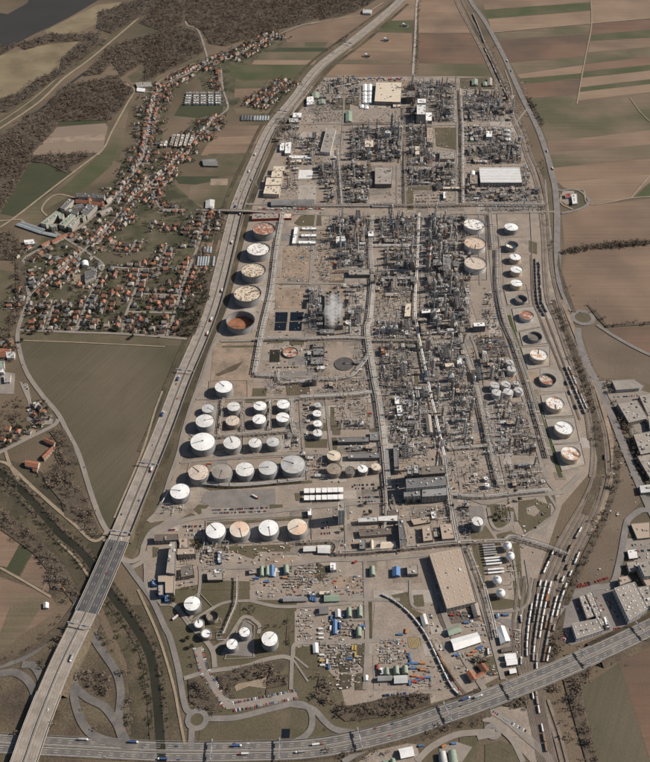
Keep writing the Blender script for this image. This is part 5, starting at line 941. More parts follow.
for s_ in ['608,95 620,95 614,150 602,150', '552,35 565,35 562,68 549,68', '570,37 582,37 580,70 567,70', '588,38 602,38 598,72 584,72']: bld('110,240', s_, 4, 'glasshouse', 'glasshouse', 'small glass greenhouse by motorway gardens', 'greenhouse', 'gable', 'greenhouse', wins=False)
for i in range(6): bld('240,75', '%d,238 %d,238 %d,264 %d,264' % (80 + i * 16, 92 + i * 16, 90 + i * 16, 77 + i * 16), 4, 'glasshouse', 'glasshouse', 'nursery glasshouse in the northern market garden', 'greenhouse', 'gable', 'greenhouse', wins=False)
for i in range(4): bld('240,75', '%d,236 %d,236 %d,264 %d,264' % (5 + i * 17, 19 + i * 17, 17 + i * 17, 3 + i * 17), 4, 'roof_slate', 'roof_slate', 'dark nursery shed in the northern market garden', 'nursery_hall', 'gable', 'nursery hall', wins=False)
# ------------------------------------------------------------------ process equipment: templates, then copies in every block
def spawn(root, cat, desc, where, parts, loc, rz=0, sca=(1, 1, 1), **kw):
    t = thing(root, cat, desc, where, loc, rz, sca, **kw)
    for nm, me in parts: link(nm, me, t, kind='stuff' if nm in ('leg_frame', 'saddles', 'platforms', 'bogie_pair', 'wheels', 'steelwork') else None)
    return t
def T_column(mt, pm, d, h):
    a = MB(); a.cyl(0, 0, 0, h, d / 2, n=14, cap=False); a.cyl(0, 0, h, h + d * .22, d / 2, d * .12, 14)
    p = MB(); z = h * .25
    while z < h: p.ring(d / 2, d / 2 + 1.1, z, z + .25, 12, a0=20, a1=250); p.ring(d / 2 + 1.0, d / 2 + 1.1, z + .25, z + 1.1, 12, a0=20, a1=250); z += h * .19
    q = MB(); q.tube([(d / 2 + .5, 0, 0), (d / 2 + .5, 0, h + .6), (0, 0, h + d * .3)], .28, 6); q.tube([(-d / 2 - .4, .6, 1), (-d / 2 - .4, .6, h * .7)], .2, 5)
    s = MB(); s.cyl(0, 0, 0, 1.6, d / 2 + .4, n=12)
    f = MB(); f.box(-.3, -d / 2 - .5, 0, .3, -d / 2 - .2, h)
    return [('shell', a.mesh('shell', mt, True)), ('platforms', p.mesh('platforms', pm)), ('overhead_pipe', q.mesh('overhead_pipe', mt)), ('skirt', s.mesh('skirt', 'concrete')), ('ladder', f.mesh('ladder', 'steel'))]
def T_frame(w_, l, h, nf, mt, vm, seed):
    rr = random.Random(seed); a = MB(); nx = max(1, int(w_ / 6)); ny = max(1, int(l / 6)); out = []
    for i in range(nx + 1):
        for j in range(ny + 1): x = -w_ / 2 + w_ * i / nx; y = -l / 2 + l * j / ny; a.box(x - .25, y - .25, 0, x + .25, y + .25, h)
    for f in range(1, nf + 1):
        z = h * f / nf
        for i in range(nx + 1): x = -w_ / 2 + w_ * i / nx; a.box(x - .2, -l / 2, z - .5, x + .2, l / 2, z - .1)
    out.append(('steelwork', a.mesh('steelwork', mt)))
    for f in range(1, nf + 1):
        z = h * f / nf; d = MB(); k = rr.uniform(.45, 1); x0 = -w_ / 2 if rr.random() < .5 else w_ / 2 - w_ * k; d.box(x0, -l / 2, z - .1, x0 + w_ * k, l / 2, z + .1); out.append(('deck', d.mesh('deck', 'concrete_dark' if f % 2 else mt)))
        for q in range(rr.randint(1, 4)):
            v = MB(); x = rr.uniform(-w_ / 2 + 1.5, w_ / 2 - 1.5); y = rr.uniform(-l / 2 + 2, l / 2 - 2)
            if rr.random() < .5: v.cyl(x, y, z + .1, z + rr.uniform(2, 5), rr.uniform(.6, 1.3), n=8)
            else: k = rr.uniform(1.5, 3); v.tube([(x - k, y, z + 1.3), (x + k, y, z + 1.3)], rr.uniform(.5, 1.0), 8)
            out.append(('vessel', v.mesh('vessel', rr.choice(vm))))
    return out
def T_drum(mt, l, r):
    a = MB(); a.tube([(-l / 2, 0, r + 1.8), (l / 2, 0, r + 1.8)], r, 12)
    s = MB(); s.box(-l * .3 - .4, -r, 0, -l * .3 + .4, r, r + 1); s.box(l * .3 - .4, -r, 0, l * .3 + .4, r, r + 1)
    n_ = MB(); n_.cyl(0, 0, r + 1.8, 2 * r + 3, .4, n=8); p = MB(); p.tube([(0, 0, 2 * r + 2.8), (l * .2, r + 1, 2 * r + 2.8), (l * .2, r + 1, .5)], .22, 5)
    return [('vessel', a.mesh('vessel', mt)), ('saddles', s.mesh('saddles', 'concrete')), ('nozzle', n_.mesh('nozzle', 'steel')), ('pipe', p.mesh('pipe', 'silver'))]
def T_cooler(w_, l, h, mt):
    out = []; a = MB(); a.box(-w_ / 2, -l / 2, h, w_ / 2, l / 2, h + 1.2); out.append(('header_box', a.mesh('header_box', mt)))
    ny = max(2, int(l / 5)); k = 1 if w_ < 8 else 2
    for j in range(ny):
        for i in range(k):
            v = MB(); x = (i + .5) / k * w_ - w_ / 2; y = (j + .5) / ny * l - l / 2; v.ring(1.5, 2.0, h + 1.2, h + 1.9, 14); v.v = [(p[0] + x, p[1] + y, p[2]) for p in v.v]; v.cyl(x, y, h + 1.21, h + 1.3, 1.5, n=14, mi=1)
            out.append(('fan', v.mesh('fan', [mt, 'black'])))
    a = MB()
    for x in (-w_ / 2 + .4, w_ / 2 - .4):
        for j in range(ny + 1): y = (j / ny - .5) * (l - .8); a.box(x - .25, y - .25, 0, x + .25, y + .25, h)
    out.append(('leg_frame', a.mesh('leg_frame', 'steel')));
    return out
def T_heater(w_, l, h, sh, mt):
    a = MB(); a.box(-w_ / 2, -l / 2, 2.5, w_ / 2, l / 2, h); b = MB(); b.add([(-w_ / 2, -l / 2, h), (w_ / 2, -l / 2, h), (w_ / 2, l / 2, h), (-w_ / 2, l / 2, h), (-w_ / 6, -l / 6, h + 4), (w_ / 6, -l / 6, h + 4), (w_ / 6, l / 6, h + 4), (-w_ / 6, l / 6, h + 4)], [(0, 1, 5, 4), (1, 2, 6, 5), (2, 3, 7, 6), (3, 0, 4, 7), (4, 5, 6, 7)])
    c = MB(); c.cyl(0, 0, h + 3.9, sh, 1.3, 1.0, 12); c.cyl(0, 0, sh - .05, sh, 1.0, n=12, mi=1); d = MB(); d.ring(w_ / 2 * 1.02, w_ / 2 * 1.3, h * .6, h * .6 + .3, 4)
    e = MB()
    for x in (-1, 1):
        for y in (-1, 1): e.box(x * (w_ / 2 - .5) - .4, y * (l / 2 - .5) - .4, 0, x * (w_ / 2 - .5) + .4, y * (l / 2 - .5) + .4, 2.5)
    return [('firebox', a.mesh('firebox', mt)), ('hood', b.mesh('hood', 'steel')), ('stack', c.mesh('stack', ['steel', 'black'])), ('walkway', d.mesh('walkway', 'steel_dark')), ('leg_frame', e.mesh('leg_frame', 'concrete'))]
def T_shelter(w_, l, h, rm, wm):
    a = MB(); a.box(-w_ / 2, -l / 2, 0, w_ / 2, l / 2, h); b = MB(); b.box(-w_ / 2 - .3, -l / 2 - .3, h, w_ / 2 + .3, l / 2 + .3, h + .4); c = MB(); c.box(-1, -1, h + .4, 1.2, .8, h + 1.6)
    return [('wall', a.mesh('wall', wm)), ('roof', b.mesh('roof', rm)), ('roof_unit', c.mesh('roof_unit', 'steel'))]
TP = {
 'process_column': [(T_column(m_, p_, d, h), d) for m_, p_, d, h in [('silver', 'steel', 3.2, 34), ('steel', 'steel_dark', 2.4, 26), ('silver', 'steel_dark', 4.4, 42), ('tan_steel', 'steel_dark', 3.4, 28), ('steel', 'steel', 5.2, 30), ('brown_steel', 'steel_dark', 3, 22)]],
 'steel_structure': [(T_frame(w_, l, h, nf, m_, ['silver', 'steel', 'tan_steel', 'white'], k), 0) for k, (w_, l, h, nf, m_) in enumerate([(12, 14, 16, 3, 'steel_dark'), (9, 18, 12, 2, 'tan_steel'), (14, 12, 22, 4, 'steel'), (10, 10, 26, 5, 'brown_steel'), (16, 20, 14, 2, 'steel_dark'), (8, 12, 18, 3, 'steel'), (12, 24, 9, 2, 'tan_steel')])],
 'horizontal_drum': [(T_drum(m_, l, r), 0) for m_, l, r in [('silver', 12, 1.5), ('steel', 16, 1.9), ('white', 9, 1.3), ('tan_steel', 14, 1.6)]],
 'air_cooler': [(T_cooler(w_, l, h, m_), 0) for w_, l, h, m_ in [(7, 20, 11, 'steel'), (12, 24, 12, 'concrete'), (7, 14, 9, 'silver'), (11, 34, 13, 'steel_dark')]],
 'fired_heater': [(T_heater(w_, l, h, s_, m_), 0) for w_, l, h, s_, m_ in [(9, 11, 15, 34, 'brown_steel'), (11, 14, 17, 44, 'steel'), (8, 8, 20, 38, 'tan_steel')]],
 'equipment_shelter': [(T_shelter(w_, l, h, r_, m_), 0) for w_, l, h, r_, m_ in [(9, 7, 5, 'roof_flat', 'concrete'), (14, 8, 6, 'shell_light', 'concrete'), (6, 5, 4, 'white', 'white'), (18, 9, 6, 'roof_grey', 'concrete'), (7, 12, 7, 'roof_pink', 'concrete_dark')]],
 'upright_vessel': [(T_column(m_, 'steel', d, h), d) for m_, d, h in [('silver', 3.4, 9), ('white', 4.5, 7), ('shell_light', 5.5, 8), ('tan_steel', 3, 11)]],
}
CATS = dict(process_column='column', steel_structure='steel structure', horizontal_drum='drum', air_cooler='air cooler', fired_heater='furnace', equipment_shelter='equipment shelter', upright_vessel='vessel')
DS = dict(process_column=['silver column', 'slim steel column', 'tall silver column', 'tan column', 'wide steel column', 'short brown column'],
 steel_structure=['dark steel structure', 'low tan structure', 'grey steel structure', 'high brown structure', 'broad dark structure', 'narrow grey structure', 'long tan structure'],
 horizontal_drum=['silver horizontal drum', 'steel horizontal drum', 'white horizontal drum', 'tan horizontal drum'], air_cooler=['slim air cooler', 'pale broad air cooler', 'short silver air cooler', 'long dark air cooler'],
 fired_heater=['brown box furnace', 'grey box furnace', 'tan furnace'], equipment_shelter=['small flat shelter', 'pale equipment shelter', 'little white hut', 'grey equipment house', 'beige equipment house'], upright_vessel=['silver upright vessel', 'white upright vessel', 'pale upright vessel', 'tan upright vessel'])
MIXES = {'dense': (.17, .36, .10, .14, .05, .08, .10), 'mid': (.08, .28, .14, .12, .04, .17, .17), 'low': (.02, .13, .18, .06, .02, .37, .22)}
KN = list(TP); USED = []; COUNT = {}
pipes_m = ['silver', 'steel', 'tan_steel', 'steel_dark', 'white', 'brown_steel', 'shell_light', 'concrete']
rp = random.Random(5)
CAP = dict(process_column=200, steel_structure=290, horizontal_drum=200, air_cooler=160, fired_heater=60, equipment_shelter=280, upright_vessel=240)
def block(x0, y0, x1, y1, mixn, where, cell=13.0, fill=.9, hs=1.0, stuff=1.0, skew=0.0):
    A, B, C, D = G(x0, y1), G(x1, y1), G(x1 , y0), G(x0, y0)
    if mixn != 'low': fld('unit_floor', 'dark_ground' if rp.random() < .7 else 'concrete_pad', [(x0, y0), (x1, y0), (x1, y1), (x0, y1)], .4)  # most unit floors get the darker grey-brown ground
    nx = max(1, int((B - A).length / cell)); ny = max(1, int((D - A).length / (cell * 1.25)))
    for j in range(ny):
        for i in range(nx):
            if rp.random() > fill: continue
            u = (i + .5 + rp.uniform(-.22, .22)) / nx; v = (j + .5 + rp.uniform(-.22, .22)) / ny
            p = A.lerp(B, u).lerp(D.lerp(C, u), v)
            if any(abs(p.x - q[0]) < q[2] and abs(p.y - q[1]) < q[3] for q in KEEP): continue
            if any(onroad(p.x + dx, p.y + dy) for dx in (-4, 0, 4) for dy in (-4, 0, 4)): continue
            k = rp.choices(KN, MIXES[mixn])[0]
            if COUNT.get(k, 0) >= CAP[k]:
                k = rp.choice(['horizontal_drum', 'upright_vessel', 'equipment_shelter', 'steel_structure'])
                if COUNT.get(k, 0) >= CAP[k]: continue
            COUNT[k] = COUNT.get(k, 0) + 1; vi = rp.randrange(len(TP[k])); parts = TP[k][vi][0]
            s_ = rp.uniform(.72, 1.1) * (1 if k != 'steel_structure' else .92); hz = s_ * rp.uniform(.75, 1.25) * hs
            spawn(k, CATS[k], DS[k][vi], where, parts, (p.x, p.y, .35), rp.choice([0, math.pi / 2, math.pi]) + rp.uniform(-.02, .02), (s_, s_, hz if k in ('process_column', 'steel_structure', 'fired_heater') else s_), ref='the pale motorway')
    # the small pipework, pumps and fittings between them, which nobody could count
    ar = (B - A).length * (D - A).length; mb = MB()
    for q in range(int(ar / (12 if mixn == 'dense' else 19 if mixn == 'mid' else 32) * stuff)):
        u, v = rp.random(), rp.random(); p = A.lerp(B, u).lerp(D.lerp(C, u), v); r_ = rp.random(); mi = rp.randrange(8)
        if onroad(p.x, p.y): continue
        if r_ < .45:
            L_ = rp.uniform(3, 18); w_ = rp.uniform(.3, .7); z = rp.choice([.5, 1, 3.5, 5, 7]); vert = rp.random() < .5
            mb.rbox(p.x, p.y, z, w_ if vert else L_, L_ if vert else w_, rp.uniform(.3, .7), 0, mi)
        elif r_ < .8: mb.rbox(p.x, p.y, .2, rp.uniform(.8, 3.0), rp.uniform(.8, 3.0), rp.uniform(.8, 5.0), rp.uniform(0, .1), mi)
        else: mb.rbox(p.x, p.y, .2, rp.uniform(.4, .9), rp.uniform(.4, .9), rp.uniform(4, 18), 0, mi)
    o = struct('pipework', mb, pipes_m, 'stuff'); return o
KEEP = []
for o in list(col.objects):
    if o.get('category') and o.name.split('.')[0] not in ('bridge', 'sign_gantry', 'median_barrier', 'noise_barrier', 'guard_rail') and o.type == 'EMPTY':
        xs = []; ys = []
        for c in o.children:
            if c.type == 'MESH' and len(c.data.vertices) < 4000 and c.name.startswith(('wall', 'shell')):
                for v in c.data.vertices: xs.append(v.co.x); ys.append(v.co.y)
        if xs: KEEP.append((o.location.x + (min(xs) + max(xs)) / 2, o.location.y + (min(ys) + max(ys)) / 2, (max(xs) - min(xs)) / 2 + 4, (max(ys) - min(ys)) / 2 + 4))
for b in [
 (409, 82, 434, 103, 'mid', 'in small unit by the north gate'), (436, 84, 457, 122, 'dense', 'in the northmost tower unit', 12, .9, 1.2), (404, 127, 433, 147, 'dense', 'in unit below the boiler house'),
 (351, 128, 371, 160, 'dense', 'in unit beside the pale silo', 12, .9, 1.3), (376, 128, 394, 162, 'dense', 'in unit around the pale silo', 12, .9, 1.2), (393, 128, 401, 158, 'dense', 'in tall ladder unit', 10, .95, 1.4), (411, 84, 414, 126, 'dense', 'in tall row by boiler house', 10, .9, 1.5),
 (404, 150, 432, 166, 'mid', 'in unit left of the bunded basin'), (436, 165, 460, 190, 'mid', 'in unit west of long white hall'), (404, 170, 434, 186, 'mid', 'in unit above the north car park'), (464, 95, 514, 121, 'mid', 'in the north east unit', 12, .85, 1.1),
 (464, 126, 506, 142, 'low', 'around the white cube'), (490, 142, 521, 163, 'dense', 'in unit above the long white hall'), (466, 146, 488, 164, 'low', 'beside the two little lawns'), (521, 166, 530, 186, 'low', 'beside the long white hall end'),
 (320, 165, 345, 185, 'dense', 'in unit beside the concrete pad', 12, .8), (345, 165, 372, 188, 'mid', 'in unit by the shaded hall'), (325, 186, 370, 203, 'low', 'along the crossing street'), (465, 188, 540, 206, 'low', 'below the long white hall'),
 (276, 118, 300, 150, 'low', 'in yard inside the motorway curve', 15, .5), (300, 138, 322, 165, 'low', 'beside the long brown hall', 14, .7), (322, 80, 360, 105, 'low', 'in north storage yard', 14, .6, 1, .8), (286, 160, 298, 190, 'low', 'beside the stepped cream complex', 13, .7),
 (338, 217, 371, 268, 'dense', 'in west central unit', 12, .93, 1.15), (379, 217, 416, 244, 'dense', 'in unit around the blue hall', 12, .93), (384, 249, 415, 271, 'dense', 'in middle central unit', 12, .93), (421, 217, 458, 293, 'dense', 'around the striped chimney', 12, .93, 1.15),
 (328, 217, 337, 240, 'low', 'beside thin mast'), (460, 216, 470, 290, 'low', 'beside the tank trio', 11, .6), (335, 284, 371, 290, 'low', 'above steam plume'), (374, 273, 415, 292, 'mid', 'in low central unit', 13, .7), (309, 289, 323, 329, 'dense', 'in shade beside the steam'), (346, 290, 369, 335, 'mid', 'between steam and main rack', 13, .7),
 (420, 286, 470, 335, 'dense', 'in great dark unit', 12, .95, 1.25), (375, 321, 416, 342, 'dense', 'in unit by slim white silo', 12, .85), (380, 346, 414, 388, 'dense', 'in unit under rust red block', 12, .9), (424, 338, 466, 385, 'dense', 'in unit around cream block', 12, .95, 1.2),
 (484, 288, 500, 330, 'low', 'in yard by east tanks', 13, .6), (472, 334, 508, 358, 'low', 'in black square yard', 14, .45), (476, 359, 506, 380, 'mid', 'above silver tank cluster', 12, .9), (400, 386, 428, 458, 'dense', 'in unit above the power station', 12, .93, 1.05),
 (391, 417, 401, 443, 'dense', 'beside the narrow grey building', 11, .9, .7), (434, 386, 474, 449, 'dense', 'in unit right of the white pipelines', 12, .92), (484, 400, 512, 456, 'dense', 'in unit below silver tanks', 12, .9), (512, 402, 535, 455, 'dense', 'beside the drain ditch', 12, .8), (505, 464, 545, 488, 'mid', 'in unit near last east tank', 12, .85),
 (488, 460, 505, 492, 'low', 'beside tiny white tanks', 12, .6), (448, 456, 480, 496, 'low', 'in dusty yard', 14, .5), (338, 420, 370, 429, 'mid', 'on upper cooling shed', 10, .9, .5), (347, 446, 378, 452, 'mid', 'on lower cooling shed', 10, .9, .5), (304, 398, 312, 440, 'low', 'by short tank column', 10, .8), (285, 432, 300, 452, 'low', 'in pipe yard by big silver tank', 11, .8),
 (306, 345, 328, 372, 'low', 'around the treatment houses', 14, .5), (355, 345, 372, 385, 'low', 'by round clarifier', 13, .6), (326, 375, 372, 396, 'low', 'below round clarifier', 14, .5), (300, 455, 330, 480, 'low', 'beside big silver tank', 12, .8), (160, 506, 186, 514, 'low', 'below the lone cream tank', 10, .7),
 (318, 240, 334, 283, 'low', 'in dirt yard west of centre', 14, .35), (376, 290, 412, 320, 'low', 'in gravel square by main rack', 15, .3), (335, 398, 375, 418, 'low', 'in fenced gravel squares', 15, .3), (266, 378, 282, 395, 'low', 'inside elbow pipe rack', 12, .5), (380, 388, 396, 418, 'mid', 'between main rack and narrow lawn', 12, .7), (410, 128, 433, 150, 'low', 'under the boiler house', 11, .6), (395, 480, 400, 500, 'low', 'in street by power station', 10, .8), (405, 470, 450, 480, 'low', 'north of the turbine hall', 12, .6, .8), (445, 500, 470, 548, 'low', 'around the tall lawn tank', 12, .6), (410, 508, 450, 522, 'low', 'above the pinkish halls', 13, .5), (497, 500, 510, 522, 'low', 'in small lawn loop', 13, .3), (508, 565, 520, 590, 'low', 'by the gas spheres', 12, .5),
 (195, 540, 230, 560, 'low', 'in yard under white tank', 14, .5), (180, 560, 196, 590, 'low', 'behind laboratory', 13, .6), (216, 620, 222, 645, 'low', 'between sunken roof tanks', 11, .7), (372, 388, 378, 410, 'low', 'beside main rack', 10, .6), (315, 100, 345, 122, 'low', 'in north west yard', 15, .5), (480, 208, 545, 214, 'low', 'by the east crossing', 12, .6)]:
    block(*b)
# general small clutter over yards
def clutter(name, x0, y0, x1, y1, dens, mats_, zmax=2.0, seed=1):
    rr = random.Random(seed + int(x0)); A, B, C, D = G(x0, y1), G(x1, y1), G(x1, y0), G(x0, y0); mb = MB()
    for q in range(int((B - A).length * (D - A).length * dens)):
        u, v = rr.random(), rr.random(); p = A.lerp(B, u).lerp(D.lerp(C, u), v)
        if onroad(p.x, p.y): continue
        if any(abs(p.x - k[0]) < k[2] - 3 and abs(p.y - k[1]) < k[3] - 3 for k in KEEP): continue
        mb.rbox(p.x, p.y, .2, rr.uniform(.8, 5), rr.uniform(.8, 2.5), rr.uniform(.4, zmax), rr.choice([0, 1.57]) + rr.uniform(-.2, .2), rr.randrange(len(mats_)))
    return struct(name, mb, mats_, 'stuff')
GM = ['steel', 'tan_steel', 'white', 'shell_light', 'concrete', 'steel_dark', 'concrete_dark', 'white', 'brown_steel']
for k, (x0, y0, x1, y1, dn) in enumerate([(300, 80, 372, 125, .006), (285, 120, 340, 165, .006), (360, 102, 400, 125, .005), (283, 245, 318, 283, .008), (320, 230, 345, 283, .006), (255, 285, 305, 345, .002), (262, 345, 305, 375, .004), (280, 372, 375, 398, .005), (190, 398, 330, 460, .0025), (330, 395, 375, 430, .002),
        (485, 290, 502, 332, .006), (450, 455, 500, 498, .006), (340, 508, 470, 560, .003), (250, 570, 345, 600, .016), (300, 605, 345, 650, .02), (345, 575, 366, 640, .02), (376, 640, 408, 662, .035), (320, 640, 366, 690, .02), (430, 600, 500, 690, .010), (195, 540, 300, 570, .009), (455, 80, 510, 100, .004), (460, 165, 480, 205, .004), (505, 290, 600, 330, .0006),
        (500, 490, 560, 560, .0025), (380, 190, 460, 215, .003), (240, 180, 345, 215, .003), (470, 60, 480, 80, 0), (560, 560, 650, 650, .002), (600, 440, 650, 560, .0015), (320, 460, 395, 520, .002), (345, 78, 405, 82, .02), (375, 100, 400, 125, .008), (270, 215, 330, 400, .0025), (375, 215, 475, 500, .006), (395, 80, 530, 205, .005)]):
    if dn: clutter('stored_goods', x0, y0, x1, y1, dn, GM + GM + (['blue', 'orange', 'red'] if k in (15, 16, 13, 18, 0, 30) else []), 2.4)

def stacks(tile, s_, nx, ny, fill=.62):          # rows of stacked goods, pipes and scaffolding in the yards
    q = [G(*a) for a in T(tile, s_)]; mb = MB(); rr = random.Random(len(s_) + nx)
    for j in range(ny):
        for i in range(nx):
            if rr.random() > fill: continue
            for _ in range(3): p = q[0].lerp(q[1], (i + rr.uniform(.2, .8)) / nx).lerp(q[3].lerp(q[2], (i + rr.uniform(.2, .8)) / nx), (j + rr.uniform(.35, .65)) / ny); mb.rbox(p.x, p.y, .2, rr.uniform(1, 5.5), rr.uniform(.6, 1.8), rr.uniform(.4, 2.2), rr.choice([0, 0, 1.57]) + rr.uniform(-.06, .06), rr.randrange(8))
    struct('stacked_goods', mb, ['steel', 'tan_steel', 'concrete', 'steel_dark', 'concrete_dark', 'brown_steel', 'concrete_dark', 'shell_light'], 'stuff')
for a in [('340,580', '240,350 370,350 370,500 230,500', 9, 9), ('240,560', '330,325 430,320 430,400 330,400', 7, 5), ('240,560', '340,410 430,405 430,480 340,480', 7, 4), ('340,580', '0,380 130,375 120,540 0,540', 9, 9), ('340,580', '410,500 540,500 540,640 420,640', 8, 8), ('240,560', '300,30 430,25 430,170 240,170', 14, 9), ('240,560', '455,480 640,480 640,640 460,640', 12, 10), ('340,580', '0,215 75,215 80,335 0,335', 6, 7),
          ('430,580', '200,270 330,255 340,330 310,330', 9, 3), ('430,580', '150,440 350,390 355,420 160,470', 12, 3), ('430,580', '490,290 530,290 535,520 500,520', 3, 12), ('430,580', '30,20 75,20 100,200 60,200', 3, 10), ('430,580', '100,170 240,165 235,240 110,240', 8, 4), ('140,480', '340,395 500,440 500,590 380,590', 10, 9), ('300,480', '0,500 170,490 170,620 0,620', 10, 7), ('440,480', '90,180 180,100 190,350 130,350', 6, 12)]: stacks(*a)
for tl, s_, m_ in [('240,560', '560,560 640,540 650,640 560,640', 'rough_grass'), ('340,580', '0,480 40,470 60,540 0,545', 'rough_grass'), ('340,580', '90,560 150,545 155,650 90,650', 'rough_grass'), ('340,580', '0,555 70,560 60,640 0,650', 'rough_grass'), ('340,580', '165,130 190,130 190,350 165,350', 'rough_grass'), ('300,480', '100,480 180,540 120,600 90,560', 'rough_grass'), ('340,580', '95,350 155,360 150,530 95,480', 'rough_grass')]: fld('grass_patch', m_, T(tl, s_), .4)
# ------------------------------------------------------------------ pipe racks
def rack(s_, wd, n, mats_, desc, h=6.0, rr_=.32):
    p = line(PX(s_), 0, 5) if isinstance(s_, str) else s_
    o0 = Vector((p[0].x, p[0].y, .4)); q = [Vector((a.x - o0.x, a.y - o0.y, 0)) for a in p]
    t = thing('pipe_rack', 'pipe rack', desc, '', tuple(o0)); rr = random.Random(int(p[0].x * 3))
    mb = MB()
    for a, an in resample(q, 9):
        c_, s__ = math.cos(an + math.pi / 2), math.sin(an + math.pi / 2)
        for sg in (-1, 1): mb.rbox(a.x + c_ * sg * wd / 2, a.y + s__ * sg * wd / 2, 0, .45, .45, h, an)
        mb.rbox(a.x, a.y, h - .6, .4, wd, .4, an)
        if rr.random() < .35: mb.rbox(a.x, a.y, h + .9, rr.uniform(1, 5), wd * rr.uniform(.3, .9), rr.uniform(.3, 1.2), an)
    o = link('support_frames', mb.mesh('support_frames', 'tan_steel'), t, kind='stuff')
    for i in range(n):
        o_ = (i + .5) / n * wd - wd / 2; mb = MB(); r = rr_ * rr.uniform(.7, 1.3); z = h + (0 if i % 3 else .8)
        pts = [(a.x, a.y, z) for a in offs(q, o_)]
        mb.tube(pts, r, 5); link('pipe', mb.mesh('pipe', rr.choice(mats_)), t)
LT = ['shell_light', 'white', 'silver', 'concrete', 'tan_steel', 'steel']
DK = ['steel', 'silver', 'steel_dark', 'tan_steel', 'brown_steel', 'shell_light']
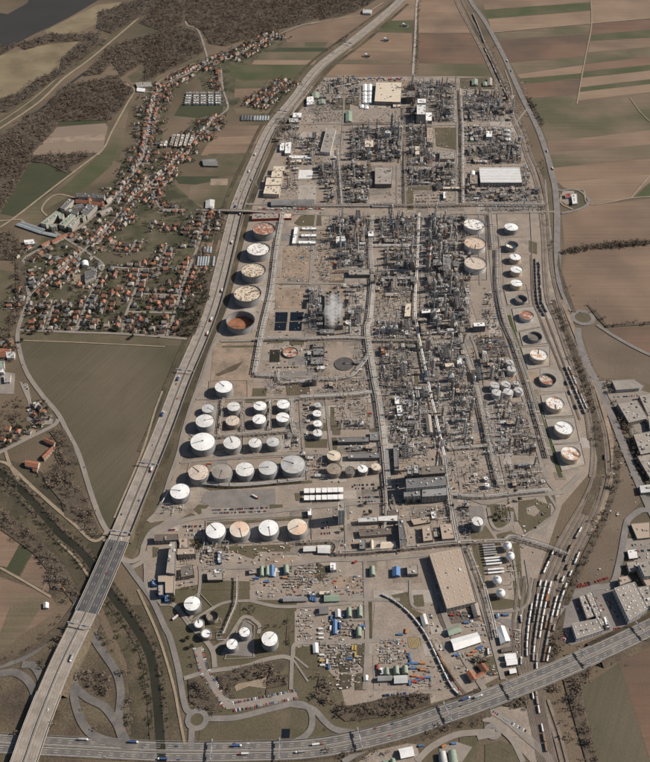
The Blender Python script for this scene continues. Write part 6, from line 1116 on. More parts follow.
for s_, wd, n, ms, ds in [
 ('419,215 418,244 417,266 415.3,295 415,315 418,336', 7, 2, ['white_bright'], 'pair of fat bright white pipelines, straight upper stretch'), ('418,336 430,395 434,412 444,458', 5, 2, ['white_bright'], 'pair of fat bright white pipelines, slanting lower stretch'),
 ('444,458 448,487 453,520 458,545', 8, 7, LT, 'pale pipe bundle continuing the white pipelines'), ('373,285 370,319 367,334 375,385 378,398 383,436 388,490', 13, 9, LT, 'long main pipe rack down the central street'), ('372,216 370,250 373,285', 12, 8, LT, 'pipe rack north of the central main rack'),
 ('460,334 465,353 475.5,383 483,415 488,439 500,488', 13, 9, LT, 'slanting pipe rack between two dark units'), ('498,250 498,285 504,319 514,344 528,386 538,420 549,458', 12, 9, LT, 'pipe rack along the drain ditch and east tanks'), ('490,215 493,250', 10, 7, DK, 'pipe rack between tank trio and white tanks'),
 ('283,214 277,250 272,291 263,330 255,375', 12, 9, LT, 'light pipe bundle beside the big motorway tanks'), ('418,336 440,334.5 460,334', 3, 2, ['white_bright'], 'thin white cross pipeline at the rust patch'), ('371,247 395,247 421,247', 5, 3, ['white_bright', 'shell_light'], 'white cross pipeline in the central units'),
 ('417,268 432,268.5', 5, 3, ['white', 'steel'], 'short white pipe bridge at fat chimney foot'), ('255,376 281,378 300,383 312,381 348,378 360,368 371,352', 9, 6, LT, 'bent light pipe rack round the clarifier'), ('279,371 281,384 310,382', 6, 5, LT, 'short elbow pipe rack above tank rows'), ('291,400 293,430 300,440', 9, 7, LT, 'light pipe bundle between white tanks and short column'),
 ('301,399 345,397 372,394', 10, 7, LT, 'wide pipe rack above the tank farm'), ('299,401 291,401', 5, 4, LT, 'pipe stub above the tank farm') , ('192,484 235,487 285,483 305,481', 8, 6, LT, 'pipe bundle under the long tank row'), ('220,437 222,418 224,400', 5, 4, LT, 'white pipes dividing the first tank bunds'), ('243,432 244,402', 5, 4, LT, 'white pipes dividing the middle tank bunds'), ('270,431 271,402', 5, 4, LT, 'white pipes dividing the outer tank bunds'),
 ('210,439 250,436 290,433', 6, 5, LT, 'pipes between upper and lower white tank rows'), ('335,554.5 360,553.5 383,551.5 421.5,548 450,545 485,543.5 505,543', 9, 7, DK, 'long pipe bridge along the plant street'), ('505,541 512,538 530,543 550,549 566,556', 9, 6, DK, 'pipe bridge crossing the rail tracks'), ('300,544 336,543 336,554', 7, 5, DK, 'pipe rack corner near the white halls'),
 ('468,548 477,570 485,592', 6, 5, LT, 'light pipes beside the white bullets'), ('484,589 492,620 496,640', 5, 4, LT, 'pipes between rail yard and white halls'), ('445,338 448,333', 4, 3, DK, 'short stub by rust patch'), ('310,340 345,339 367,340', 8, 6, LT, 'cross pipe rack above the treatment houses'), ('256,341 290,340 310,341', 6, 5, LT, 'cross pipe rack below the settling basins'), ('373,342 395,342 420,342', 8, 6, DK, 'cross pipe rack below slim silo'),
 ('376,385 400,388 428,388', 10, 7, DK, 'cross pipe rack above the narrow lawn'), ('420,388 470,386', 8, 6, DK, 'cross pipe rack under cream block'), ('455,300 458,334', 8, 6, DK, 'pipe rack inside great dark unit'), ('375,272 412,273', 8, 6, DK, 'cross rack under middle central unit'), ('335,273 370,272', 7, 6, DK, 'cross rack under west central unit'), ('460,90 462.5,130 462.5,165 463,205', 8, 6, LT, 'light pipe rack down the north east street'),
 ('462,144 490,144.5', 5, 4, ['roof_green', 'steel'], 'greenish pipe rack past the two little lawns'), ('404,108 404,127 405,165 406,205', 7, 5, DK, 'pipe rack in the north central street'), ('345,125 400,124', 6, 5, DK, 'pipe rack along the north cross street'), ('375,206 420,207 470,206', 8, 6, DK, 'pipe rack along crossing street, central stretch'), ('470,206 545,207', 6, 5, DK, 'pipe rack along crossing street, east stretch'), ('285,207 372,207', 6, 5, DK, 'pipe rack along crossing street, west stretch'),
 ('338,150 342,206', 7, 5, LT, 'pipe rack beside the concrete pad unit'), ('402,128 401,163', 6, 4, LT, 'pale ladder like pipe rack'), ('392,205 395,240 396,270', 5, 4, DK, 'pipe rack beside blue hall'), ('448,450 495,447 500,452', 9, 6, DK, 'cross pipe rack above dusty yard'), ('487,437 520,436 540,440', 8, 6, DK, 'cross pipe rack near drain ditch'), ('440,495 480,498 520,494 548,491', 9, 7, LT, 'pipe rack beside the lower plant street'),
 ('430,478 448,478', 7, 6, LT, 'pipe stub east of the turbine hall'), ('392,498 400,530 404,552', 4, 3, LT, 'thin pipes beside slab block'), ('385,490 386,510 384,530', 6, 5, DK, 'pipe rack end in admin street'), ('238,578 237,603 232,617 224,636', 3.5, 4, LT, 'pipe bundle through grass to white tanks'), ('171,490 162,505', 3, 2, LT, 'pipe stub by lone cream tank') , ('350,560 352,560', 2, 1, LT, 'tiny pipe stub') ][:-1]:
    rack(s_, wd, n, ms, ds, rr_=1.0 if 'fat' in ds else .6 if 'thin white' in ds or 'cross pipeline' in ds else .42)

# ------------------------------------------------------------------ chimneys, mast, clarifiers, cooling tower with its steam
def chimney(px, py, h, r0, r1, desc, bands, m0='concrete', name='chimney'):
    c = G(px, py); t = thing(name, 'chimney', desc, '', (c.x, c.y, .4)); n = len(bands); z0 = 0; 
    hs = h / n
    for i, b in enumerate(bands):
        a = r0 + (r1 - r0) * i / n; e = r0 + (r1 - r0) * (i + 1) / n; mb = MB(); mb.cyl(0, 0, i * hs, (i + 1) * hs, a, e, 20, cap=False); link('painted_band' if b != m0 else 'shaft', mb.mesh('shaft', b), t)
    mb = MB(); mb.ring(r1 * .75, r1 + .2, h - .4, h + .4, 20); link('rim', mb.mesh('rim', 'steel_dark'), t)
    mb = MB(); mb.cyl(0, 0, h - 2, h - 1, r1 * .98, n=20); link('flue', mb.mesh('flue', 'black'), t)
    for z in (h * .35, h * .7): mb = MB(); rr = r0 + (r1 - r0) * z / h; mb.ring(rr, rr + 1, z, z + .9, 20); link('platform', mb.mesh('platform', 'steel_dark'), t)
    mb = MB(); mb.box(-.4, -r0 - .5, 0, .4, -r1 - .1, h * .97); link('ladder', mb.mesh('ladder', 'steel'), t)
W2 = 'white_bright'
chimney(427.5, 270, 76, 5.4, 4.2, 'fat concrete chimney with orange and white top bands', ['concrete', 'concrete', 'concrete', 'concrete', 'concrete', 'tile_orange', W2, 'tile_orange', W2, 'tile_orange'])
chimney(436.3, 236.5, 50, 2.0, 1.4, 'thin red and white banded chimney in central units', ['red', W2, 'red', W2, 'red', W2, 'red'], 'none')
chimney(435.8, 467, 80, 2.9, 2.0, 'red and white banded chimney behind the power station', [W2, W2, 'concrete', 'concrete', 'red', W2, 'red', W2, 'red'], 'none')
chimney(342.5, 237, 82, 1.0, .7, 'very thin grey flare mast', ['steel', 'steel'], 'steel', 'flare_stack'); chimney(354.5, 246, 42, 2.2, 1.7, 'short grey chimney in the west central unit', ['steel', 'steel', 'steel'], 'steel')
chimney(391, 130, 48, 2.4, 2.0, 'dark grey chimney above the shaded hall', ['steel_dark'] * 3, 'steel_dark'); chimney(386, 155, 40, 2.2, 1.8, 'short grey chimney beside pale silo unit', ['steel'] * 3, 'steel')
def disc(px, py, d, name, desc, m_, rim, h=1.6, arms=True):
    c = G(px, py); r = d / S(py) / 2; t = thing(name, 'basin', desc, '', (c.x, c.y, .35)); mb = MB(); mb.ring(r - .6, r, 0, h, 40); link('rim_wall', mb.mesh('rim_wall', rim), t)
    mb = MB(); mb.cyl(0, 0, 0, h * .6, r - .6, n=40); link('basin_surface', mb.mesh('basin_surface', m_), t)
    mb = MB(); mb.cyl(0, 0, 0, h + 1, r * .1, n=12); link('hub', mb.mesh('hub', 'black'), t)
    if arms: mb = MB(); mb.box(0, -.5, h, r, .5, h + .5); link('scraper_bridge', mb.mesh('scraper_bridge', 'steel'), t)
disc(344.3, 364.3, 19.5, 'clarifier', 'round black clarifier basin below the steam', 'tar', 'concrete_dark'); disc(290.5, 353.5, 15.5, 'sludge_basin', 'round basin with rusty centre beside green pond', 'roof_rust', 'concrete_dark', 4)
c = G(414, 643); t = thing('training_pad', 'pad', 'round green pad with yellow square lines on yard', '', (c.x, c.y, .4)); r = 13.5 / S(643) / 2; mb = MB(); mb.cyl(0, 0, 0, .25, r, n=40); link('pad_surface', mb.mesh('pad_surface', 'field_olive'), t)
for q, a in ((.72, .1), (.45, .1), (.2, .1)):
    for k in range(4): mb = MB(); mb.rbox(0, -r * q, .26, r * q * 2, 1.1, .25, 0); o = link('yellow_line', mb.mesh('yellow_line', 'yellow'), t); o.rotation_euler = (0, 0, k * math.pi / 2 + .1)
A = G(324.5, 325, 14); B = G(343, 325, 14); C = G(344, 291, 14); L_ = B.x - A.x; D_ = C.y - B.y
t = thing('cooling_tower', 'cooling tower', 'long dark cooling tower hidden under its rising white steam', '', ((A.x + B.x) / 2, (A.y + C.y) / 2, .4))
mb = MB(); mb.box(-L_ / 2, -D_ / 2, 0, L_ / 2, D_ / 2, 13); link('wall', mb.mesh('wall', 'concrete_dark'), t)
for k in range(9): mb = MB(); y = (k + .5) / 9 * D_ - D_ / 2; mb.ring(4.2, 4.8, 13, 16, 18); mb.cyl(0, 0, 13.1, 13.3, 4.2, n=18, mi=1); o = link('fan_stack', mb.mesh('fan_stack', ['concrete', 'black']), t, (-L_ * .2, y, 0))
for k in range(9): mb = MB(); y = (k + .5) / 9 * D_ - D_ / 2; mb.ring(4.2, 4.8, 13, 16, 18); mb.cyl(0, 0, 13.1, 13.3, 4.2, n=18, mi=1); o = link('fan_stack', mb.mesh('fan_stack', ['concrete', 'black']), t, (L_ * .25, y, 0))
# steam: a closed billow filled with vapour
vm = bpy.data.materials.new('vapour'); vm.use_nodes = True; vt = vm.node_tree; vt.nodes.clear()
vo = vt.nodes.new('ShaderNodeOutputMaterial'); pv = vt.nodes.new('ShaderNodeVolumePrincipled'); pv.inputs['Color'].default_value = (1, 1, 1, 1); vn = vt.nodes.new('ShaderNodeTexNoise'); vn.inputs['Scale'].default_value = .05; vn.inputs['Detail'].default_value = 3
vg = vt.nodes.new('ShaderNodeNewGeometry'); vr = vt.nodes.new('ShaderNodeMapRange'); vr.inputs[1].default_value = .40; vr.inputs[2].default_value = .66; vr.inputs[3].default_value = 0.0; vr.inputs[4].default_value = .06
vt.links.new(vg.outputs['Position'], vn.inputs['Vector']); vt.links.new(vn.outputs[0], vr.inputs[0]); tc = vt.nodes.new('ShaderNodeTexCoord'); vl = vt.nodes.new('ShaderNodeVectorMath'); vl.operation = 'MULTIPLY'; vl.inputs[1].default_value = (1 / 30, 1 / 72, 1 / 24)
v2 = vt.nodes.new('ShaderNodeVectorMath'); v2.operation = 'LENGTH'; vf = vt.nodes.new('ShaderNodeMapRange'); vf.inputs[1].default_value = .35; vf.inputs[2].default_value = 1.0; vf.inputs[3].default_value = 1.0; vf.inputs[4].default_value = 0.0
vmu = vt.nodes.new('ShaderNodeMath'); vmu.operation = 'MULTIPLY'
vt.links.new(tc.outputs['Object'], vl.inputs[0]); vt.links.new(vl.outputs[0], v2.inputs[0]); vt.links.new(v2.outputs['Value'], vf.inputs[0]); vt.links.new(vf.outputs[0], vmu.inputs[0]); vt.links.new(vr.outputs[0], vmu.inputs[1]); vt.links.new(vmu.outputs[0], pv.inputs['Density']); vt.links.new(pv.outputs[0], vo.inputs['Volume']); M['vapour'] = vm
import bmesh
bm = bmesh.new(); bmesh.ops.create_icosphere(bm, subdivisions=5, radius=1.0)
from mathutils import noise as mn
for v in bm.verts:
    p = v.co.copy(); k = 1 + .30 * mn.noise(p * 1.7 + Vector((3, 1, 7))) + .16 * mn.noise(p * 4.2)
    v.co = Vector((p.x * 25 * k, p.y * 66 * k, p.z * 20 * k))
    v.co.x += (v.co.y + 58) * .10
me = bpy.data.meshes.new('steam_plume'); bm.to_mesh(me); bm.free(); me.materials.append(vm); c = G(333, 310, 34)
o = link('steam_plume', me, loc=c, kind='stuff'); o['label'] = 'white steam plume drifting off the cooling tower'
# ------------------------------------------------------------------ rail wagons
def wagon_meshes(kind, m_):
    a = MB()
    if kind == 'tank': a.tube([(-6, 0, 2.7), (6, 0, 2.7)], 1.45, 10); a.cyl(0, 0, 4, 4.6, .6, n=8)
    elif kind == 'box': a.box(-6.4, -1.45, 1.2, 6.4, 1.45, 4.1); a.box(-6.4, -.9, 4.1, 6.4, .9, 4.4)
    else: a.box(-6.4, -1.4, 1.2, 6.4, 1.4, 2.4)
    b = MB(); b.box(-6.8, -1.2, .9, 6.8, 1.2, 1.2); c = MB()
    for x in (-4.6, 4.6): c.box(x - 1.4, -1.1, .3, x + 1.4, 1.1, .9)
    return [('wagon_body', a.mesh('wagon_body', m_)), ('underframe', b.mesh('underframe', 'steel_dark')), ('bogie_pair', c.mesh('bogie_pair', 'black'))]
WG = {k: wagon_meshes(*v) for k, v in dict(white=('tank', 'white'), grey=('tank', 'shell_light'), dark=('tank', 'steel_dark'), brown=('box', 'brown_steel'), orange=('box', 'orange'), pale=('box', 'concrete'), flat=('flat', 'rust'), steel=('box', 'steel')).items()}
WD = dict(white='white tank wagon', grey='light grey tank wagon', dark='black tank wagon', brown='brown box wagon', orange='orange box wagon', pale='pale box wagon', flat='rusty flat wagon', steel='grey box wagon')
rw = random.Random(3); nw = 0
def train(s_, mix, where, off=0.0, gap=0.0):
    global nw
    p = offs(line(PX(s_), .45, 8), off)
    for a, an in resample(p, 14.2, 7):
        if rw.random() < gap: continue
        k = rw.choice(mix); nw += 1
        spawn('rail_wagon', 'wagon', WD[k], where, WG[k], (a.x, a.y, a.z), an, ref='the fields', key=-a.y)
train('381.5,595 396,603 411,616 424.6,634 435,654.5 450,685 460,697', ['white', 'white', 'grey'], 'in the long curved train')
train('436,651 446,668 457,684', ['white', 'brown', 'flat'], 'in short train beside the curved one'); train('484,48 490,60 499,80 508,99', ['white', 'pale', 'dark'], 'in the northmost siding', 0, .1); train('474,14 480,28 486,44', ['pale', 'grey'], 'in the top edge siding', 5, .1)
train('535,259 537,300 544,316', ['dark'], 'in black train beside white top tanks'); train('539.5,262 542,300 548,314', ['dark', 'steel'], 'in second black train beside white top tanks', 1)
train('565,367 575,390 585,414', ['white', 'pale'], 'in the white train beside east tanks'); train('568.5,367 578,390 587,410', ['white', 'grey', 'brown'], 'in second train beside east tanks', 0, .1); train('562,372 572,398 577,410', ['grey', 'dark'], 'in third train beside east tanks', 0, .4)
yl = lambda t, s, e: ' '.join('%.1f,%.1f' % q for q in mixp(t, s, e))
for t_, s_, e_, mx, gp in [(0.0, 24, 29, ['white', 'pale', 'steel'], .35), (.2, 24, 29, ['pale', 'white', 'brown'], .2), (.4, 23, 28, ['white', 'dark', 'brown', 'pale'], .3), (.6, 25, 30, ['white', 'orange', 'pale', 'white'], .15), (.8, 25, 31, ['white', 'white', 'brown', 'pale'], .2), (1.0, 24, 28, ['grey', 'white', 'dark'], .3), (1.2, 26, 30, ['white', 'grey'], .3), (.2, 20, 22, ['steel', 'dark'], .3)]:
    train(yl(t_, s_, e_), mx, 'in the fan shaped rail yard, row %s' % ordinal(int(t_ * 5) + 1), 0, gp)
# ------------------------------------------------------------------ cars and lorries
def car_mesh(nm, m_):
    a = MB(); a.box(-2.15, -.88, .35, 2.15, .88, .85); P = [(-1.3, -.8, .85), (.9, -.8, .85), (.9, .8, .85), (-1.3, .8, .85), (-.95, -.66, 1.42), (.3, -.66, 1.42), (.3, .66, 1.42), (-.95, .66, 1.42)]
    a.add(P, [(0, 1, 5, 4), (1, 2, 6, 5), (2, 3, 7, 6), (3, 0, 4, 7)], 1); a.add(P, [(4, 5, 6, 7)], 0)
    for x in (-1.3, 1.3): a.box(x - .32, -.92, 0, x + .32, .92, .64, 2)
    return a.mesh(nm, [m_, 'glass', 'black'])
CM = {k: car_mesh('parked_car', v) for k, v in dict(silver='car_silver', white='white_bright', black='black', blue='car_blue', red='red', grey='steel').items()}
CARS = []; rc = random.Random(9)
def lot(tile, s_, rows, n, where, fill=.85, pal=('silver', 'white', 'black', 'black', 'blue', 'red', 'grey', 'silver')):
    q = [G(*p) for p in (T(tile, s_) if isinstance(tile, str) else PX(s_))]
    for r_ in range(rows):
        v = (r_ + .5) / rows; a = q[0].lerp(q[3], v); b = q[1].lerp(q[2], v); an = math.atan2((b - a).y, (b - a).x) + math.pi / 2
        m = int((b - a).length / 2.7) if n is None else n
        for i in range(m):
            if rc.random() > fill: continue
            p = a.lerp(b, (i + .5) / m); CARS.append((p.x, p.y, .42, an + rc.choice([0, math.pi]) + rc.uniform(-.05, .05), rc.choice(pal), where))
lot('300,480', '320,22 440,18 440,60 320,62', 2, None, 'in gravel parking by office tower', .5); lot('300,480', '320,95 490,88 495,140 320,145', 2, None, 'in lower parking by office tower', .55)
lot('B3', '205,232 425,222 425,250 210,258', 2, None, 'in long staff parking above white tanks', .8); lot('140,480', '255,265 370,262 375,335 258,338', 3, None, 'in staff parking beside first white tank', .65); lot('140,480', '165,288 222,285 225,305 170,308', 1, None, 'by the entrance building', .8)
lot('350,185', '390,55 545,50 545,145 388,148', 5, None, 'in north car park', .5, ('silver', 'white', 'black', 'black', 'grey', 'red', 'silver')); lot('300,480', '230,350 320,348 322,398 230,400', 2, None, 'in admin car park', .7); lot('300,480', '125,240 185,235 190,330 125,335', 3, None, 'by the railings under office tower', .5)
lot('260,285', '60,482 245,478 245,494 60,498', 1, None, 'above the tank farm', .5); lot('D4', '-10,545 0,545 0,560 -10,560', 1, 1, '', 0); lot('D4', '75,460 165,510 160,530 70,480', 1, 12, 'on gravel south of the motorway', .6, ('silver', 'black', 'white', 'blue')); lot('D4', '30,435 55,450 50,460 28,445', 1, 3, 'beside the bottom roundabout', 1, ('red', 'blue', 'black'))
lot('560,560,7.22', '120,175 215,160 218,185 125,200', 2, None, 'in red machine row by brown field', .8, ('red', 'red', 'black')); lot('560,560,7.22', '250,150 350,118 352,140 255,170', 1, None, 'in red machine row by field corner', .8, ('red', 'red', 'black')); lot('560,560,7.22', '385,490 480,480 482,505 388,515', 1, None, 'in red machine row beside dark motorway', .8, ('red', 'red', 'black'))
lot('560,560,7.22', '105,320 125,318 155,405 135,410', 6, None, 'in yard left of dealer hall', .9, ('red', 'red', 'white')); lot('560,560,7.22', '315,270 340,262 425,420 400,430', 9, None, 'between dealer hall and logistics hall', .7, ('red', 'black', 'grey', 'grey')); lot('560,560,7.22', '250,265 262,262 330,370 318,375', 4, None, 'along dealer hall side', .9, ('red', 'red', 'white')); lot('560,560,7.22', '15,540 55,535 60,580 20,590', 2, None, 'by the rail brush corner', .9, ('red', 'white'))
lot('0,330,5.08', '108,270 122,265 150,300 138,308', 4, None, 'along town parking street', .7); lot('0,330,5.08', '165,385 200,400 198,412 163,398', 1, 6, 'in little town car park', .7); lot('0,330,5.08', '190,455 255,450 258,462 192,470', 1, None, 'by town junction', .7); lot('0,330,5.08', '0,225 60,222 58,290 0,295', 3, None, 'in depot at frame edge', .35)
lot('D1', '318,187 335,186 336,192 318,193', 1, 4, 'at petrol station', .8); lot('430,580', '365,205 470,200 472,212 368,218', 1, None, 'on asphalt by gas sphere lawn', .6); lot('430,580', '470,290 480,288 485,340 475,342', 4, 2, 'beside white arched hall', .6); lot('340,580', '230,610 400,605 402,625 232,630', 1, None, 'under grey gabled halls', .6)
lot('340,580', '20,268 80,262 82,272 22,278', 1, None, 'in works street by green hall', .5); lot('C4', '245,370 340,360 342,378 248,388', 1, None, 'on dump yard edge', .9, ('blue', 'blue', 'black', 'silver'))
def alongside(s_, offs_, step, where, fill=.8, pal=('silver', 'white', 'black', 'blue', 'red', 'grey'), z=.42, perp=True):
    p = line(PX(s_), 0, 6)
    for o_ in offs_:
        for a, an in resample(offs(p, o_), step):
            if rc.random() < fill: CARS.append((a.x, a.y, z, an + (math.pi / 2 if perp else 0) + rc.uniform(-.06, .06), rc.choice(pal), where))
alongside('198,648 206,674 226,704', (-6, 6), 2.9, 'in gravel street west of the pine scrub', .75); alongside('232,708 262,702 297,695', (-6.5, 5.5), 2.8, 'in long row along motorway ramp', .85)
alongside('612,417 627,455 645,498', (-8.5, 8.5), 8, 'along street beside tree belt', .6, perp=False); alongside('581,352 589,368 599,386', (-8.5, 8.5), 9, 'near crescent office', .5, perp=False)
TRK = {}
for k, m_ in dict(white='white', blue='car_blue', grey='steel', yellow='concrete').items():
    a = MB(); a.box(-6.5, -1.25, 1.1, 4.2, 1.25, 3.9); b = MB(); b.box(4.6, -1.2, .6, 7, 1.2, 3.2); d = MB()
    for x in (-5, -3.6, 3, 5.8): d.box(x - .5, -1.25, 0, x + .5, 1.25, 1)
    TRK[k] = [('trailer', a.mesh('trailer', m_)), ('cab', b.mesh('cab', 'white_bright' if k != 'white' else 'red')), ('wheels', d.mesh('wheels', 'black'))]
def traffic(p, offl, z0, road_, n, seed):
    rr = random.Random(seed); N = len(p) - 1
    for q in range(n):
        i = rr.randrange(N); a = p[i].lerp(p[i + 1], rr.random()); an = math.atan2(p[i + 1].y - p[i].y, p[i + 1].x - p[i].x); o_ = rr.choice(offl); x = a.x + math.sin(an) * o_; y = a.y - math.cos(an) * o_; an2 = an + (math.pi if o_ > 0 else 0)
        if rr.random() < .28: k = rr.choice(['white', 'grey', 'white', 'blue']); spawn('lorry', 'lorry', k + ' lorry', 'driving on ' + road_, TRK[k], (x, y, a.z + z0), an2, ref='the upper end', key=-a.y)
        else: CARS.append((x, y, a.z + z0, an2, rc.choice(['silver', 'white', 'black', 'blue', 'red', 'grey']), 'driving on ' + road_))
traffic(PM, (-12.5, -8.7, -4.7, 4.7, 8.7, 12.5), 1.0, 'the pale motorway', 46, 4); traffic(SM, (-11.4, -7.8, -4.2, 4.2, 7.8, 11.4), 1.0, 'the dark motorway', 34, 5)
rr_ = line(PX('485,21.6 503,54.6 520.5,94 537,127 547,155 555,188 557,251 569,305')); traffic(rr_, (-3, 3), .45, 'the east country road', 16, 6); traffic(line(PX(S1)), (-2, 2), .45, 'the village main road', 14, 7)
for (x, y, k, an) in [(255.2, 497.5, 'white', -.6), (176, 618, 'white', .8), (488, 652, 'white', 1.5), (521, 662, 'grey', 1.4), (521, 620, 'grey', 1.5), (340, 626, 'blue', 1.5)]:
    c = G(x, y); spawn('lorry', 'lorry', k + ' lorry', 'parked in a yard', TRK[k], (c.x, c.y, .42), an)
lot('D3', '575,365 660,360 670,430 590,440', 3, None, 'in car park by beige slab', .45); lot('540,370', '430,150 600,140 605,165 440,175', 1, None, 'in front of crescent office', .5); lot('540,370', '620,330 740,320 745,345 625,355', 1, None, 'between flat factories', .5)
CARS.sort(key=lambda c: c[1]); far = MB(); CC = dict(silver=0, white=1, black=2, blue=3, red=4, grey=5)
for i, (x, y, z, an, k, wh) in enumerate(CARS):
    if i < 285:
        o = link('car', CM[k], loc=(x, y, z), rz=an); tag(o, 'car', k + ' car', wh, 'the village side', x)
    else: far.rbox(x, y, z + .3, 4.3, 1.76, .55, an, CC[k]); far.rbox(x, y, z + .85, 2.0, 1.5, .5, an, 2)
struct('distant_cars', far, ['car_silver', 'white_bright', 'black', 'car_blue', 'red', 'steel'], 'stuff')

# ------------------------------------------------------------------ village houses
HR = ['tile_orange', 'tile_orange', 'tile_red', 'tile_brown', 'roof_slate', 'roof_flat', 'tile_orange', 'tile_brown', 'roof_brown']
HN = dict(tile_orange='orange roofed', tile_red='dark red roofed', tile_brown='brown roofed', roof_slate='slate roofed', roof_flat='pale roofed', roof_brown='dull brown roofed')
def house_meshes(shape, rm, wm='plaster'):
    w = MB(); r = MB(); X, Y, e, h = 5.5, 4.6, 4.8, 8.2
    if shape == 'long': X = 9
    w.box(-X, -Y, 0, X, Y, e)
    if shape == 'hip': r.add([(-X - .5, -Y - .5, e), (X + .5, -Y - .5, e), (X + .5, Y + .5, e), (-X - .5, Y + .5, e), (-1.2, 0, h), (1.2, 0, h)], [(0, 1, 5, 4), (1, 2, 5), (2, 3, 4, 5), (3, 0, 4)])
    else:
        r.add([(-X - .4, -Y - .5, e - .2), (X + .4, -Y - .5, e - .2), (X + .4, Y + .5, e - .2), (-X - .4, Y + .5, e - .2), (-X - .4, 0, h), (X + .4, 0, h)], [(0, 1, 5, 4), (2, 3, 4, 5)])
        w.add([(-X, -Y, e), (-X, Y, e), (-X, 0, h - .3), (X, -Y, e), (X, Y, e), (X, 0, h - .3)], [(1, 0, 2), (3, 4, 5)])
        if shape == 'ell': w.box(X - 4.5, Y, 0, X, Y + 5, e - .4); r.add([(X - 5, Y - .5, e - .5), (X + .5, Y - .5, e - .5), (X + .5, Y + 5.5, e - .5), (X - 5, Y + 5.5, e - .5), (X - 2.2, Y - 2.5, h - .8), (X - 2.2, Y + 5.5, h - .8)], [(3, 0, 4, 5), (1, 2, 5, 4)]); w.add([(X - 4.5, Y + 5, e - .4), (X, Y + 5, e - .4), (X - 2.2, Y + 5, h - 1)], [(0, 1, 2)])
    c = MB(); c.box(1.6, .8, e, 2.5, 1.6, h + .9)
    v = MB()
    for x in (-.55, 0, .55): v.box(x * X - .6, -Y - .07, 1.2, x * X + .6, -Y + .02, 2.6)
    return w.mesh('wall', wm), r.mesh('roof', rm), c.mesh('chimney', 'tile_brown'), v.mesh('windows', 'glass')
HM = {(s_, r_): house_meshes(s_, r_) for s_ in ('hip', 'gable', 'ell', 'long') for r_ in set(HR)}
HS = []; rh = random.Random(21)
def hstreet(s_, where, step=17, off=13, po=.5, sides=(-1, 1), fill=.85, sc_=1.0, deep=0.0):
    p = line(PX(s_), 0, 5)
    for sd_ in sides:
        for row in range(2 if deep else 1):
            for a, an in resample(offs(p, sd_ * (off + row * 24)), step, rh.uniform(3, 12)):
                if rh.random() > fill * (1 if row == 0 else deep): continue
                rm = 'tile_orange' if rh.random() < po * .62 else rh.choice(HR[2:6] + ['tile_brown', 'roof_brown', 'roof_slate'])
                n_ = Vector((math.sin(an), -math.cos(an), 0)) * rh.uniform(-2, 2)
                HS.append((a.x + n_.x, a.y + n_.y, an + rh.choice([0, math.pi / 2]) + rh.uniform(-.05, .05), rh.choice(['hip', 'gable', 'gable', 'ell']), rm, rh.uniform(.82, 1.2) * sc_, where))
MS = 'on the village main street'
hstreet('158,93 154,105 151,115.5 149,129 146,148 140.5,163 128.6,181.5 112,203', MS + ', upper part', 14, 11, .55, fill=.95, deep=.35); hstreet('84,226 51,245 26,262', MS + ', lower part', 14, 11, .5, fill=.95, deep=.3); hstreet('26,266 27,290 24,312', 'on the road beside the wood', 17, 12, .4, (-1,))
hstreet('219,116 210,125 191,143 178,158 162.5,175 152,182 132,199.5 112,224 91,244', 'on the second village street, upper part', 15, 12, .55, fill=.9, deep=.5); hstreet('91,244 74,259 51,277 30,296 24,310', 'on the second village street, lower part', 15, 12, .5, fill=.9, deep=.45)
hstreet('208,61 224,57 232,58 243,52 262,42 280,34', 'in the upper hamlet', 14, 10, .45, fill=.9, deep=.5); hstreet('157,92 172,80 185,74 208,63', 'on the lane to the hamlet', 13, 10, .45, deep=.5); hstreet('221,69 223,89 227,105', 'on the estate road', 15, 12, .4, (1,), deep=.4)
hstreet('254,107 266,98 276,90 289,81', 'in diagonal cluster beside the motorway', 14, 9, .5, fill=.9, deep=.6); hstreet('160,84 163,92 168,100', 'west of the new estate', 14, 9, .7)
for k, s_ in enumerate(['206,212 200,240 193,258.6 184.5,282 178,302.6 168,332', '167.5,245 160,265', '136,240 131,252', '142,269.6 134,294 126,314.5 122,330', '104,267 86,305 78,328', '56,300 47,327', '89,300 77,328', '144,294 179,295.5', '128,312 170,313', '110,267 144,269 166,267']):
    hstreet(s_, 'on the %s garden lane' % ordinal(k + 1), 19, 13, .5, fill=.85, deep=.45)
hstreet('28,328 76,328 120,330 165,332', 'in row above the big field', 21, 3, .55, (1,), fill=.85); hstreet('110,290 90,300 60,315 40,322', 'amid the lower gardens', 22, 14, .5, fill=.8, deep=.5)
hstreet('150,225 175,228 195,225', 'below the depot', 20, 10, .5); hstreet('152,182 160,207 185,210', 'near the bridge ramp', 17, 11, .6); hstreet('60,262 80,270 100,262', 'by the chapel gardens', 19, 12, .5)
hstreet('2,428 18,430 34,432', 'in orange estate, upper row', 11, 4, 1.3, (1,), .9, .8); hstreet('2,438 16,441 28,438', 'in orange estate, middle row', 13, 4, 1.3, (1,), .8, .8); hstreet('0,446 8,448', 'in orange estate, lower row', 12, 4, 1.3, (1,), .9, .8); hstreet('30,440 40,428 30,415', 'by the town junction', 14, 6, .6, (1,)); hstreet('5,340 12,352 14,362', 'at frame edge', 14, 8, .5); hstreet('38,405 44,412 50,414', 'at little car park', 12, 3, .7, (1,)); hstreet('18,370 20,366 18,358', 'behind the shop', 12, 4, .6, (1,))
pk = []
for h_ in HS:
    if all((h_[0] - q[0]) ** 2 + (h_[1] - q[1]) ** 2 > 135 for q in pk): pk.append(h_)
HS = [h_ for h_ in pk if not any(onroad(h_[0] + dx, h_[1] + dy) for dx in (-2.5, 2.5) for dy in (-2.5, 2.5)) and not any(abs(h_[0] - k[0]) < k[2] + 1 and abs(h_[1] - k[1]) < k[3] + 1 for k in KEEP)]
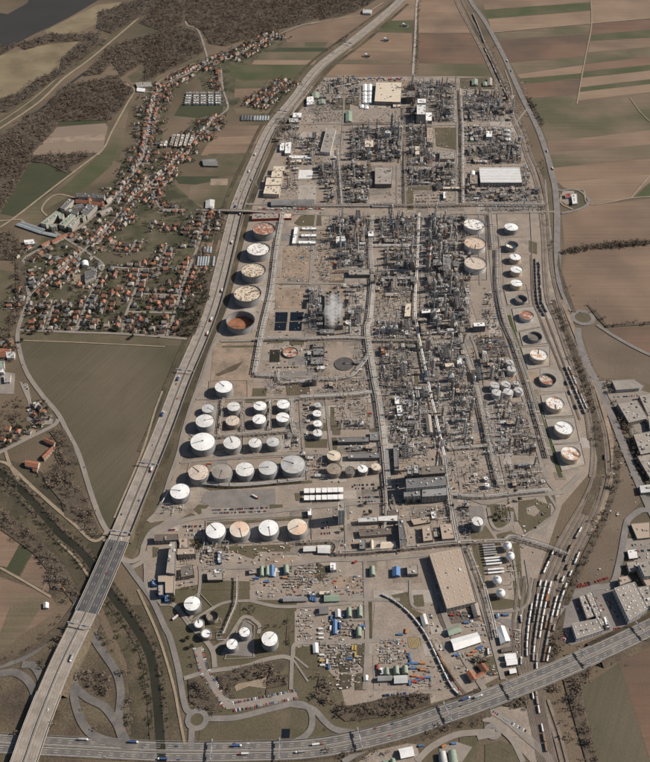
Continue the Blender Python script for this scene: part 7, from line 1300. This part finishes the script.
HS.sort(key=lambda h_: h_[1]); fh = []
for i, (x, y, an, s_, rm, k, wh) in enumerate(HS):
    w, r, c, v = HM[(s_, rm)]
    if i < 292:
        t = thing('house', 'house', HN[rm] + ' house', wh, (x, y, .15), an, (k, k, k), ref='the wood'); link('wall', w, t); ro = link('roof', r, t); link('chimney', c, ro); o = link('windows', v, t, kind='stuff')
    else: fh.append((x, y, an, w, r, k))
for h_ in HS:                                   # each house stands in its own garden plot
    ZC[0] += .0006; q = MB(); dx, dy = rh.uniform(-5, 5), rh.uniform(-7, 7); q.rbox(h_[0] + dx, h_[1] + dy, .12, rh.uniform(15, 24), rh.uniform(18, 34), .02 + ZC[0] * .2, h_[2]); struct('garden_plot', q, rh.choice(['garden', 'lawn', 'green_dark', 'rough_grass', 'dirt', 'field_olive', 'dark_ground']))
vb = []; fb = []; mb_ = []; ML = ['plaster'] + sorted(set(HR)); n0 = 0
for x, y, an, w, r, k in fh:
    for me in (w, r):
        c_, s__ = math.cos(an) * k, math.sin(an) * k
        vb += [(x + v.co.x * c_ - v.co.y * s__, y + v.co.x * s__ + v.co.y * c_, .15 + v.co.z * k) for v in me.vertices]
        fb += [tuple(i + n0 for i in p.vertices) for p in me.polygons]; mb_ += [ML.index(me.materials[0].name)] * len(me.polygons); n0 = len(vb)
if fh:
    q = MB(); q.v, q.f, q.m = vb, fb, mb_; struct('far_houses', q, ML, 'stuff')

# ------------------------------------------------------------------ trees and scrub
def crown(n, rx, rz_, zc, seed, leaf=1.6, flat=.9):
    rr = np.random.RandomState(seed); d = rr.normal(size=(n, 3)); d /= np.linalg.norm(d, axis=1)[:, None]; rad = rr.uniform(.35, 1.0, n) ** .6
    lob = 1 + .28 * np.sin(3 * np.arctan2(d[:, 1], d[:, 0]) + seed) + .2 * np.cos(5 * d[:, 2] + seed)
    c = d * (rad * lob)[:, None] * np.array([rx, rx, rz_]) + np.array([0, 0, zc]); u = rr.normal(size=(n, 3)); u /= np.linalg.norm(u, axis=1)[:, None]; v = np.cross(u, rr.normal(size=(n, 3))); v /= np.linalg.norm(v, axis=1)[:, None]
    s = rr.uniform(.6, 1.3, n)[:, None] * leaf
    return np.stack([c - u * s, c + u * s * .9 - v * s * .6, c + v * s * 1.1], 1)
def tri_mesh(name, tri, m_):
    n = len(tri); me = bpy.data.meshes.new(name); me.vertices.add(3 * n); me.vertices.foreach_set('co', tri.reshape(-1).astype('f')); me.loops.add(3 * n); me.loops.foreach_set('vertex_index', np.arange(3 * n, dtype='i')); me.polygons.add(n); me.polygons.foreach_set('loop_start', np.arange(0, 3 * n, 3, dtype='i'))
    me.materials.append(M[m_]); me.update(); me.validate(); return me
def trunk(h, m_='bark'):
    a = MB(); a.cyl(0, 0, 0, h, .45, .18, 6)
    for k in range(5): an = k * 1.257; a.tube([(0, 0, h * (.45 + .08 * k)), (math.cos(an) * 2.4, math.sin(an) * 2.4, h * (.75 + .08 * k))], .12, 4)
    return a.mesh('trunk', m_)
TK = trunk(7); CR = {}
for m_ in ('twig', 'twig_grey', 'evergreen', 'bush_green'):
    CR[m_] = [tri_mesh('crown', crown(90 if 'twig' in m_ else 130, 3.9, 3.6, 7.5, k + 1, .85 if 'twig' in m_ else 1.1), m_) for k in range(4)]
POLY = [crown(26 if k < 4 else 34, 4.6, 3.6, 5.5, k + 20, 1.25 if k < 4 else 1.35) for k in range(8)]
rt = random.Random(31)
def wood(name, pxs, m_, dens, smin=.7, smax=1.2, bank=(0, 1, 2, 3), z=0.0, ex=True):
    ex = dens < .01
    if dens >= .01 and dens < .02: fld('woodland_floor', 'woodland_floor', pxs)
    dens *= 1.45
    xs = [p[0] for p in pxs]; ys = [p[1] for p in pxs]; A = [G(x, y) for x, y in pxs]; P = [(a.x, a.y) for a in A]; X0, X1 = min(p[0] for p in P), max(p[0] for p in P); Y0_, Y1 = min(p[1] for p in P), max(p[1] for p in P)
    n = int((X1 - X0) * (Y1 - Y0_) * dens); out = []; out2 = []
    for q in range(n):
        x, y = rt.uniform(X0, X1), rt.uniform(Y0_, Y1)
        if not inside(x, y, P): continue
        if ex and mn.noise(Vector((x * .012, y * .012, 2))) < -.28: continue
        x += rt.gauss(0, 4); y += rt.gauss(0, 4)
        if onroad(x, y): continue
        s = rt.uniform(smin * .75, smax * 1.12); an = rt.uniform(0, 6.28); c_, s_ = math.cos(an), math.sin(an); B = POLY[rt.choice(bank)] * s; B = B @ np.array([[c_, s_, 0], [-s_, c_, 0], [0, 0, 1]]); B = B + np.array([x, y, z]); (out2 if mn.noise(Vector((x * .02, y * .02, 5))) + rt.uniform(-.25, .25) > .08 else out).append(B)
    if out:
        o = link(name, tri_mesh(name, np.concatenate(out), m_), kind='stuff')
    if out2: link(name, tri_mesh(name, np.concatenate(out2), 'twig_pale' if 'twig' in m_ else m_), kind='stuff')
for tl, s_, m_, dn in [
 ('A0', '250,345 460,298 530,358 500,400 440,470 200,478 180,430', 'twig', .016), ('A0', '430,190 500,160 655,135 655,265 560,245 480,300 440,245 400,290 330,300', 'twig', .014), ('A0', '0,545 100,462 180,430 225,490 190,540 110,620 40,700 -30,700 -30,560', 'twig', .012),
 ('B0', '-80,90 -40,60 0,0 250,-40 655,-40 655,55 560,92 450,120 350,150 260,180 200,172 165,120 100,80 60,100 0,118', 'twig', .014), ('B0', '-20,130 90,102 150,125 172,205 60,262 -60,320 -60,150', 'twig', .013), ('C0', '0,-40 240,-40 220,0 140,45 0,78', 'twig', .013),
 ('A0', '70,175 200,130 300,135 400,128 380,160 300,160 200,165 100,195', 'twig_grey', .012), ('A0', '240,235 312,170 400,150 420,160 340,220 270,275 150,362 30,440 -30,440 -30,400 60,372 150,310 235,270', 'twig_grey', .012), ('A0', '388,50 500,10 655,-20 655,35 560,62 440,130 380,110', 'twig_grey', .010), ('A0', '-30,192 75,168 60,185 -30,235', 'twig_grey', .012), ('A0', '480,175 655,120 655,140 500,180', 'twig_grey', .006),
 ('A1', '0,-60 100,-30 120,45 60,150 0,240 -30,240 -30,-60', 'twig', .014), ('A1', '125,20 385,10 300,55 260,90 180,50 125,45', 'twig_grey', .014), ('A1', '-30,322 60,330 85,380 60,435 -30,430', 'twig', .014), ('A1', '60,435 92,440 105,500 100,611 62,611', 'twig', .013), ('A2', '60,0 100,0 72,70 55,115 20,140 0,140 40,60', 'twig', .013), ('A2', '-20,120 20,140 60,190 60,280 -20,280', 'twig', .006),
 ('A3', '165,95 250,50 290,95 340,200 400,330 360,350 300,290 255,260 240,200 180,130', 'twig', .012), ('A3', '-30,225 50,262 180,380 262,470 315,565 290,605 225,520 130,405 -30,290', 'twig', .013), ('A3', '0,95 60,110 200,250 240,330 200,330 110,240 -20,150', 'twig_grey', .004), ('A3', '180,480 210,470 230,520 260,560 200,545', 'twig_grey', .01),
 ('A4', '150,165 235,90 285,20 300,30 280,110 200,165 110,215 -20,268 -20,240 80,205', 'twig', .012), ('A4', '300,285 420,275 442,320 438,385 400,398 330,350 300,320', 'twig', .009), ('A4', '360,110 385,100 470,210 505,300 515,420 500,530 480,500 490,350 440,220 370,170', 'twig', .009), ('A4', '175,255 250,130 262,140 190,300', 'twig', .008), ('A4', '-20,460 85,440 70,540 -20,535', 'twig', .006), ('A4', '280,390 330,420 420,560 380,550 300,470', 'twig', .005), ('A4', '190,420 240,400 215,500 185,560', 'twig', .006),
 ('A4', '395,10 420,60 500,170 520,250 500,240 430,130 380,60', 'bush_green', .004),
 ('B4', '110,312 180,308 225,390 250,440 165,430 115,400', 'twig', .014), ('B4', '225,300 330,260 440,240 505,245 480,280 420,300 400,310 300,330 280,355 300,385 260,385 235,350', 'twig', .014), ('B4', '425,300 510,292 500,335 420,350 440,385 415,385', 'twig', .012), ('B4', '40,110 110,200 150,270 110,290 80,220 60,160', 'twig_grey', .008), ('B4', '335,15 370,30 420,85 400,90 345,45', 'evergreen', .02), ('B4', '415,95 470,100 465,112 415,108', 'evergreen', .02), ('B4', '500,100 515,95 512,180 495,175', 'bush_green', .018),
 ('C4', '40,432 200,400 300,375 432,368 437,412 250,462 100,478', 'twig', .016), ('C4', '0,570 150,600 400,528 655,452 655,485 400,565 160,638 60,638 0,620', 'twig', .006), ('C4', '-10,450 30,480 100,500 240,490 440,420 600,350 640,370 420,455 200,515 80,520 0,490', 'twig', .003), ('C4', '0,285 30,330 50,390 20,420 -20,380', 'twig', .012), ('C4', '560,240 650,225 655,255 570,268', 'evergreen', .02),
 ('430,580', '168,485 320,450 335,470 180,520', 'twig_grey', .02), ('430,580', '210,545 245,520 235,560 215,580', 'evergreen', .02), ('430,580', '318,540 350,528 345,565 300,580 270,600 268,580', 'evergreen', .02),
 ('D3', '508,-20 535,0 528,140 470,300 400,440 330,611 300,611 390,400 470,240 505,120', 'twig', .012), ('D4', '258,150 300,60 320,30 300,160 270,260 245,270', 'twig', .012), ('D4', '305,300 380,262 430,260 380,350 385,420 425,560 440,640 400,640 345,450 320,360', 'twig', .014), ('D4', '260,330 300,330 350,520 390,640 350,640 300,500', 'twig', .008), ('D4', '290,190 340,180 480,130 560,110 450,165 350,215 290,240', 'twig', .005), ('D4', '385,290 520,235 655,175 655,190 530,250 400,320', 'twig', .004), ('D4', '60,410 170,370 180,410 120,430', 'twig', .012),
 ('D2', '262,0 290,30 345,160 400,300 440,440 455,611 440,611 420,450 370,300 320,160', 'twig', .012), ('540,370', '418,178 450,185 540,320 625,490 645,560 620,570 540,440 470,300', 'twig', .02), ('540,370', '368,85 400,68 430,110 440,155 400,150', 'twig', .02), ('D3', '590,0 655,150 655,170 570,10', 'twig', .01),
 ('D1', '315,398 400,382 490,368 655,360 655,374 490,385 400,397 318,411', 'twig', .06), ('D2', '400,15 450,55 480,98 655,84 655,94 478,108 440,70', 'twig', .012), ('D1', '290,400 300,470 330,560 360,640 345,640 310,560 285,450', 'twig', .01), ('D0', '165,385 180,385 230,490 215,500', 'bush_green', .015),
 ('D0', '10,140 60,250 130,430 190,600 170,600 100,400 30,250', 'twig_grey', .004), ('D1', '215,0 232,100 262,300 300,500 285,520 250,350 225,180', 'twig', .006), ('110,240', '478,250 560,195 600,200 590,300 555,420 500,560 470,570 395,560 385,500 445,380 450,300', 'evergreen', .014), ('B1', '285,175 245,260 215,340 175,440 165,420 210,300 260,200', 'twig', .008),
 ('A3', '215,140 240,120 300,160 280,200', 'evergreen', .01), ('0,330,5.08', '250,515 325,500 370,580 400,680 360,720 310,700 280,640 290,570', 'twig', .013), ('0,330,5.08', '0,370 130,345 140,400 90,480 0,490', 'twig', .007), ('C0', '385,10 390,10 378,300 370,300', 'twig_grey', .02), ('C0', '30,200 105,135 110,150 45,215', 'twig', .006)]:
    wood('bare_woodland' if 'twig' in m_ else 'evergreen_thicket', T(tl, s_), m_, dn, .55 if 'twig' in m_ else .4, 1.1 if dn > .005 else .8, (0, 1, 2, 3), 0)
for k_, o_ in enumerate((-13, -9, 9, 13, 17)):
    P_ = offs(line(PX('-10,465 15,485 33,502 58,532 85,556 108,590 134,625 150,655 156,690 160,735')), o_); B_ = []
    for a, an in resample(P_, 5.5, k_):
        if rt.random() < (.75 if k_ < 3 else .4): B_.append(POLY[rt.randrange(8)] * rt.uniform(.3, .7) + np.array([a.x + rt.uniform(-2, 2), a.y + rt.uniform(-2, 2), 0]))
    link('bank_scrub', tri_mesh('bank_scrub', np.concatenate(B_), 'twig' if k_ % 2 else 'bush_green'), kind='stuff')
bld('540,370', '600,250 650,240 700,300 640,310', 9, 'roof_flat', 'concrete', 'pale link hall between the flat factories', 'works_hall'); bld('D3', '560,395 600,390 605,425 568,430', 5, 'white', 'concrete', 'little white gate lodge by car park', 'gate_lodge')
bld('D3', '600,25 700,10 730,95 650,112', 9, 'roof_flat', 'concrete', 'flat roofed works hall at frame edge below factory', 'works_hall'); bld('D3', '608,140 660,135 664,165 614,170', 7, 'shell_light', 'concrete', 'small pale depot at frame edge', 'depot')
bld('D3', '590,455 640,445 700,520 640,540', 8, 'roof_pink', 'concrete', 'pinkish hall above the tall factory block', 'works_hall')
# single trees in gardens and along streets
TS = []
for h_ in HS:
    for q in range(rt.choice([5, 6, 6, 7])):
        an = rt.uniform(0, 6.28); d = rt.uniform(8, 24); TS.append((h_[0] + d * math.cos(an), h_[1] + d * math.sin(an), rt.random() < .5, 'near houses ' + h_[6], rt.uniform(.55, 1.1)))
for s_, wh, ev in [('622,420 640,462 655,500', 'along the tree belt street', 0), ('352,506 420,503', 'along the plant street', 1), ('500,345 512,380', 'by the drain ditch', 0)]:
    for a, an in resample(line(PX(s_)), 12): TS.append((a.x, a.y, ev, wh, rt.uniform(.6, 1)))
for x, y, wh in [(370, 514, 'by the pale office bar'), (379, 490, 'in the gravel parking'), (381, 492, 'in the gravel parking'), (197, 545, 'beside wide office block'), (200, 548, 'beside wide office block'), (171, 600, 'by the laboratory'), (174, 602, 'by the laboratory'), (342, 532, 'by brown hall'), (344, 534, 'by brown hall'), (452, 508, 'by the beige yard'), (410, 500, 'in front of turbine hall'), (416, 499, 'in front of turbine hall'), (515, 493, 'by the lower pipe rack'), (517, 497, 'by the lower pipe rack'), (519, 501, 'by the lower pipe rack'), (495, 517, 'in lawn loop'), (499, 520, 'in lawn loop'), (491, 640, 'at the villa garden'), (188, 640, 'by the parking street'), (192, 648, 'by the parking street')]:
    c = G(x, y); TS.append((c.x, c.y, 1, wh, .9))
TS = [t_ for t_ in TS if not onroad(t_[0], t_[1]) and all((t_[0] - h_[0]) ** 2 + (t_[1] - h_[1]) ** 2 > 50 for h_ in HS)]
TS.sort(key=lambda t_: t_[1]); fe = [[], []]; cnt = [0, 0]
for x, y, ev, wh, s in TS:
    ev = int(ev); cnt[ev] += 1
    if cnt[ev] <= 150:
        t = thing('evergreen_tree' if ev else 'bare_tree', 'tree', 'dark evergreen tree' if ev else 'bare brown tree', wh, (x, y, .1), rt.uniform(0, 6.28), (s, s, s), ref='the wood'); link('trunk', TK, t); link('crown', rt.choice(CR['evergreen' if ev else rt.choice(['twig', 'twig_grey'])]), t)
    else: fe[ev].append(POLY[rt.randrange(8)] * s + np.array([x, y, .8]))
for ev in (0, 1):
    if fe[ev]: link('garden_trees', tri_mesh('garden_trees', np.concatenate(fe[ev]), 'evergreen' if ev else 'twig'), kind='stuff')
# sheds, fences and clutter between the gardens
mb = MB()
for h_ in HS:
    for q in range(rt.choice([1, 2, 3])): an = rt.uniform(0, 6.28); d = rt.uniform(10, 22); mb.rbox(h_[0] + d * math.cos(an), h_[1] + d * math.sin(an), .1, rt.uniform(2, 6), rt.uniform(1.5, 4), rt.uniform(1, 2.8), h_[2], rt.randrange(6))
struct('garden_sheds', mb, ['white', 'concrete', 'roof_brown', 'roof_flat', 'tile_brown', 'roof_slate'], 'stuff')
# farm huts on the north field and little boats of detail
for i, (x, y) in enumerate([(367, 56.5), (386, 40.5), (404.5, 26)]):
    c = G(x, y); t = thing('well_hut', 'hut', 'small white well hut on the brown field', '', (c.x, c.y, .2)); mb = MB(); mb.cyl(0, 0, 0, 9, 4.5, n=12); link('silo', mb.mesh('silo', 'white'), t, (-4, 3, 0)); mb = MB(); mb.box(-5, -5, 0, 6, 3, 6); link('hut_wall', mb.mesh('hut_wall', 'concrete'), t, (5, -2, 0)); mb = MB(); mb.box(-5.4, -5.4, 6, 6.4, 3.4, 6.6); link('hut_roof', mb.mesh('hut_roof', 'tile_brown' if i == 0 else 'roof_slate'), t, (5, -2, 0)); mb = MB(); mb.ring(12.5, 14, 0, 1.2, 24); link('ring_wall', mb.mesh('ring_wall', 'concrete'), t)
# containers, skips and machines that stand out by colour
CTM = {}
def container(tile, x, y, m_, an, where, L_=12.0, w_=3.0, h_=3.0):
    (px, py), = T(tile, '%s,%s' % (x, y)); c = G(px, py, h_); k = (m_, L_, w_)
    if k not in CTM: a = MB(); a.box(-L_ / 2, -w_ / 2, 0, L_ / 2, w_ / 2, h_); b = MB(); b.box(L_ / 2, -w_ / 2 + .2, .2, L_ / 2 + .12, w_ / 2 - .2, h_ - .2); CTM[k] = (a.mesh('container_body', m_), b.mesh('container_door', 'steel'))
    t = thing('container', 'container', {'blue': 'blue', 'red': 'red', 'orange': 'orange', 'yellow': 'yellow', 'white': 'white', 'brown_steel': 'brown'}[m_] + ' container', where, (c.x, c.y, .35), an); link('container_body', CTM[k][0], t); link('container_door', CTM[k][1], t)
Y_ = 'in yard under curved train'
for a in [('340,580', 410, 445, 'blue', 1.5), ('340,580', 418, 480, 'blue', 1.5), ('340,580', 412, 495, 'blue', 0), ('340,580', 445, 492, 'blue', 0), ('340,580', 487, 490, 'orange', 0), ('340,580', 470, 520, 'brown_steel', 0), ('340,580', 490, 530, 'orange', 0), ('340,580', 518, 575, 'blue', 0), ('340,580', 480, 578, 'red', 0), ('340,580', 440, 565, 'orange', 0), ('340,580', 412, 605, 'blue', 1.5), ('340,580', 440, 600, 'red', 0), ('340,580', 460, 590, 'blue', 0), ('340,580', 430, 520, 'blue', 0), ('340,580', 222, 512, 'red', 1.5), ('340,580', 75, 400, 'yellow', 1.5), ('340,580', 92, 400, 'yellow', 1.5), ('340,580', 92, 440, 'yellow', 1.5), ('340,580', 55, 465, 'blue', 0), ('340,580', 14, 210, 'blue', 0), ('340,580', 392, 300, 'orange', 1.4), ('340,580', 355, 320, 'blue', 0), ('340,580', 135, 270, 'blue', 0)]: container(*a, Y_, 9)
for a in [('240,560', 417, 225, 'blue', 1.5), ('240,560', 430, 230, 'blue', 1.5), ('240,560', 445, 232, 'blue', 1.5), ('240,560', 98, 105, 'blue', 0), ('240,560', 160, 126, 'blue', 0), ('240,560', 250, 68, 'blue', 1.5), ('240,560', 212, 60, 'white', 1.5), ('240,560', 205, 85, 'white', 1.5), ('240,560', 541, 338, 'blue', 1.5), ('240,560', 603, 328, 'blue', 0), ('240,560', 478, 405, 'white', 0), ('240,560', 478, 435, 'white', 0), ('240,560', 480, 460, 'white', 0), ('240,560', 484, 560, 'white', 0), ('240,560', 484, 595, 'yellow', 0), ('240,560', 488, 620, 'white', 0), ('240,560', 515, 600, 'white', 1.5), ('240,560', 525, 628, 'blue', 1.5), ('240,560', 535, 400, 'white', 1.5), ('240,560', 590, 380, 'white', 1.5), ('240,560', 265, 103, 'orange', 0)]: container(*a, 'in the works yards', 8)
for a in [('430,580', 50, 15, 'orange', 1.7), ('430,580', 75, 110, 'orange', 1.7), ('430,580', 140, 172, 'orange', .2), ('430,580', 175, 165, 'red', .2), ('430,580', 130, 205, 'red', 0), ('430,580', 215, 250, 'blue', 0), ('430,580', 290, 405, 'blue', .3), ('430,580', 300, 395, 'blue', .3), ('430,580', 238, 440, 'orange', .2), ('430,580', 265, 420, 'orange', .3), ('430,580', 445, 205, 'blue', 0), ('430,580', 395, 210, 'blue', 1.5), ('430,580', 155, 440, 'blue', .3)]: container(*a, 'round the white halls and huge warehouse', 8)
for a in [('440,285', 335, 325, 'blue', 0), ('440,285', 295, 360, 'orange', .2), ('440,285', 295, 341, 'white', 0), ('440,285', 380, 410, 'red', .4), ('440,285', 395, 360, 'blue', 0), ('440,285', 330, 185, 'blue', 0), ('260,185', 305, 383, 'blue', 0), ('260,185', 252, 425, 'blue', .5), ('260,185', 432, 455, 'orange', 0), ('260,185', 432, 465, 'red', 0), ('260,285', 5, 330, 'blue', 1.5), ('350,75', 498, 455, 'blue', 1.5), ('350,75', 500, 480, 'white', 1.5), ('350,75', 500, 500, 'red', 1.5), ('350,75', 468, 495, 'orange', 0), ('350,75', 468, 515, 'red', 0), ('240,75', 460, 85, 'blue', 0), ('310,385', 355, 165, 'red', 0), ('350,75', 50, 105, 'blue', 1.5), ('350,75', 45, 80, 'blue', 1.5), ('180,420,9.286', 275, 400, 'orange', 0), ('180,420,9.286', 235, 420, 'red', .2), ('300,480', 326, 482, 'red', .6), ('A3', 250, 545, 'orange', -.7), ('370,690', 437, 330, 'orange', .5), ('370,690', 300, 328, 'blue', .2), ('370,690', 495, 315, 'blue', .1)]: container(*a, 'in the plant yards', 7)
for k in range(26): container('350,75', -20 + k * 13 + rt.uniform(-2, 2), 16 + rt.uniform(-5, 12), rt.choice(['red', 'white', 'orange', 'brown_steel', 'white', 'blue']), rt.choice([0, 1.57]), 'in north boundary row', 9)
for k in range(16): container('260,185', k * 25 + rt.uniform(-4, 4), 138 + rt.uniform(-3, 3), rt.choice(['red', 'white', 'red', 'white', 'brown_steel']), 0, 'in crossing street row', 7)
# bund walls round the tank groups
def bund(tile, s_, desc, h=1.4):
    p = [G(x, y) for x, y in (T(tile, s_) if tile else PX(s_))]; o0 = p[0].copy(); p = [a - o0 for a in p]; mb = MB()
    for a, b in zip(p, p[1:] + [p[0]]): mb.wall([a, b], .8, 0, h)
    o = link('bund_wall', mb.mesh('bund_wall', 'concrete'), loc=(o0.x, o0.y, .2)); tag(o, 'wall', desc)
bund('B2', '195,320 345,318 345,392 190,395', 'low bund wall round the lone white cone tank'); bund(None, '187,452 243,448 243,402 208,402', 'low bund wall round tanks nearest motorway'); bund(None, '245,432 270,431 270,402 245,402', 'low bund wall of the middle white pair'); bund(None, '272,431 291,430 290,402 272,402', 'low bund wall of the outer white pair')
bund(None, '184,486 307,481 305,456 190,462', 'long bund wall round the row of five tanks'); bund(None, '205,545 312,541 311,516 206,521', 'bund wall round the four lower tanks'); bund(None, '463,280 487,280 486,215 462,215', 'bund wall round the floating roof trio'); bund('140,560', '225,290 290,370 430,280 350,195', 'square bund wall round white tank by offices')
bund('225,600,9.286', '-5,555 265,540 270,240 200,200 130,215 105,300 60,380', 'rounded bund wall inside the looping road'); bund(None, '502,292 534,290 530,212 497,213', 'bund wall round white topped east tanks')
for k, s_ in enumerate(['372,0 400,120 530,110 510,0', '425,140 455,275 600,245 560,125', '470,280 490,360 640,345 600,250', '478,370 520,500 650,480 650,360']): bund('440,285', s_, 'bund wall of the %s upper east tank' % ordinal(k + 1))
for k, s_ in enumerate(['5,150 30,280 200,270 150,130', '33,290 75,440 235,425 205,280', '80,445 130,600 270,560 240,435']): bund('540,370', s_, 'bund wall of the %s lower east tank' % ordinal(k + 1))
finish_labels()
print('houses', len(HS), 'trees', len(TS), 'cars', len(CARS), 'wagons', nw, COUNT)
